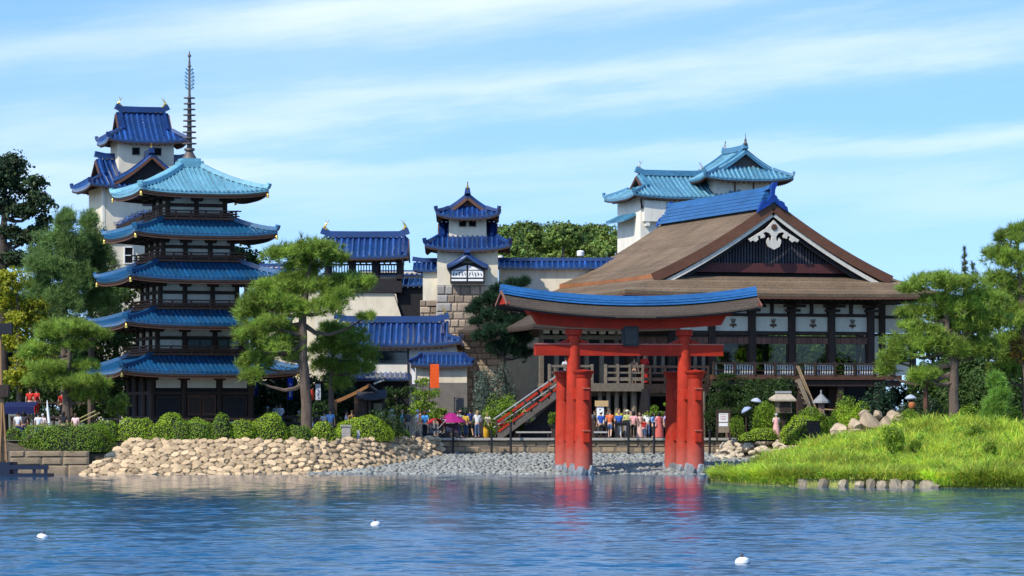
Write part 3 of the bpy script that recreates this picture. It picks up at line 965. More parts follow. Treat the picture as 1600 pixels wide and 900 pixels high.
def irimoya(T, org, ang, gh, eh, run, zr, ze, vg, c=0.28, lift=0.3, M=None, sp=0.36, rr=0.085, th=0.14, ridge_h=0.42,
            gold=True, gable_mat=None, barge_mat=None, soffit=True, fish_s=0.75, fish_mat=None, hipw=0.26, plain_roof=False, fascia=None):
    """hip-and-gable roof (vg<1) or plain gable roof (vg>=1); ang = direction the front plane faces; ridge runs across it"""
    M = M or M_navy
    zf = prof(zr, ze, c)
    d = Vector((math.cos(ang), math.sin(ang), 0)); e = Vector((-math.sin(ang), math.cos(ang), 0)); o3 = Vector((org[0], org[1], 0))
    if vg >= 1: half = lambda v: gh
    else: half = lambda v: gh if v <= vg else gh+(eh-gh)*(v-vg)/(1-vg)
    pan, rib, sof, raft = MB(), (None if plain_roof else MB()), (MB() if soffit else None), (MB() if soffit else None)
    lf = lift if vg < 1 else lift*0.6
    nu = 17
    for s in (0, PI):
        slope(pan, rib, sof, org, ang+s, 0, run, half, zf, lf, th=th, sp=sp, rr=rr, raft=raft, nv=13)
    if vg < 1:
        r0 = gh-0.4
        vv = lambda w: vg+((r0+(eh-r0)*w)-gh)/(eh-gh)*(1-vg)
        for s in (PI/2, -PI/2):
            slope(pan, rib, sof, org, ang+s, r0, eh, lambda w: run*vv(w), lambda w: zf(vv(w)), lf, th=th, sp=sp, rr=rr, raft=raft, vlift=lambda w: vv(w)**2)
    pan.build('roof', M, T)
    roof = T.children[-1]
    if rib is not None: rib.build('tile_rolls', ROLL.get(M, M), roof, smooth=True, stuff=True)
    if sof is not None:
        sof.build('eave_soffit', fascia or M_wood, T)
        raft.build('rafters', M_woodr if fascia is None else fascia, T, stuff=True)
    # ridges
    def P(a, r, z): 
        q = o3+e*a+d*r; q.z = z; return q
    up = 0.22 if gold else 0.12
    mb = MB().strip([P(-gh-.12,0,zr+.05+up), P(-gh*.8,0,zr+.02), P(0,0,zr), P(gh*.8,0,zr+.02), P(gh+.12,0,zr+.05+up)], 0.42, ridge_h)
    mb.build('ridge', M, T)
    vend = min(vg, 1.0)
    for sa in (-1, 1):
        for sr in (-1, 1):
            a = sa*(gh-0.32)
            MB().strip([P(a, sr*run*v, zf(v)+(lf*(abs(a)/half(v))**3*v*v)) for v in np.linspace(0.02, vend*0.97, 7)], hipw, 0.22).build('descending_ridge', M, T)
            if vg < 1:
                rd = MB(); hips(rd, [P(sa*half(v), sr*run*v, zf(v)+lf*v*v) for v in np.linspace(vg, 1.0, 5)], hipw, 0.2)
                rd.build('hip_ridge', M, T)
    # gables
    if gable_mat is not None:
        for sa in (-1, 1):
            vs = np.linspace(0, min(1, vend+ (0 if vg >= 1 else 0.04)), 9)
            prf = [(run*v, zf(v)-th-0.02) for v in vs]
            poly = [(-r, z) for r, z in prf[::-1]] + prf[1:]
            zb = prf[-1][1]-0.25
            poly = poly + [(prf[-1][0], zb), (-prf[-1][0], zb)]
            MB().prism(poly, o3+e*(sa*(gh-0.34)), d, Vector((0,0,1)), -0.05*sa if False else 0.05).build('gable_wall', gable_mat, T)
            bg = MB()
            for sr in (-1, 1):
                bg.strip([P(sa*(gh+0.03), sr*run*v, zf(v)-th-0.12) for v in vs], 0.10, 0.20)
            bg.build('barge_board', barge_mat or M_woodr, T)
    if gold:
        for sa in (-1, 1):
            mb = MB(); fish(mb, P(sa*(gh-0.30), 0, zr+ridge_h), fish_s, sa, e)
            mb.build('ridge_fish', fish_mat or M_gold, T, smooth=True)
    return zf


def skirt(T, org, ax, ay, bx, by, zt, ze, c=0.22, lift=0.35, M=None, sp=0.34, rr=0.08, th=0.14, hipw=0.28, raft=True, fascia=None, plain_roof=False, tip=0.28, p=3.0):
    """hipped skirt roof round a rectangle (ax, ay) out to (bx, by)"""
    M = M or M_navy; zf = prof(zt, ze, c)
    pan, rib, sof, rf = MB(), (None if plain_roof else MB()), MB(), (MB() if raft else None)
    for k in range(4):
        ang = -PI/2 + k*PI/2
        if k % 2 == 0: a0, a1, b0, b1 = ay, by, ax, bx
        else: a0, a1, b0, b1 = ax, bx, ay, by
        slope(pan, rib, sof, org, ang, a0, a1, (lambda b0, b1: lambda v: b0+(b1-b0)*v)(b0, b1), zf, lift, p=p, th=th, sp=sp, rr=rr, raft=rf, nu=25)
    roof = pan.build('roof', M, T)
    if rib is not None: rib.build('tile_rolls', ROLL.get(M, M), roof, smooth=True, stuff=True)
    sof.build('eave_soffit', fascia or M_wood, T)
    if rf: rf.build('rafters', M_wood, T, stuff=True)
    if not plain_roof:
        for sx, sy in ((-1,-1),(1,-1),(1,1),(-1,1)):
            hp = MB()
            hips(hp, [(org[0]+sx*(ax+(bx-ax)*v), org[1]+sy*(ay+(by-ay)*v), zf(v)+lift*v*v) for v in np.linspace(0,1,6)], hipw, 0.24, tip)
            hp.build('hip_ridge', M, T)
    return roof


def window(T, c, w, h, frame=None, pane=None, d=0.10, bars=0, ax='y', name='window', sash=False):
    """framed window on a wall that faces -y; pane is a sub-part"""
    x, y, z = c; fr = frame or M_woodb; t = 0.06
    mb = MB()
    mb.span(x-w/2-t, x+w/2+t, y-d, y+.02, z+h/2, z+h/2+t); mb.span(x-w/2-t, x+w/2+t, y-d-.02, y+.02, z-h/2-t, z-h/2)
    mb.span(x-w/2-t, x-w/2, y-d, y+.02, z-h/2, z+h/2); mb.span(x+w/2, x+w/2+t, y-d, y+.02, z-h/2, z+h/2)
    for b in range(bars):
        bx = x-w/2+w*(b+1)/(bars+1); mb.span(bx-.025, bx+.025, y-d+.02, y, z-h/2, z+h/2)
    if sash: mb.span(x-w/2, x+w/2, y-d+.02, y, z-.03, z+.03)
    o = mb.build(name, fr, T)
    MB().span(x-w/2, x+w/2, y-.03, y+.01, z-h/2, z+h/2).build('pane', pane or M_void, o)
    return o
# ================================================================== pagoda
def pagoda():
    Y = 218.0; X = xat(296, Y)
    T = thing('pagoda', 'five storey timber pagoda with blue tiled roofs and a tall bronze spire', 'pagoda', (X, Y, 0), R(19))
    #        eave half, wall half, z roof top, z eave, z floor, lift
    tiers = [(5.62, 3.15, 7.15, 6.02, 2.2), (5.28, 2.70, 10.00, 9.02, 7.22), (4.93, 2.46, 12.98, 11.86, 10.08), (4.53, 2.22, 15.62, 14.60, 13.06), (4.08, 1.84, 19.02, 17.22, 15.70)]
    mats = [M_pblue, M_pblue, M_pblue, M_pblue4, M_turq]
    for i, (eh, wh, zt, ze, zf) in enumerate(tiers):
        top = tiers[i+1][1]+0.28 if i < 4 else 0.55
        skirt(T, (0,0), top, top, eh, eh, zt, ze, c=0.30 if i < 4 else 0.38, lift=0.24, M=mats[i], sp=0.30, rr=0.075, th=0.15, hipw=0.34, tip=0.22)
        zw = ze+0.55     # walls run up under the eaves
        MB().span(-wh+.06, wh-.06, -wh+.06, wh-.06, zf, zw).build('wall', M_plaster_w if i else M_woodb, T, label='dark plank wall of the ground floor' if i == 0 else None)
        # eave fascia under the tiles
        fb = MB()
        for k in range(4):
            a = -PI/2+k*PI/2; d = Vector((math.cos(a), math.sin(a),0)); e = Vector((-math.sin(a), math.cos(a),0))
            pts = []
            for u in np.linspace(-1,1,17):
                q = d*(eh-0.10)+e*(u*(eh-0.10)); q.z = ze-0.40+0.24*abs(u)**3; pts.append(q)
            fb.strip(pts, 0.12, 0.20)
        fb.build('eave_board', M_woodr, T)
        # columns: four on each face
        cols = [-wh, -wh*0.36, wh*0.36, wh]
        if i == 4: cols = [-wh, 0.0, wh]
        cz1 = ze+0.15
        seen = set()
        for k in range(4):
            for cx in cols:
                d = ((cx,-wh),(wh,cx),(-cx,wh),(-wh,-cx))[k]
                key = (round(d[0],2), round(d[1],2))
                if key in seen: continue
                seen.add(key)
                MB().tube([(d[0],d[1],zf),(d[0],d[1],cz1)], 0.15 if i else 0.19, 8).build('column', M_wood, T, smooth=True)
        H = ze-zf
        for k in range(4):
            a = k*PI/2; ca, sa = math.cos(a), math.sin(a)
            def W(x, y, z): return (x*ca-y*sa, x*sa+y*ca, z)
            rails = [zf+0.10, zf+0.55*H-0.05, ze-0.05] if i else [zf+0.25, zf+1.0, zf+0.66*H, ze-0.05]
            for z in rails:
                MB().beam(W(-wh-.06,-wh-.02,z), W(wh+.06,-wh-.02,z), 0.20, 0.20).build('tie_beam', M_wood, T)
            # bracket arms over the columns, in three steps out to the eave
            for cx in cols:
                br = MB()
                z0 = ze-0.42
                for st in range(3):
                    ww = 0.35+0.24*st
                    yy = -wh-0.14-0.42*st
                    br.beam(W(cx-ww,yy,z0+.20*st), W(cx+ww,yy,z0+.20*st), 0.16, 0.15)
                    for q in (-1,1):
                        br.add(*boxvf(W(cx+q*ww*.92,yy,z0+.20*st+.12), .16, a))
                br.beam(W(cx,-wh,z0+.10), W(cx,-wh-1.3,z0+.52), 0.17, 0.22)
                br.build('bracket', M_wood, T)
            if i:
                # balcony with railing
                bo = wh+0.62
                bal = MB().beam(W(-bo,-wh-.33,zf-.08), W(bo,-wh-.33,zf-.08), 0.62, 0.14)
                b = bal.build('balcony', M_woodr, T)
                rl = MB()
                for z, ov in ((zf+.10,.22),(zf+.24,.10),(zf+.42,.34)):
                    rl.beam(W(-bo-ov+.05,-bo+.06,z), W(bo+ov-.05,-bo+.06,z), 0.07, 0.08)
                for x in np.linspace(-bo+.06, bo-.06, 6):
                    rl.beam(W(x,-bo+.06,zf-.02), W(x,-bo+.06,zf+.46), 0.10, 0.10)
                rl.build('railing', M_woodr, b)
            else:
                for x in np.linspace(-wh+.25, wh-.25, 15):
                    pass
    # ground-floor doors, wall panels and white plaster strip
    wh = 3.15; y = -wh-.02
    for x0, x1 in ((-wh+.25,-wh*.36-.22),(wh*.36+.22,wh-.25)):
        MB().span(x0, x1, y-.05, y+.08, 3.25, 4.55).build('wall_panel', M_wood, T)
        MB().span(x0+.1, x1-.1, y-.08, y-.02, 3.35, 4.45).build('panel_inset', M_woodb, T)
        MB().span(x0, x1, y-.05, y+.08, 2.55, 2.95).build('plaster_strip', M_plaster_w, T)
        MB().span(x0, x1, y-.05, y+.08, 5.05, 5.75).build('plaster_panel', M_plaster_w, T)
    MB().span(-wh*.36+.22, wh*.36-.22, y-.05, y+.08, 5.05, 5.75).build('plaster_panel', M_plaster_w, T)
    for s in (-1, 1):
        dd = MB().span(s*.03, s*.9, y-.07, y+.06, 2.3, 4.6).build('door', M_woodr, T)
        for z0, z1 in ((2.45,3.35),(3.5,4.45)):
            MB().span(s*.12, s*.81, y-.10, y-.05, z0, z1).build('door_panel', M_wood, dd)
    # second-floor glazed screens
    wh2 = 2.70
    for x0, x1 in ((-wh2*.36+.2, wh2*.36-.2),(wh2*.36+.2, wh2-.2)):
        window(T, ((x0+x1)/2, -wh2+.02, 7.85), x1-x0, 0.72, frame=M_wood, pane=mat('glass_screen',(0.10,0.15,0.15),0.1,0.1,2,spec=0.6), bars=1)
    window(T, (-1.15, -1.84+.05, 17.05), 0.2, 0.2)
    # base and fence round it
    MB().span(-4.6, 4.6, -4.6, 4.6, 1.5, 2.25).build('plinth', M_woodb, T)
    fr = MB()
    for z in (2.75, 3.1):
        fr.beam((-4.5,-4.5,z),(4.5,-4.5,z),.10,.12); fr.beam((-4.5,-4.5,z),(-4.5,4.5,z),.10,.12); fr.beam((4.5,-4.5,z),(4.5,4.5,z),.10,.12)
    for x in np.linspace(-4.5,4.5,9): fr.beam((x,-4.5,2.2),(x,-4.5,3.2),.12,.12)
    fr.build('base_railing', M_wood, T)
    # spire
    z0 = 19.02
    MB().box((0,0,z0+.12),(1.5,1.5,.42)).box((0,0,z0+.40),(1.2,1.2,.2)).build('roof_cap', M_turq, T)
    sp = MB().lathe([(.48,z0+.5),(.42,z0+.62),(.22,z0+.95),(.36,z0+1.05),(.34,z0+1.15),(.17,z0+1.2),(.14,z0+3.0),(.12,z0+4.1),(.08,z0+4.6),(.07,z0+6.5),(.03,z0+7.28)], 12)
    sp.build('spire', M_bronze, T, smooth=True)
    s = T.children[-1]
    for k in range(9):
        z = z0+1.45+k*0.36; r = 0.46-0.012*k
        MB().lathe([(.13,z-.015),(r*.8,z-.02),(r,z-.03),(r,z+.035),(r*.8,z+.035),(.13,z+.04)], 14).build('spire_ring', M_bronze, s)
    for k in range(2):
        MB().lathe([(.02,-.12),(.10,-.06),(.12,0),(.10,.06),(.02,.12)], 10, (0,0,z0+(6.35 if k == 0 else 7.0))).build('jewel', M_bronze, s)
    fl = MB()
    for k in range(4):
        a = k*PI/2+0.4; ex = Vector((math.cos(a), math.sin(a), 0))
        for j in range(6):
            z = z0+4.85+j*0.23; rr_ = 0.36*math.sin(PI*(0.28+0.62*j/6))**0.6
            b = Vector((0,0,z)); q = b+ex*rr_+Vector((0,0,.16))
            fl.tube([b, b+ex*rr_*.5+Vector((0,0,.02)), q], [.012,.011,.010], 4)
            fl.box(q, (.05,.05,.09), a); fl.box(b+ex*rr_*.62+Vector((0,0,.10)), (.045,.04,.07), a); fl.tube([q, q-Vector((0,0,.2))-ex*.03], [.010,.008], 4)
    fl.build('spire_filigree', M_verd, s)
    # gilt wind bells under every corner
    for i, (eh, wh, zt, ze, zf) in enumerate(tiers):
        for sx, sy in ((-1,-1),(1,-1),(-1,1),(1,1)):
            x, y_ = sx*(eh-.05), sy*(eh-.05)
            MB().lathe([(.10,-.34),(.085,-.24),(.07,-.10),(.02,-.05),(.012,.16)], 8, (x,y_,ze+.02)).build('wind_bell', M_gold, T, smooth=True)
    return T


def boxvf(c, s, rz):
    m = MB().box(c, (s,s,s), rz); return m.v, m.f


pagoda()


# ================================================================== castle keep (far left)
def keep():
    Y = 255.0; X = xat(222, Y)
    T = thing('castle_keep', 'tall cream castle keep with navy tiled roofs rising behind the pagoda', 'castle', (X, Y, 0), R(17))
    Z = lambda y: zat(y, Y)
    irimoya(T, (0,0), -PI/2, 1.95, 2.95, 2.35, Z(176), Z(224), 0.60, M=M_navy, sp=0.40, rr=0.10, gable_mat=M_woodb, fish_s=0.62, lift=0.24)
    MB().span(-2.05, 2.05, -1.65, 1.65, Z(285), Z(222)).build('wall', M_plaster, T)
    for x in (-0.78, 0.82): window(T, (x,-1.65, Z(239)), 0.42, 0.40)
    irimoya(T, (0,0), -PI/2, 3.45, 4.55, 3.9, Z(250), Z(297), 0.58, M=M_navy, sp=0.40, rr=0.10, gable_mat=M_woodb, gold=False, lift=0.24)
    # big front gable
    irimoya(T, (0,-2.0), 0, 1.75, 1.75, 2.75, Z(248), Z(291), 1.0, M=M_navy, sp=0.40, rr=0.10, gable_mat=M_woodb, gold=False, soffit=False, c=0.3)
    mb = MB(); fish(mb, (0,-3.6,Z(248)+.3), 0.5, -1, (0,1,0)); mb.build('gable_finial', M_gold, T, smooth=True)
    MB().span(-3.45, 3.45, -2.9, 2.9, 1.9, Z(296)).build('wall', M_plaster, T)
    MB().span(-3.48, -3.30, -2.93, -2.7, 1.9, Z(297)).build('corner_strip', M_plaster_w, T)
    window(T, (-1.55,-2.9, Z(311)), 0.38, 0.42); window(T, (-0.15,-2.9, Z(317)), 0.62, 0.62, pane=mat('pane_blue',(0.02,0.05,0.10),0.08,0.1,2,spec=0.7), bars=1)
    window(T, (-1.55,-2.9, Z(402)), 0.58, 1.12, frame=M_white, sash=True)
    window(T, (1.2,-2.9, Z(402)), 0.58, 1.12, frame=M_white, sash=True)
    MB().span(-2.9,-0.4,-3.0,-2.88,Z(384),Z(378)).build('string_course', M_woodr, T)
    # bowed gable roof half way up
    pan, rib = MB(), MB(); w = 2.6; n = 19
    def zz(u): return Z(352)+0.95*math.cos(u*PI/2)**1.2
    for j in range(2):
        pass
    P = [[(u*w, -2.9-1.1*v, zz(u)-0.22*v) for u in np.linspace(-1,1,n)] for v in np.linspace(0,1,4)]
    pan.grid(P, 0.14); o = pan.build('bowed_roof', M_navy, T)
    for u in np.linspace(-1,1,13):
        rib.tube([(u*w,-2.9,zz(u)+.02),(u*w,-4.03,zz(u)-.20)], .09, 6)
    rib.build('tile_rolls', M_navy_roll, o, stuff=True)
    MB().strip([(u*w, -4.0, zz(u)-.62) for u in np.linspace(-1,1,n)], .12, .26).build('bowed_board', M_wood, T)
    return T


keep()

# ================================================================== stone tower with plaster storeys
def mid_tower():
    Y = 234.0; X = xat(731, Y)
    T = thing('watch_tower', 'plaster watch tower with two navy roofs on a stone base', 'tower', (X, Y, 0), 0)
    Z = lambda y: zat(y, Y-1.5)
    irimoya(T, (0,0), 0, 1.35, 1.95, 2.1, Z(306), Z(339), 0.60, M=M_navy, sp=0.33, rr=0.085, gable_mat=M_woodr, gold=False, lift=0.32, c=0.3)
    mb = MB(); fish(mb, (0,-1.25,Z(306)+.35), 0.55, -1, (0,1,0)); mb.build('gable_finial', M_gold, T, smooth=True)
    MB().span(-1.26,1.26,-1.2,1.2,Z(378),Z(335)).build('wall', M_plaster, T)
    for x in (-0.33, 0.33): window(T, (x,-1.2,Z(348)), 0.34, 0.36)
    irimoya(T, (0,0), -PI/2, 1.95, 2.85, 2.5, Z(345), Z(389), 0.55, M=M_navy, sp=0.33, rr=0.085, gable_mat=M_woodb, gold=False, lift=0.30)
    MB().span(-2.04,2.04,-1.9,1.9,Z(446),Z(385)).build('wall', M_plaster, T)
    k = MB()
    for x in np.linspace(-1.9,1.9,12): k.box((x,-1.95,Z(393)),(.12,.16,.12))
    k.build('corbels', M_plaster_w, T)
    # stone base, separate blocks
    zt = Z(446)
    base = MB().add([(-2.55,-2.5,1.9),(2.55,-2.5,1.9),(2.55,2.5,1.9),(-2.55,2.5,1.9),(-1.98,-1.84,zt),(1.98,-1.84,zt),(1.98,1.84,zt),(-1.98,1.84,zt)],
                    ((0,1,5,4),(1,2,6,5),(2,3,7,6),(3,0,4,7),(4,5,6,7))).build('stone_base', M_mortar, T)
    rows = []; z = 2.6
    me, mq = block_mesh(M_stone_t), block_mesh(M_stone_q)
    zz = 2.4; bat = (2.5-1.84)/(zt-1.9)
    while zz < zt-0.05:
        h = min(random.uniform(.36,.62), zt-zz)
        if zt-(zz+h) < 0.2: h = zt-zz
        t = (zz-1.9)/(zt-1.9); hw = 2.55-(2.55-2.02)*t; yf = -2.5+bat*(zz-1.9)
        # quoins
        masonry(base, (-hw,yf-.06,zz), (1,0,0), 0.78 if int(zz*2)%2 else 1.05, (h,), 0.7, 1.05, mq, depth=.4)
        q = 0.78 if int(zz*2)%2 else 1.05
        masonry(base, (-hw+q,yf-.03,zz), (1,0,0), 2*hw-q, (h,), 0.42, 0.95, me, depth=.4)
        zz += h
    # projecting lattice window with a little gable roof
    zc0, zc1 = Z(443), Z(412)
    bx = MB().span(-1.15,1.15,-2.5,-1.88,zc0,zc1).build('bay_window', M_woodb, T)
    for s in (-1,1):
        MB().span(s*.06,s*1.06,-2.54,-2.49,Z(440),Z(437)).build('pane', M_white, bx)
        pn = MB().span(s*.06,s*1.06,-2.54,-2.49,Z(434.5),Z(424)).build('pane', M_white, bx)
        MB().add([(s*.06,-2.53,Z(422.5)),(s*.98,-2.53,Z(422.5)),(s*.06,-2.53,Z(415))],[(0,1,2)] if s > 0 else [(2,1,0)]).build('pane', M_white, bx)
        st = MB(); random.seed(11+s)
        for i in range(5):
            cx = s*(.16+.19*i); 
            for j in range(3):
                dx, dz = random.uniform(-.06,.06), random.uniform(-.13,.13)
                st.beam((cx-dx,-2.545,Z(429)-dz+random.uniform(-.1,.1)),(cx+dx,-2.545,Z(429)+dz), .035, .03, up=(0,1,0))
        st.build('lattice_strokes', M_woodb, bx)
    irimoya(T, (0,-2.3), 0, 0.62, 0.62, 1.35, Z(400), Z(420), 1.0, M=M_navy, sp=0.26, rr=0.07, gable_mat=None, gold=False, soffit=False, ridge_h=.25, c=.32, lift=.25)
    # left wing
    Zs = lambda y: zat(y, Y-1)
    xl0, xl1 = (661-731)/23.2, -2.03
    MB().span(xl0, xl1, -1.1, 1.3, Zs(470), Zs(421)).build('wing_wall', M_plaster, T)
    MB().span(xl0-.02, xl1+.1, -1.02, 1.3, 1.9, Zs(470)-.01).build('wing_core', M_mortar, T)
    masonry(T, (xl0-.2,-1.12,Zs(520)), (1,0,0), xl1-xl0+.3, (.42,.5,.38,.46,.45), .4, .8, me, depth=.3)
    zf = prof(Zs(409), Zs(422), .2)
    pan, rib = MB(), MB()
    for s in (0, PI): slope(pan, rib, None, ((xl0+xl1)/2-.25, 0.1), -PI/2+s, 0, 1.5, lambda v: (xl1-xl0)/2+.42, zf, .12, sp=.33, th=.14)
    r = pan.build('wing_roof', M_navy, T); rib.build('tile_rolls', M_navy_roll, r, stuff=True, smooth=True)
    MB().strip([(xl0-.75,.1,Zs(409)+.1),(xl0,.1,Zs(409)),(xl1,.1,Zs(409))],.36,.3).build('wing_ridge', M_navy, T)
    return T


mid_tower()


def coping_wall(name, label, px0, px1, y_roof0, y_roof1, Y, zbot, cat='wall', rot=0.0, mat_=None, sp=0.37, dent=True):
    """plaster wall with a navy tile coping"""
    x0, x1 = xat(px0, Y), xat(px1, Y); c = (x0+x1)/2; h = (x1-x0)/2
    T = thing(name, label, cat, (c, Y, 0), rot)
    zt, ze = zat(y_roof0, Y), zat(y_roof1, Y)
    MB().span(-h+.15, h-.15, -.3, .3, zbot, ze+.25).build('wall', mat_ or M_plaster, T)
    pan, rib = MB(), MB()
    for s in (0, PI): slope(pan, rib, None, (0,0), -PI/2+s, 0, .75, lambda v: h, prof(zt-.12, ze+.02, .15), .04, sp=sp, th=.12, rr=.095, nv=4)
    r = pan.build('coping_roof', M_navy, T); rib.build('tile_rolls', M_navy_roll, r, stuff=True, smooth=True)
    MB().strip([(-h,0,zt-.18),(h,0,zt-.18)], .34, .24).build('ridge', M_navy, T)
    if dent:
        k = MB()
        for x in np.arange(-h+.3, h-.2, .5): k.box((x,-.36,ze-.10),(.14,.18,.12))
        k.build('corbels', M_plaster_w, T)
    return T


coping_wall('castle_wall', 'long cream castle wall with navy coping right of the watch tower', 776, 985, 404, 419, 238, 1.9)
coping_wall('castle_wall', 'short cream wall with navy coping between pagoda and big pine', 405, 500, 413, 423, 243, 1.9)
coping_wall('castle_wall', 'pale low wall showing between gate and watch tower', 560, 680, 423.5, 430, 252, 1.9, dent=False)


# ================================================================== gate tower
def gate():
    Y = 240.0; X = xat(570.5, Y)
    T = thing('gate_tower', 'open timber gate tower under a navy roof with two golden fish', 'gate', (X, Y, 0), 0)
    Z = lambda y: zat(y, Y); s = F/Y
    irimoya(T, (0,0), -PI/2, 3.0, 3.0, 2.2, Z(371), Z(403), 1.0, M=M_navy, sp=0.40, rr=0.11, gable_mat=M_woodb, fish_s=.72, lift=.25)
    for x in np.linspace(-2.55, 2.45, 4):
        for y in (-1.3, 1.3):
            MB().span(x-.2, x+.2, y-.2, y+.2, Z(440), Z(404)).build('post', M_woodb, T)
    MB().span(-2.9,2.7,-1.55,-1.15,Z(409),Z(404)).build('lintel', M_woodb, T)
    MB().span(-2.7,2.6,-1.42,-1.28,Z(416),Z(413.5)).build('rail', M_woodb, T)
    b = MB()
    for x in np.arange(-2.5,2.4,.19): b.span(x-.035,x+.035,-1.38,-1.32,Z(428),Z(416))
    b.build('balusters', M_woodb, T, stuff=True)
    MB().span(-2.7,2.6,-1.42,-1.28,Z(431),Z(427)).build('rail', M_woodb, T)
    MB().span(-2.9,2.6,-1.5,1.5,Z(458),Z(437)).build('floor_beam', M_woodb, T)
    # battered plaster body beside a dark raking wall
    MB().add([(-3.4,-1.3,Z(500)),(2.62,-1.3,Z(500)),(2.0,-1.3,Z(458.5)),(-3.4,-1.3,Z(458.5)),(-3.4,1.2,Z(500)),(2.62,1.2,Z(500)),(2.0,1.2,Z(458.5)),(-3.4,1.2,Z(458.5))],
             ((0,1,2,3),(1,5,6,2),(5,4,7,6),(4,0,3,7),(3,2,6,7))).build('wall', M_plaster, T)
    MB().span(-3.4,2.62,-1.3,1.2,1.9,Z(500)-.01).build('wall', M_plaster, T)
    MB().add([(2.66,-.9,Z(520)),(4.05,-.9,Z(520)),(4.05,-.9,Z(444)),(2.05,-.9,Z(444)),(2.66,.9,Z(520)),(4.05,.9,Z(520)),(4.05,.9,Z(444)),(2.05,.9,Z(444))],
             ((0,1,2,3),(1,5,6,2),(5,4,7,6),(4,0,3,7),(3,2,6,7))).build('raking_wall', M_woodb, T)
    pan, rib = MB(), MB()
    for q in (0, PI): slope(pan, rib, None, (3.02,0), -PI/2+q, 0, 1.25, lambda v: 1.05, prof(Z(435), Z(446), .15), .05, sp=.36, th=.12, nv=4)
    r = pan.build('side_roof', M_navy, T); rib.build('tile_rolls', M_navy_roll, r, stuff=True, smooth=True)
    k = MB()
    for x in np.arange(2.2,4.0,.4): k.box((x,-1.05,Z(449)),(.12,.14,.14))
    k.build('corbels', M_plaster_w, T)


gate()


# ================================================================== long building in front of the gate
def long_house():
    Y = 230.0; X = xat(612, Y)
    T = thing('long_gatehouse', 'long low building with wide navy tile roof behind the big pine', 'building', (X, Y, 0), 0)
    Z = lambda y: zat(y, Y-1.5)
    irimoya(T, (0,0), -PI/2, 3.75, 4.7, 2.6, Z(503), Z(539), 0.62, M=M_navy, sp=0.37, rr=0.105, gable_mat=M_woodb, fish_s=.62, lift=.28, barge_mat=M_navy)
    MB().span(-4.2,4.35,-2.0,2.0,1.9,Z(537)).build('wall', M_plaster_w, T)
    MB().span(-1.3,1.05,-2.06,-1.98,Z(568),Z(551)).build('window_band', M_glassd, T)
    MB().span(1.1,1.2,-2.1,-1.98,Z(585),Z(543)).build('post', M_woodb, T)
    MB().span(-4.0,1.05,-2.05,-1.98,Z(551),Z(549)).build('rail', M_woodb, T)
    k = MB()
    for x in np.arange(-4,4.3,.42): k.box((x,-2.1,Z(543.5)),(.12,.2,.13))
    k.build('corbels', M_plaster_w, T)
    pan, rib = MB(), MB()
    slope(pan, rib, None, (-1.0,-2.0), -PI/2, 0, 1.0, lambda v: 2.3, prof(Z(583), Z(592), .1), .03, sp=.33, th=.12, nv=4)
    r = pan.build('lower_roof', M_navy, T); rib.build('tile_rolls', M_navy_roll, r, stuff=True, smooth=True)
    MB().span(-3.2,1.2,-2.15,-2.0,1.9,Z(596)).build('dark_opening', M_woodb, T)


long_house()


def ticket_hut():
    Y = 226.0; X = xat(691, Y)
    T = thing('small_hut', 'small cream hut with hipped navy roof below the stone tower', 'building', (X, Y, 0), 0)
    Z = lambda y: zat(y, Y-1)
    zf = prof(Z(555), Z(569), .2)
    skirt(T, (0,0), 1.35, .12, 2.02, 1.25, Z(555), Z(569.5), c=.25, lift=.10, M=M_navy, sp=.30, rr=.075, raft=False, tip=.12, hipw=.22)
    MB().strip([(-1.4,0,Z(555)),(1.4,0,Z(555))],.32,.22).build('ridge', M_navy, T)
    MB().span(-1.7,1.62,-.85,.85,Z(598),Z(567)).build('wall', M_plaster, T)
    MB().span(-1.72,1.64,-.87,.87,1.9,Z(598)-.004).build('wall_base', mat('render_grey',(0.17,0.155,0.135),0.9,0.15,3), T)
    # white boards left
    MB().span(-1.95,-1.75,-1.0,-.9,Z(600),Z(570)).build('white_board', M_white, T)


ticket_hut()


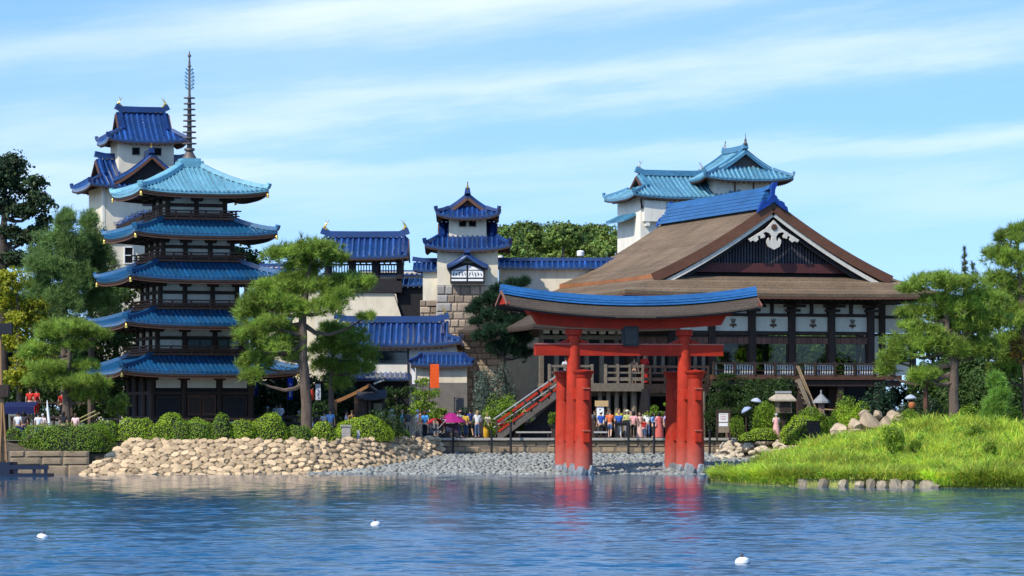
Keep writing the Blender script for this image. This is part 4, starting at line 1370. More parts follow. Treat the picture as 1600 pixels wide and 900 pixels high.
# ================================================================== castle at the right, behind the hall
def right_castle():
    Y = 262.0; X = xat(1048, Y)
    T = thing('turret_castle', 'white castle turrets with turquoise tile roofs behind the hall', 'castle', (X, Y, 0), R(17))
    Z = lambda y: zat(y, Y)
    irimoya(T, (0,0), -PI/2, 2.75, 4.15, 3.5, Z(275), Z(312), 0.52, M=M_turq2, sp=0.37, rr=.095, gable_mat=M_woodb, fish_s=.6, lift=.24, fish_mat=M_steel)
    MB().span(-3.35,3.3,-2.7,2.7,1.9,Z(310)).build('wall', M_plaster_w, T)
    MB().span(-3.2,-1.5,-3.15,-2.68,Z(350),Z(318)).build('bay', M_plaster_w, T)
    for x in (-2.9,-1.9): MB().span(x-.14,x+.14,-3.1,-2.68,Z(357),Z(350)).build('bay_bracket', M_plaster_w, T)
    MB().beam((-3.3,-2.9,Z(330)),(-3.5,-3.2,Z(316)),.12,.12).build('eave_brace', M_wood, T)
    rf = MB(); rb = MB()
    slope(rf, rb, None, (-3.35,0.5), PI, 0, .95, lambda v: 2.2, prof(Z(337), Z(347), .1), .05, sp=.33, th=.12, nv=4)
    r = rf.build('side_roof', M_turq2, T); rb.build('tile_rolls', M_turq2, r, stuff=True)
    masonry(T, (-3.3,-2.78,Z(398)), (1,0,0), 1.1, (.4,.38,.4), .4, .8, block_mesh(mat('stone_pale',(0.46,0.36,0.22),0.9,0.2,3,obj_rand=.2)), depth=.2)
    # upper turret
    ux, uy = (1147-1048)/20.6*math.cos(R(17))+.2, -1.0
    irimoya(T, (ux,uy), 0, 2.3, 3.15, 3.55, Z(238), Z(283), 0.62, M=M_turq2, sp=0.37, rr=.095, gable_mat=mat('gable_grey',(0.075,0.065,0.06),0.8,0.2,4), gold=False, lift=.24, c=.3, barge_mat=M_turq2)
    mb = MB().lathe([(.12,0),(.18,.12),(.08,.25),(.10,.4),(.03,.55),(.02,.9)], 8, (ux,uy-2.3,Z(238)+.4)); mb.build('finial', M_bronze, T, smooth=True)
    mb = MB(); fish(mb, (ux,uy+2.1,Z(238)+.4), .55, 1, (0,1,0)); mb.build('ridge_fish', M_steel, T, smooth=True)
    MB().span(ux-2.35,ux+2.35,uy-2.0,uy+2.0,1.9,Z(281)).build('wall', M_plaster_w, T)
    for x in (-.75,.75): MB().span(ux+x-.05,ux+x+.05,uy-2.05,uy-1.98,Z(315),Z(285)).build('wall_batten', M_woodr, T)
    return T


right_castle()
# ================================================================== great hall
M_hallpl = mat('plaster_hall', (0.82, 0.735, 0.58), 0.85, 0.05, 3, var2=0.06, scale2=0.35, dirt=((0.45,0.38,0.28), 0.35, 1.2))


def hall():
    Y0 = 222.0; X0 = xat(1203, Y0)
    T = thing('great_hall', 'great timber hall with brown shingle roof, blue ridge and carved gable', 'building', (X0, Y0, 0), R(17))
    zr, zb = 16.95, 12.25
    RUN = 8.05
    zf = prof(zr, zb, 0.22)
    # main gable roof, ridge running back
    pan = MB(); sof = MB()
    YC, HL = 9.4, 10.0
    for s in (0, PI): slope(pan, None, sof, (0,YC), s, 0, RUN, lambda v: HL, zf, 0.12, th=0.30, nv=17, nu=21)
    pan.build('main_roof', M_shingle, T); sof.build('main_soffit', M_fascia, T)
    yF = YC-HL
    ed = MB()
    for s in (-1,1):
        ed.strip([(s*(RUN+.02), y, zb-.42+.12*abs((y-YC)/HL)**3) for y in np.linspace(yF, YC+HL, 9)], .16, .40)
    ed.build('eave_fascia', mat('fascia_orange',(0.30,0.115,0.045),0.6,0.2,2,var2=.2), T)
    vsn = np.linspace(0, 1.0, 17)
    for s in (-1, 1):
        MB().strip([(s*RUN*v, yF-.04, zf(v)-.60+.12*v*v) for v in vsn], .14, .62).build('barge_board', M_fascia, T)
        MB().strip([(s*RUN*v*.985, yF+.02, zf(v)-.88) for v in vsn], .08, .26).build('barge_trim', M_cream, T)
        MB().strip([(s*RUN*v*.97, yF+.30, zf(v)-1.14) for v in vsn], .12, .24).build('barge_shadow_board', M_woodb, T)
    # gable wall with upright slats
    yg = 0.25
    poly = [(RUN*v, zf(v)-.5) for v in np.linspace(0,.98,12)]
    poly = [(-a, b) for a, b in poly[::-1]] + poly[1:]
    poly += [(RUN*.98, 11.6), (-RUN*.98, 11.6)]
    MB().prism(poly, (0,yg+.3,0), (1,0,0), (0,0,1), -0.12).build('gable_wall', M_woodb, T)
    sl = MB()
    for x in np.arange(-5.4, 5.41, 0.2):
        v = abs(x)/RUN; zt = zf(v)-1.1
        if zt > 13.25: sl.span(x-.055, x+.055, yg-.02, yg+.16, 13.05, zt)
    sl.build('gable_slats', mat('slat_slate',(0.055,0.055,0.065),0.7,0.3,5,island=.3), T, stuff=True)
    MB().span(-6.3,6.3,yg-.22,yg+.05,12.50,13.10).build('gable_beam', mat('beam_oxblood',(0.085,0.025,0.022),.6,.2,3), T)
    # carved pendant
    pl = [(335,385),(250,470),(150,530),(65,580),(85,605),(110,590),(140,605),(170,580),(160,550),(190,540),(195,570),(235,560),(240,540),(220,515),(245,503),(285,515),(312,550),(308,585),(290,598),(280,560),(258,585),(260,615),(275,650),(335,680)]
    L_ = [((x-335)/156.0, (385-y)/156.0) for x, y in pl]
    poly = L_ + [(-a, b) for a, b in L_[-2:0:-1]]
    g = MB().prism(poly, (0, yF+.02, zat(344,Y0-.6)), (1,0,0), (0,0,1), .14).build('carved_pendant', M_cream, T)
    MB().lathe([(.20,-.08),(.20,.03),(.02,.06)],10,(0,0,0)).build('pendant_boss', M_woodr, g, smooth=True)
    bo = g.children[0]; bo.location = (0, yF-.14, zat(355,Y0-.6)); bo.rotation_euler = (R(90),0,0)
    # blue ridge: courses stepping in
    rg = MB()
    y0, y1 = yF+.3, YC+HL-.2
    for k in range(5):
        w = 1.9-.30*k; z = zr-.40+.24*k
        rg.add([(-w/2,y0+.10*k,z),(w/2,y0+.10*k,z),(w/2,y1-.1*k,z),(-w/2,y1-.1*k,z),(-w/2+.04,y0+.1*k,z+.2),(w/2-.04,y0+.1*k,z+.2),(w/2-.04,y1-.1*k,z+.2),(-w/2+.04,y1-.1*k,z+.2)],
               ((3,2,1,0),(4,5,6,7),(0,1,5,4),(1,2,6,5),(2,3,7,6),(3,0,4,7)))
    rg.build('ridge_courses', M_cobalt, T)
    MB().strip([(0,y0-.1,zr+.90),(0,y0+1,zr+.78),(0,y1-1,zr+.76),(0,y1,zr+.84)],.50,.28).build('ridge_cap', M_cobalt, T)
    po = [(165,345),(185,290),(205,255),(225,228),(270,225),(290,205),(315,165),(312,110),(318,70),(335,42),(378,38),(372,72),(352,110),(348,165),(375,190),(382,232),(400,245),(412,224),(450,245),(456,270),(482,290),(492,335),(420,300),(345,238),(260,290)]
    pr = [((x-345)/156.0,(238-y)/156.0) for x, y in po]
    for yy, s in ((yF+.05, 1.0), (y1+.05, .9)):
        MB().prism([(a*s,b*s) for a,b in pr], (0,yy,zr+.05), (1,0,0), (0,0,1), .3).build('ridge_end_ornament', mat('ornament_cobalt',(0.008,0.045,0.24),0.45,0.3,4,bump=.5), T)
    # lower skirt roof
    skirt(T, (.4,YC), 8.1, 9.55, 11.0, 11.7, 12.22, 11.08, c=.16, lift=.16, M=M_shingle, th=.22, plain_roof=True, raft=True, fascia=M_fascia)
    # ---------------- frame of the upper floor
    yw = .6
    xs = [7.2-2.75*k for k in range(7)]      # 7.2 ... -9.3
    Zp, Zd = 10.75, 5.55
    for x in xs:
        MB().span(x-.23,x+.23,yw-.23,yw+.23,GZ,Zp).build('post', M_wood, T)
    def hbeam(z, h, d=.34, x0=-9.5, x1=7.45, name='beam', m=None):
        MB().span(x0,x1,yw-d/2,yw+d/2,z-h/2,z+h/2).build(name, m or M_wood, T)
    hbeam(10.62,.24); hbeam(9.80,.20); hbeam(8.62,.26); hbeam(8.40,.10,.42); hbeam(5.9,.2)
    Mcrest = mat('crest_bronze',(0.14,0.085,0.045),.6,.25,8)
    Mblind = mat('blind_brown',(0.17,0.085,0.058),.8,.2,4,obj_rand=.2)
    for k in range(6):
        x1, x0 = xs[k]-.24, xs[k+1]+.24; xc = (x0+x1)/2
        MB().span(x0,x1,yw-.02,yw+.05,8.72,9.72).build('plaster_panel', M_hallpl, T)
        for q in range(2):
            a = x0+(x1-x0)*q/2; b = x0+(x1-x0)*(q+1)/2
            MB().span(a+.08,b-.08,yw-.02,yw+.05,9.90,10.52).build('plaster_panel', M_hallpl, T)
        # bracket sets on posts and struts between
        MB().span(xc-.10,xc+.10,yw-.2,yw+.1,9.90,10.5).build('strut', M_wood, T)
        # crest: three leaves below three flower spikes
        if k < 5:
            c = MB(); cz = 9.22
            for a in (-62, 0, 62):
                d = Vector((math.sin(R(a)), 0, -math.cos(R(a))))
                s_ = Vector((d.z,0,-d.x))
                b = Vector((xc+.12,yw-.06,cz)); tip = b+d*.30
                c.add([b, b+d*.15+s_*.10, tip, b+d*.15-s_*.10, b+Vector((0,-.04,0))+d*.12], [(0,1,4),(1,2,4),(2,3,4),(3,0,4)])
            for a in (-26, 0, 26):
                d = Vector((math.sin(R(a)), 0, math.cos(R(a))))
                for q in range(4):
                    p = Vector((xc+.12,yw-.07,cz))+d*(.09+.075*q)
                    c.box(p, (.085-.012*q,.05,.055), 0)
            c.build('crest', Mcrest, T)
        n = 6
        for q in range(n):
            a = x0+(x1-x0)*q/n; b = x0+(x1-x0)*(q+1)/n
            MB().span(a+.012,b-.012,yw-.16,yw-.10,7.93,8.36).build('blind_flap', Mblind, T)
        if k < 4:
            MB().span(x0,x1,yw-.02,yw+.02,5.98,8.3).build('window_pane', M_hallglass, T)
            MB().span(x0,x0+.10,yw-.06,yw+.06,5.98,7.95).build('mullion', M_wood, T)
            MB().span(x1-.10,x1,yw-.06,yw+.06,5.98,7.95).build('mullion', M_wood, T)
        else:
            for x in np.linspace(x0+.3,x1-.3,4): MB().span(x-.10,x+.10,yw-.1,yw+.1,5.98,8.3).build('stile', M_woodg, T)
            MB().span(x0,x1,yw+.12,yw+.18,5.98,8.3).build('wall_panel', M_woodb, T)
    for x in xs:
        br = MB()
        for st, (w, z) in enumerate(((.5,10.1),(.75,10.38))):
            br.beam((x-w,yw-.3-.35*st,z),(x+w,yw-.3-.35*st,z),.2,.17)
        br.beam((x,yw,10.2),(x,yw-1.6,10.62),.2,.25)
        br.build('bracket', M_wood, T)
    # right return bay, set back
    for x in (9.2,11.4): MB().span(x-.2,x+.2,3.2,3.6,GZ,10.7).build('post', M_wood, T)
    for z0, z1 in ((9.9,10.6),(8.75,9.7),(7.0,8.5),(5.98,6.9)):
        MB().span(7.5,11.3,3.36,3.42,z0,z1).build('plaster_panel', M_hallpl, T)
    for z in (9.8,8.62,6.95): MB().span(7.4,11.4,3.25,3.5,z-.1,z+.1).build('beam', M_wood, T)
    MB().span(7.35,7.5,.7,3.4,5.9,10.7).build('return_wall', M_hallpl, T)
    # interior: floor, ceiling, far posts, side walls
    MB().span(-9.4,7.3,.9,19.5,5.5,5.75).build('floor', M_wood, T)
    MB().span(-9.4,11.2,.9,19.5,10.75,10.95).build('ceiling', M_wood, T)
    for x in xs: MB().span(x-.2,x+.2,19.2,19.6,GZ,10.8).build('post', M_wood, T)
    MB().span(-9.45,-9.35,.9,19.5,5.7,10.8).build('side_wall', M_hallpl, T)
    MB().span(-9.4,7.3,19.3,19.42,8.0,10.8).build('back_lintel', M_wood, T)
    MB().span(-9.4,7.3,19.3,19.42,5.7,6.5).build('back_sill', M_wood, T)
    # balcony
    MB().span(-4.4,8.6,-1.35,.4,5.62,5.92).build('balcony_floor', M_woodr, T)
    MB().span(-4.4,8.6,-1.2,.35,5.2,5.60).build('balcony_girder', M_wood, T)
    MB().span(-4.4,8.7,-1.38,-1.26,6.60,6.70).build('handrail', M_wood, T)
    MB().span(-4.4,8.7,-1.36,-1.28,6.18,6.24).build('handrail', M_wood, T)
    for x in np.arange(-4.3,8.7,1.375): MB().span(x-.07,x+.07,-1.39,-1.25,5.9,6.75).build('rail_post', M_wood, T)
    for k in range(5):
        x1, x0 = xs[k]-.28, xs[k+1]+.28
        if k == 4: x0 = -4.3
        b = MB()
        for x in np.arange(x0,x1,.17): b.span(x-.032,x+.032,-1.20,-1.14,5.93,6.58)
        b.span(x0,x1,-1.21,-1.13,6.52,6.58)
        b.build('white_balustrade', M_white, T, stuff=True)
    # under the balcony
    MB().span(-9.4,9,3.9,4.1,GZ,5.5).build('undercroft_wall', M_woodb, T)
    for x in xs: MB().span(x-.2,x+.2,-1.1,-.75,GZ,5.25).build('post', M_wood, T)
    # ---------------- broad timber deck on the left
    dx0, dx1, dy = -15.5, -9.2, -1.7
    MB().span(dx0,dx1,dy,.4,5.10,5.35).build('deck', M_woodg, T)
    MB().span(dx0,dx1,dy-.12,dy-.004,4.85,5.36).build('deck_fascia', M_woodg, T)
    MB().span(dx1,-4.4,dy+1.0,.4,5.08,5.33).build('deck', M_wood, T)
    MB().span(dx1,-4.4,dy+.9,dy+.99,4.75,5.30).build('deck_fascia', M_wood, T)
    MB().span(dx0,-4.4,dy+1.2,dy+1.5,4.55,4.84).build('deck_girder', M_woodg, T)
    for z, h in ((5.62,.22),(6.02,.12),(6.42,.14)):
        MB().span(dx0,-12.6,dy-.06,dy+.04,z-h/2,z+h/2).build('deck_rail', M_woodg, T)
        MB().span(-11.8,dx1,dy-.06,dy+.04,z-h/2,z+h/2).build('deck_rail', M_woodg, T)
        MB().span(dx1,-4.4,dy+.94,dy+1.04,z-h/2,z+h/2).build('deck_rail', M_wood, T)
    for x in (-15.4,-14.4,-13.5,-12.6,-11.7,-10.9,-10.1,-9.25):
        MB().span(x-.07,x+.07,dy-.10,dy+.10,5.35,6.55).build('rail_post', M_woodg, T)
    for x in (-8.4,-7.4,-6.4,-5.4,-4.5): MB().span(x-.06,x+.06,dy+.9,dy+1.08,5.33,6.5).build('rail_post', M_wood, T)
    for x, w in ((-11.9,.28),(-11.35,.28),(-10.8,.30),(-10.25,.30),(-9.65,.42),(-14.6,.3),(-13.4,.3),(-7.0,.3),(-5.0,.3)):
        MB().tube([(x,dy+.5,GZ),(x,dy+.5,4.85)], w/2, 8).build('deck_post', M_woodg, T, smooth=True)
    MB().span(-15.2,-9.4,1.8,2.0,GZ,5.1).build('undercroft_wall', M_woodb, T)
    MB().span(-9.35,-9.2,-3,2,GZ,5.0).build('undercroft_wall', M_woodb, T)
    # veranda room behind the deck, with its own low shingle roof
    for x in (-15.2,-14.2,-13.2,-12.2,-11.2,-10.2): MB().span(x-.13,x+.13,yw-.1,yw+.16,5.3,8.9).build('stile', M_woodg, T)
    MB().span(-15.2,-9.5,yw+.2,yw+.3,5.3,8.9).build('wall_panel', M_woodb, T)
    MB().span(-15.3,-9.5,yw-.15,yw+.2,8.15,8.4).build('beam', M_woodg, T)
    for x in np.arange(-14.9,-9.6,.62): MB().span(x-.2,x+.2,yw-.14,yw-.05,8.5,9.0).build('plaster_panel', M_hallpl, T)
    skirt(T, (-11.5,8.0), 2.5, 6.0, 4.9, 9.4, 10.3, 8.95, c=.16, lift=.1, M=M_shingle2, th=.2, plain_roof=True, raft=False, fascia=M_wood)
    return T


def hall_glass():
    m = bpy.data.materials.new('hall_glass'); m.use_nodes = True
    nt = m.node_tree; nt.nodes.clear(); N = nt.nodes.new; L = nt.links.new
    out = N('ShaderNodeOutputMaterial'); t = N('ShaderNodeBsdfTransparent'); t.inputs[0].default_value = (.42,.46,.38,1)
    g = N('ShaderNodeBsdfGlossy'); g.inputs['Roughness'].default_value = .03
    lw = N('ShaderNodeFresnel'); lw.inputs[0].default_value = 1.5
    mx = N('ShaderNodeMixShader'); L(lw.outputs[0], mx.inputs[0]); L(t.outputs[0], mx.inputs[1]); L(g.outputs[0], mx.inputs[2]); L(mx.outputs[0], out.inputs[0])
    return m


M_hallglass = hall_glass()
hall()


# ================================================================== red water gate
def torii():
    Y = 200.0; px_c = 983.0; X = xat(px_c, Y)
    T = thing('torii_gate', 'vermilion four-legged water gate with curved blue-capped roof', 'gate', (X, Y, 0), R(14))
    s = F/Y
    Z = lambda y: zat(y, Y)
    HX = 3.33          # main pillars
    HW = 7.60          # half width of the roof
    def curve(u): return 0.62*abs(u)**2.1
    # blue cap in courses
    xs = np.linspace(-1,1,33)
    for k, (w, zo, h) in enumerate(((1.25,.0,.16),(1.05,.14,.16),(.85,.28,.14),(.60,.40,.16))):
        MB().strip([(u*(HW+.02*k), 0, Z(477.5)+zo+curve(u)) for u in xs], w, h).build('cap_course', M_cobalt, T)
    # shingle roof, two planes
    for sg, nm in ((-1,'front'),(1,'rear')):
        P = [[(u*(HW-.03*v*3), sg*(.28+1.05*v), Z(474)+curve(u)-.76*v**.95) for u in xs] for v in np.linspace(0,1,6)]
        MB().grid(P, .09).build('shingle_roof', M_shingle2, T)
        MB().strip([(u*HW*.985, sg*1.24, Z(474)+curve(u)-.76-.18) for u in xs], .08, .10).build('eave_board', M_woodb, T)
        MB().strip([(u*HW*.16, sg*1.36, Z(474)-.76-.12) for u in xs[::4]], .10, .14).build('shingle_step', M_shingle2, T)
    for sg in (-1,1):
        MB().add([(sg*(HW-.16),-1.3,Z(474)+.62-.72),(sg*(HW-.16),1.3,Z(474)+.62-.72),(sg*(HW-.16),0,Z(474)+.62-.02),(sg*(HW-.10),-1.3,Z(474)+.62-.72),(sg*(HW-.10),1.3,Z(474)+.62-.72),(sg*(HW-.10),0,Z(474)+.62-.02)],
                 [(0,1,2),(5,4,3),(0,3,4,1),(1,4,5,2),(2,5,3,0)]).build('gable_board', M_red, T)
        for q in (-1,1):
            MB().beam((sg*(HW+.02),q*1.38,Z(474)+.62-.78),(sg*(HW+.02),0,Z(474)+.62),.06,.14).build('verge_board', mat('verge_pink',(0.22,0.10,0.07),.7,.2,4), T)
    # upper and lower lintels
    def lintel(hw, w, z0, h, rake, name, cv=1.0):
        poly = []
        pts = np.linspace(-1,1,25)
        mb = MB(); vs = []; fs = []
        for u in pts:
            zc = curve(u*hw/HW)*cv
            e = 1 + rake*0
            for yy in (-w/2, w/2):
                vs.append((u*(hw-rake), yy, z0+zc)); vs.append((u*hw, yy, z0+h+zc))
        n = len(pts)
        for i in range(n-1):
            a = 4*i
            fs += [(a,a+4,a+5,a+1),(a+2,a+3,a+7,a+6),(a+1,a+5,a+7,a+3),(a,a+2,a+6,a+4)]
        fs += [(0,1,3,2),(4*n-4,4*n-2,4*n-1,4*n-3)]
        mb.add(vs, fs).build(name, M_red, T)
    lintel(6.75, 1.75, Z(494), .26, .35, 'under_roof_board')
    lintel(6.15, 1.25, Z(502), .30, .22, 'upper_lintel', .85)
    lintel(5.75, .82, Z(514), .52, .30, 'lower_lintel', .7)
    # tie beam through the pillars
    MB().span(-5.62,5.62,-.26,.26,Z(556),Z(539)).build('tie_beam', M_red, T)
    MB().span(-5.66,5.66,-.30,.30,Z(539)+.002,Z(537)).build('tie_beam_cap', mat('tie_cap',(0.42,0.13,0.10),.7,.2,4), T)
    MB().span(-.46,.46,-.42,.1,Z(541),Z(510)).build('name_tablet', mat('tablet_slate',(0.035,0.035,0.035),.6,.3,5), T)
    MB().span(-.36,.36,-.46,-.42,Z(538),Z(513)).build('tablet_panel', mat('tablet_face',(0.055,0.052,0.05),.7,.3,7), T)
    for sx in (-1, 1):
        lean = -sx*.10
        x = sx*HX
        MB().lathe([(.50,0),(.48,.6),(.43,3.0),(.385,6.2),(.365,7.72)], 20, (x,0,.35)).build('main_pillar', M_redp, T, smooth=True)
        MB().lathe([(.46,0),(.50,.03),(.50,.33),(.46,.36)], 20, (x,0,Z(524.5))).build('pillar_capital', M_red, T, smooth=True)
        for q in (-1,1):
            MB().add([(x+q*.36,-.2,Z(537)+.01),(x+q*.95,-.2,Z(537)+.01),(x+q*.36,-.2,Z(530.5)),(x+q*.36,.2,Z(537)+.01),(x+q*.95,.2,Z(537)+.01),(x+q*.36,.2,Z(530.5))],
                     [(0,1,2),(5,4,3),(0,3,4,1),(1,4,5,2),(2,5,3,0)]).build('wedge', M_red, T)
        for sy in (-1, 1):
            y = sy*2.2
            xx = x + 0.0
            MB().lathe([(.54,0),(.51,1.0),(.46,3.2),(.42,5.2)], 20, (xx,y,.30)).build('buttress_pillar', M_redp, T, smooth=True)
            MB().lathe([(.42,0),(.48,.10),(.50,.24),(.60,.32),(.62,.42),(.02,.52)], 20, (xx,y,5.48)).build('pillar_roof', M_red, T, smooth=True)
            # stones round the foot
            for k in range(5):
                a = 2*PI*k/5+random.uniform(0,.8)
                put('foot_stone', random.choice(SF), T, (xx+.36*math.cos(a), y+.36*math.sin(a), .25+random.uniform(-.05,.05)), (random.uniform(-.2,.2),random.uniform(-.2,.2),random.uniform(0,6)), (.68,.62,random.uniform(.62,.92)))
        for k in range(5):
            a = 2*PI*k/5+random.uniform(0,.8)
            put('foot_stone', random.choice(SF), T, (x+.34*math.cos(a), .34*math.sin(a), .27), (random.uniform(-.2,.2),random.uniform(-.2,.2),random.uniform(0,6)), (.66,.6,random.uniform(.62,.92)))
        for z in (Z(616), Z(681)):
            MB().span(x-.15,x+.15,-2.75,2.75,z-.30,z+.30).build('side_tie', M_red, T)
            for sy in (-1,1):
                MB().span(x-.17,x+.17,sy*2.52,sy*2.86,z-.34,z+.28).build('tie_end', M_red, T)
                MB().span(x-.20,x+.20,sy*2.48,sy*2.92,z+.282,z+.36).build('tie_end_roof', mat('tie_roof',(0.45,0.10,0.06),.6,.2,4), T)
    return T


SF = stone_meshes('foot_stone', mat('stone_foot',(0.27,0.28,0.285),.85,.3,3,bump=.5,obj_rand=.35,dirt=((0.05,0.05,0.05),.7,2.0)), 5, flat=1.0, sq=.55, jit=.12)
torii()


# ================================================================== stair up to the deck
def stair():
    Y = 215.5
    p0 = at(786, 652, Y); p1 = at(885, 588, Y)
    T = thing('stairway', 'outdoor stair with red side boards climbing behind the left gate legs', 'stair', (p0.x, Y, 0), 0)
    a = Vector((-.4,0,GZ+.15)); b = Vector((p1.x-p0.x, 0, 5.25)); W = 2.4
    n = 18
    for i in range(n):
        q = a.lerp(b, (i+.5)/n)
        MB().span(q.x-.20,q.x+.20,0,W,q.z-.16,q.z).build('step', M_woodg, T)
    for y in (-.06, W+.06):
        MB().beam(a+Vector((0,y,-.15)), b+Vector((0,y,-.15)), .10, .42).build('stringer', mat('stringer_grey',(0.10,0.085,0.07),.8,.3,4), T)
        for i in range(5):
            q = a.lerp(b, i/4)
            MB().span(q.x-.05,q.x+.05,y-.05,y+.05,q.z-.1,q.z+1.05).build('newel', M_wood, T)
        MB().beam(a+Vector((-.2,y,1.05)), b+Vector((.1,y,1.05)), .07, .07).build('handrail', M_steel, T)
        MB().beam(a+Vector((-.2,y,.52)), b+Vector((.1,y,.52)), .05, .05).build('handrail', M_steel, T)
    for i in range(5):
        t0, t1 = .03+i*.195, .03+i*.195+.165
        MB().beam(a.lerp(b,t0)+Vector((0,-.13,.84)), a.lerp(b,t1)+Vector((0,-.13,.84)), .04, .15).build('red_board', M_red, T)
        MB().beam(a.lerp(b,t0)+Vector((0,-.14,.20)), a.lerp(b,t1)+Vector((0,-.14,.20)), .04, .13).build('red_board', M_red, T)
    MB().prism([(a.x+1.0,GZ),(b.x,GZ),(b.x,b.z-.4)], (0,W*.5,0), (1,0,0), (0,0,1), .1).build('stair_backing', M_woodb, T)


stair()
# ================================================================== foliage
def rand_dirs(rng, n):
    v = rng.normal(size=(n,3)); return v/np.linalg.norm(v, axis=1)[:,None]


def leaf_cloud(blobs, dens, size, rng, inner=0.62, up=0.25, aspect=0.55, lump=0.18, flat_bottom=False):
    """leaf-shaped quads through the outer shell of ellipsoids [(centre, radii)]; returns verts, quads"""
    Cs = []; Ns = []
    for c, r in blobs:
        c = np.array(c); r = np.array(r)
        area = 4*PI*(((r[0]*r[1])**1.6+(r[0]*r[2])**1.6+(r[1]*r[2])**1.6)/3)**(1/1.6)
        n = max(12, int(area*dens))
        d = rand_dirs(rng, n)
        if flat_bottom: d[:,2] = np.where(d[:,2] < -0.25, -d[:,2]*0.5, d[:,2])
        # lumpy outline
        ph = rng.uniform(0,6.28,6)
        f = 1 + lump*(np.sin(4.1*d[:,0]+ph[0])*np.sin(3.7*d[:,2]+ph[1]) + np.sin(5.3*d[:,1]+ph[2])*np.sin(6.1*d[:,0]+ph[3]))
        rad = (inner+(1-inner)*rng.random(n)**0.6)*f
        Cs.append(c + d*r*rad[:,None]); Ns.append(d)
    C = np.concatenate(Cs); D = np.concatenate(Ns)
    n = len(C)
    nr = D*0.9 + rand_dirs(rng, n)*0.9 + np.array([0,0,up]); nr /= np.linalg.norm(nr,axis=1)[:,None]
    a = np.cross(nr, rand_dirs(rng, n)); a /= np.linalg.norm(a,axis=1)[:,None]+1e-9
    b = np.cross(nr, a)
    s = size*rng.uniform(.6,1.35,n)[:,None]
    V = np.stack([C-a*s*.5, C+b*s*aspect*.5+nr*s*.08, C+a*s*.5-nr*s*.10, C-b*s*aspect*.5+nr*s*.08], 1).reshape(-1,3)
    Q = np.arange(4*n).reshape(-1,4)
    return V, Q


def needle_cloud(blobs, dens, length, rng, width=0.022, k=9, lump=0.30):
    """tufts of needles over flattened pads"""
    Cs = []; Ds = []
    for c, r in blobs:
        c = np.array(c); r = np.array(r)
        area = 4*PI*(((r[0]*r[1])**1.6+(r[0]*r[2])**1.6+(r[1]*r[2])**1.6)/3)**(1/1.6)
        n = max(10, int(area*dens)); d = rand_dirs(rng, n)
        d[:,2] = np.where((d[:,2] < -0.35) & (rng.random(n) < .6), -d[:,2], d[:,2])
        ph = rng.uniform(0,6.28,4)
        f = 1 + lump*(np.sin(4.3*d[:,0]+ph[0])*np.sin(3.9*d[:,1]+ph[1]) + np.sin(6.3*d[:,1]+ph[2])*np.sin(7.1*d[:,0]+ph[3]))
        Cs.append(c + d*r*((.55+.5*rng.random(n)**.5)*f)[:,None])
        q = d*0.8+np.array([0,0,.65])+rng.normal(size=(n,3))*.25; Ds.append(q/np.linalg.norm(q,axis=1)[:,None])
    C = np.concatenate(Cs); D = np.concatenate(Ds); n = len(C)
    C = np.repeat(C,k,0); D = np.repeat(D,k,0); m = n*k
    dd = D*0.75 + rand_dirs(rng, m)*0.85; dd /= np.linalg.norm(dd,axis=1)[:,None]
    s = np.cross(dd, rand_dirs(rng,m)); s /= np.linalg.norm(s,axis=1)[:,None]+1e-9
    L = length*rng.uniform(.6,1.25,m)[:,None]
    base = C - D*(rng.random(m)*length*.5)[:,None]
    V = np.stack([base-s*width*.5, base+s*width*.5, base+dd*L], 1).reshape(-1,3)
    return V, np.arange(3*m).reshape(-1,3)


def limb(mb, p, q, r0, r1, rng, n=5, sag=0.12, seg=6):
    p, q = Vector(p), Vector(q); L = (q-p).length; pts = []; rr = []
    o1 = Vector(rng.normal(size=3))*L*.07
    for i in range(n):
        t = i/(n-1); w = math.sin(PI*t)
        pts.append(p.lerp(q,t)+o1*w+Vector((0,0,-sag*L*w))); rr.append(r0+(r1-r0)*t)
    mb.tube(pts, rr, seg)


def blob3(px, py, rx, ry, Y, dz, depth=1.0):
    s = F/Y; c = at(px, py, Y+dz)
    return (tuple(c), (rx/s, max(.25, rx/s*depth), ry/s))


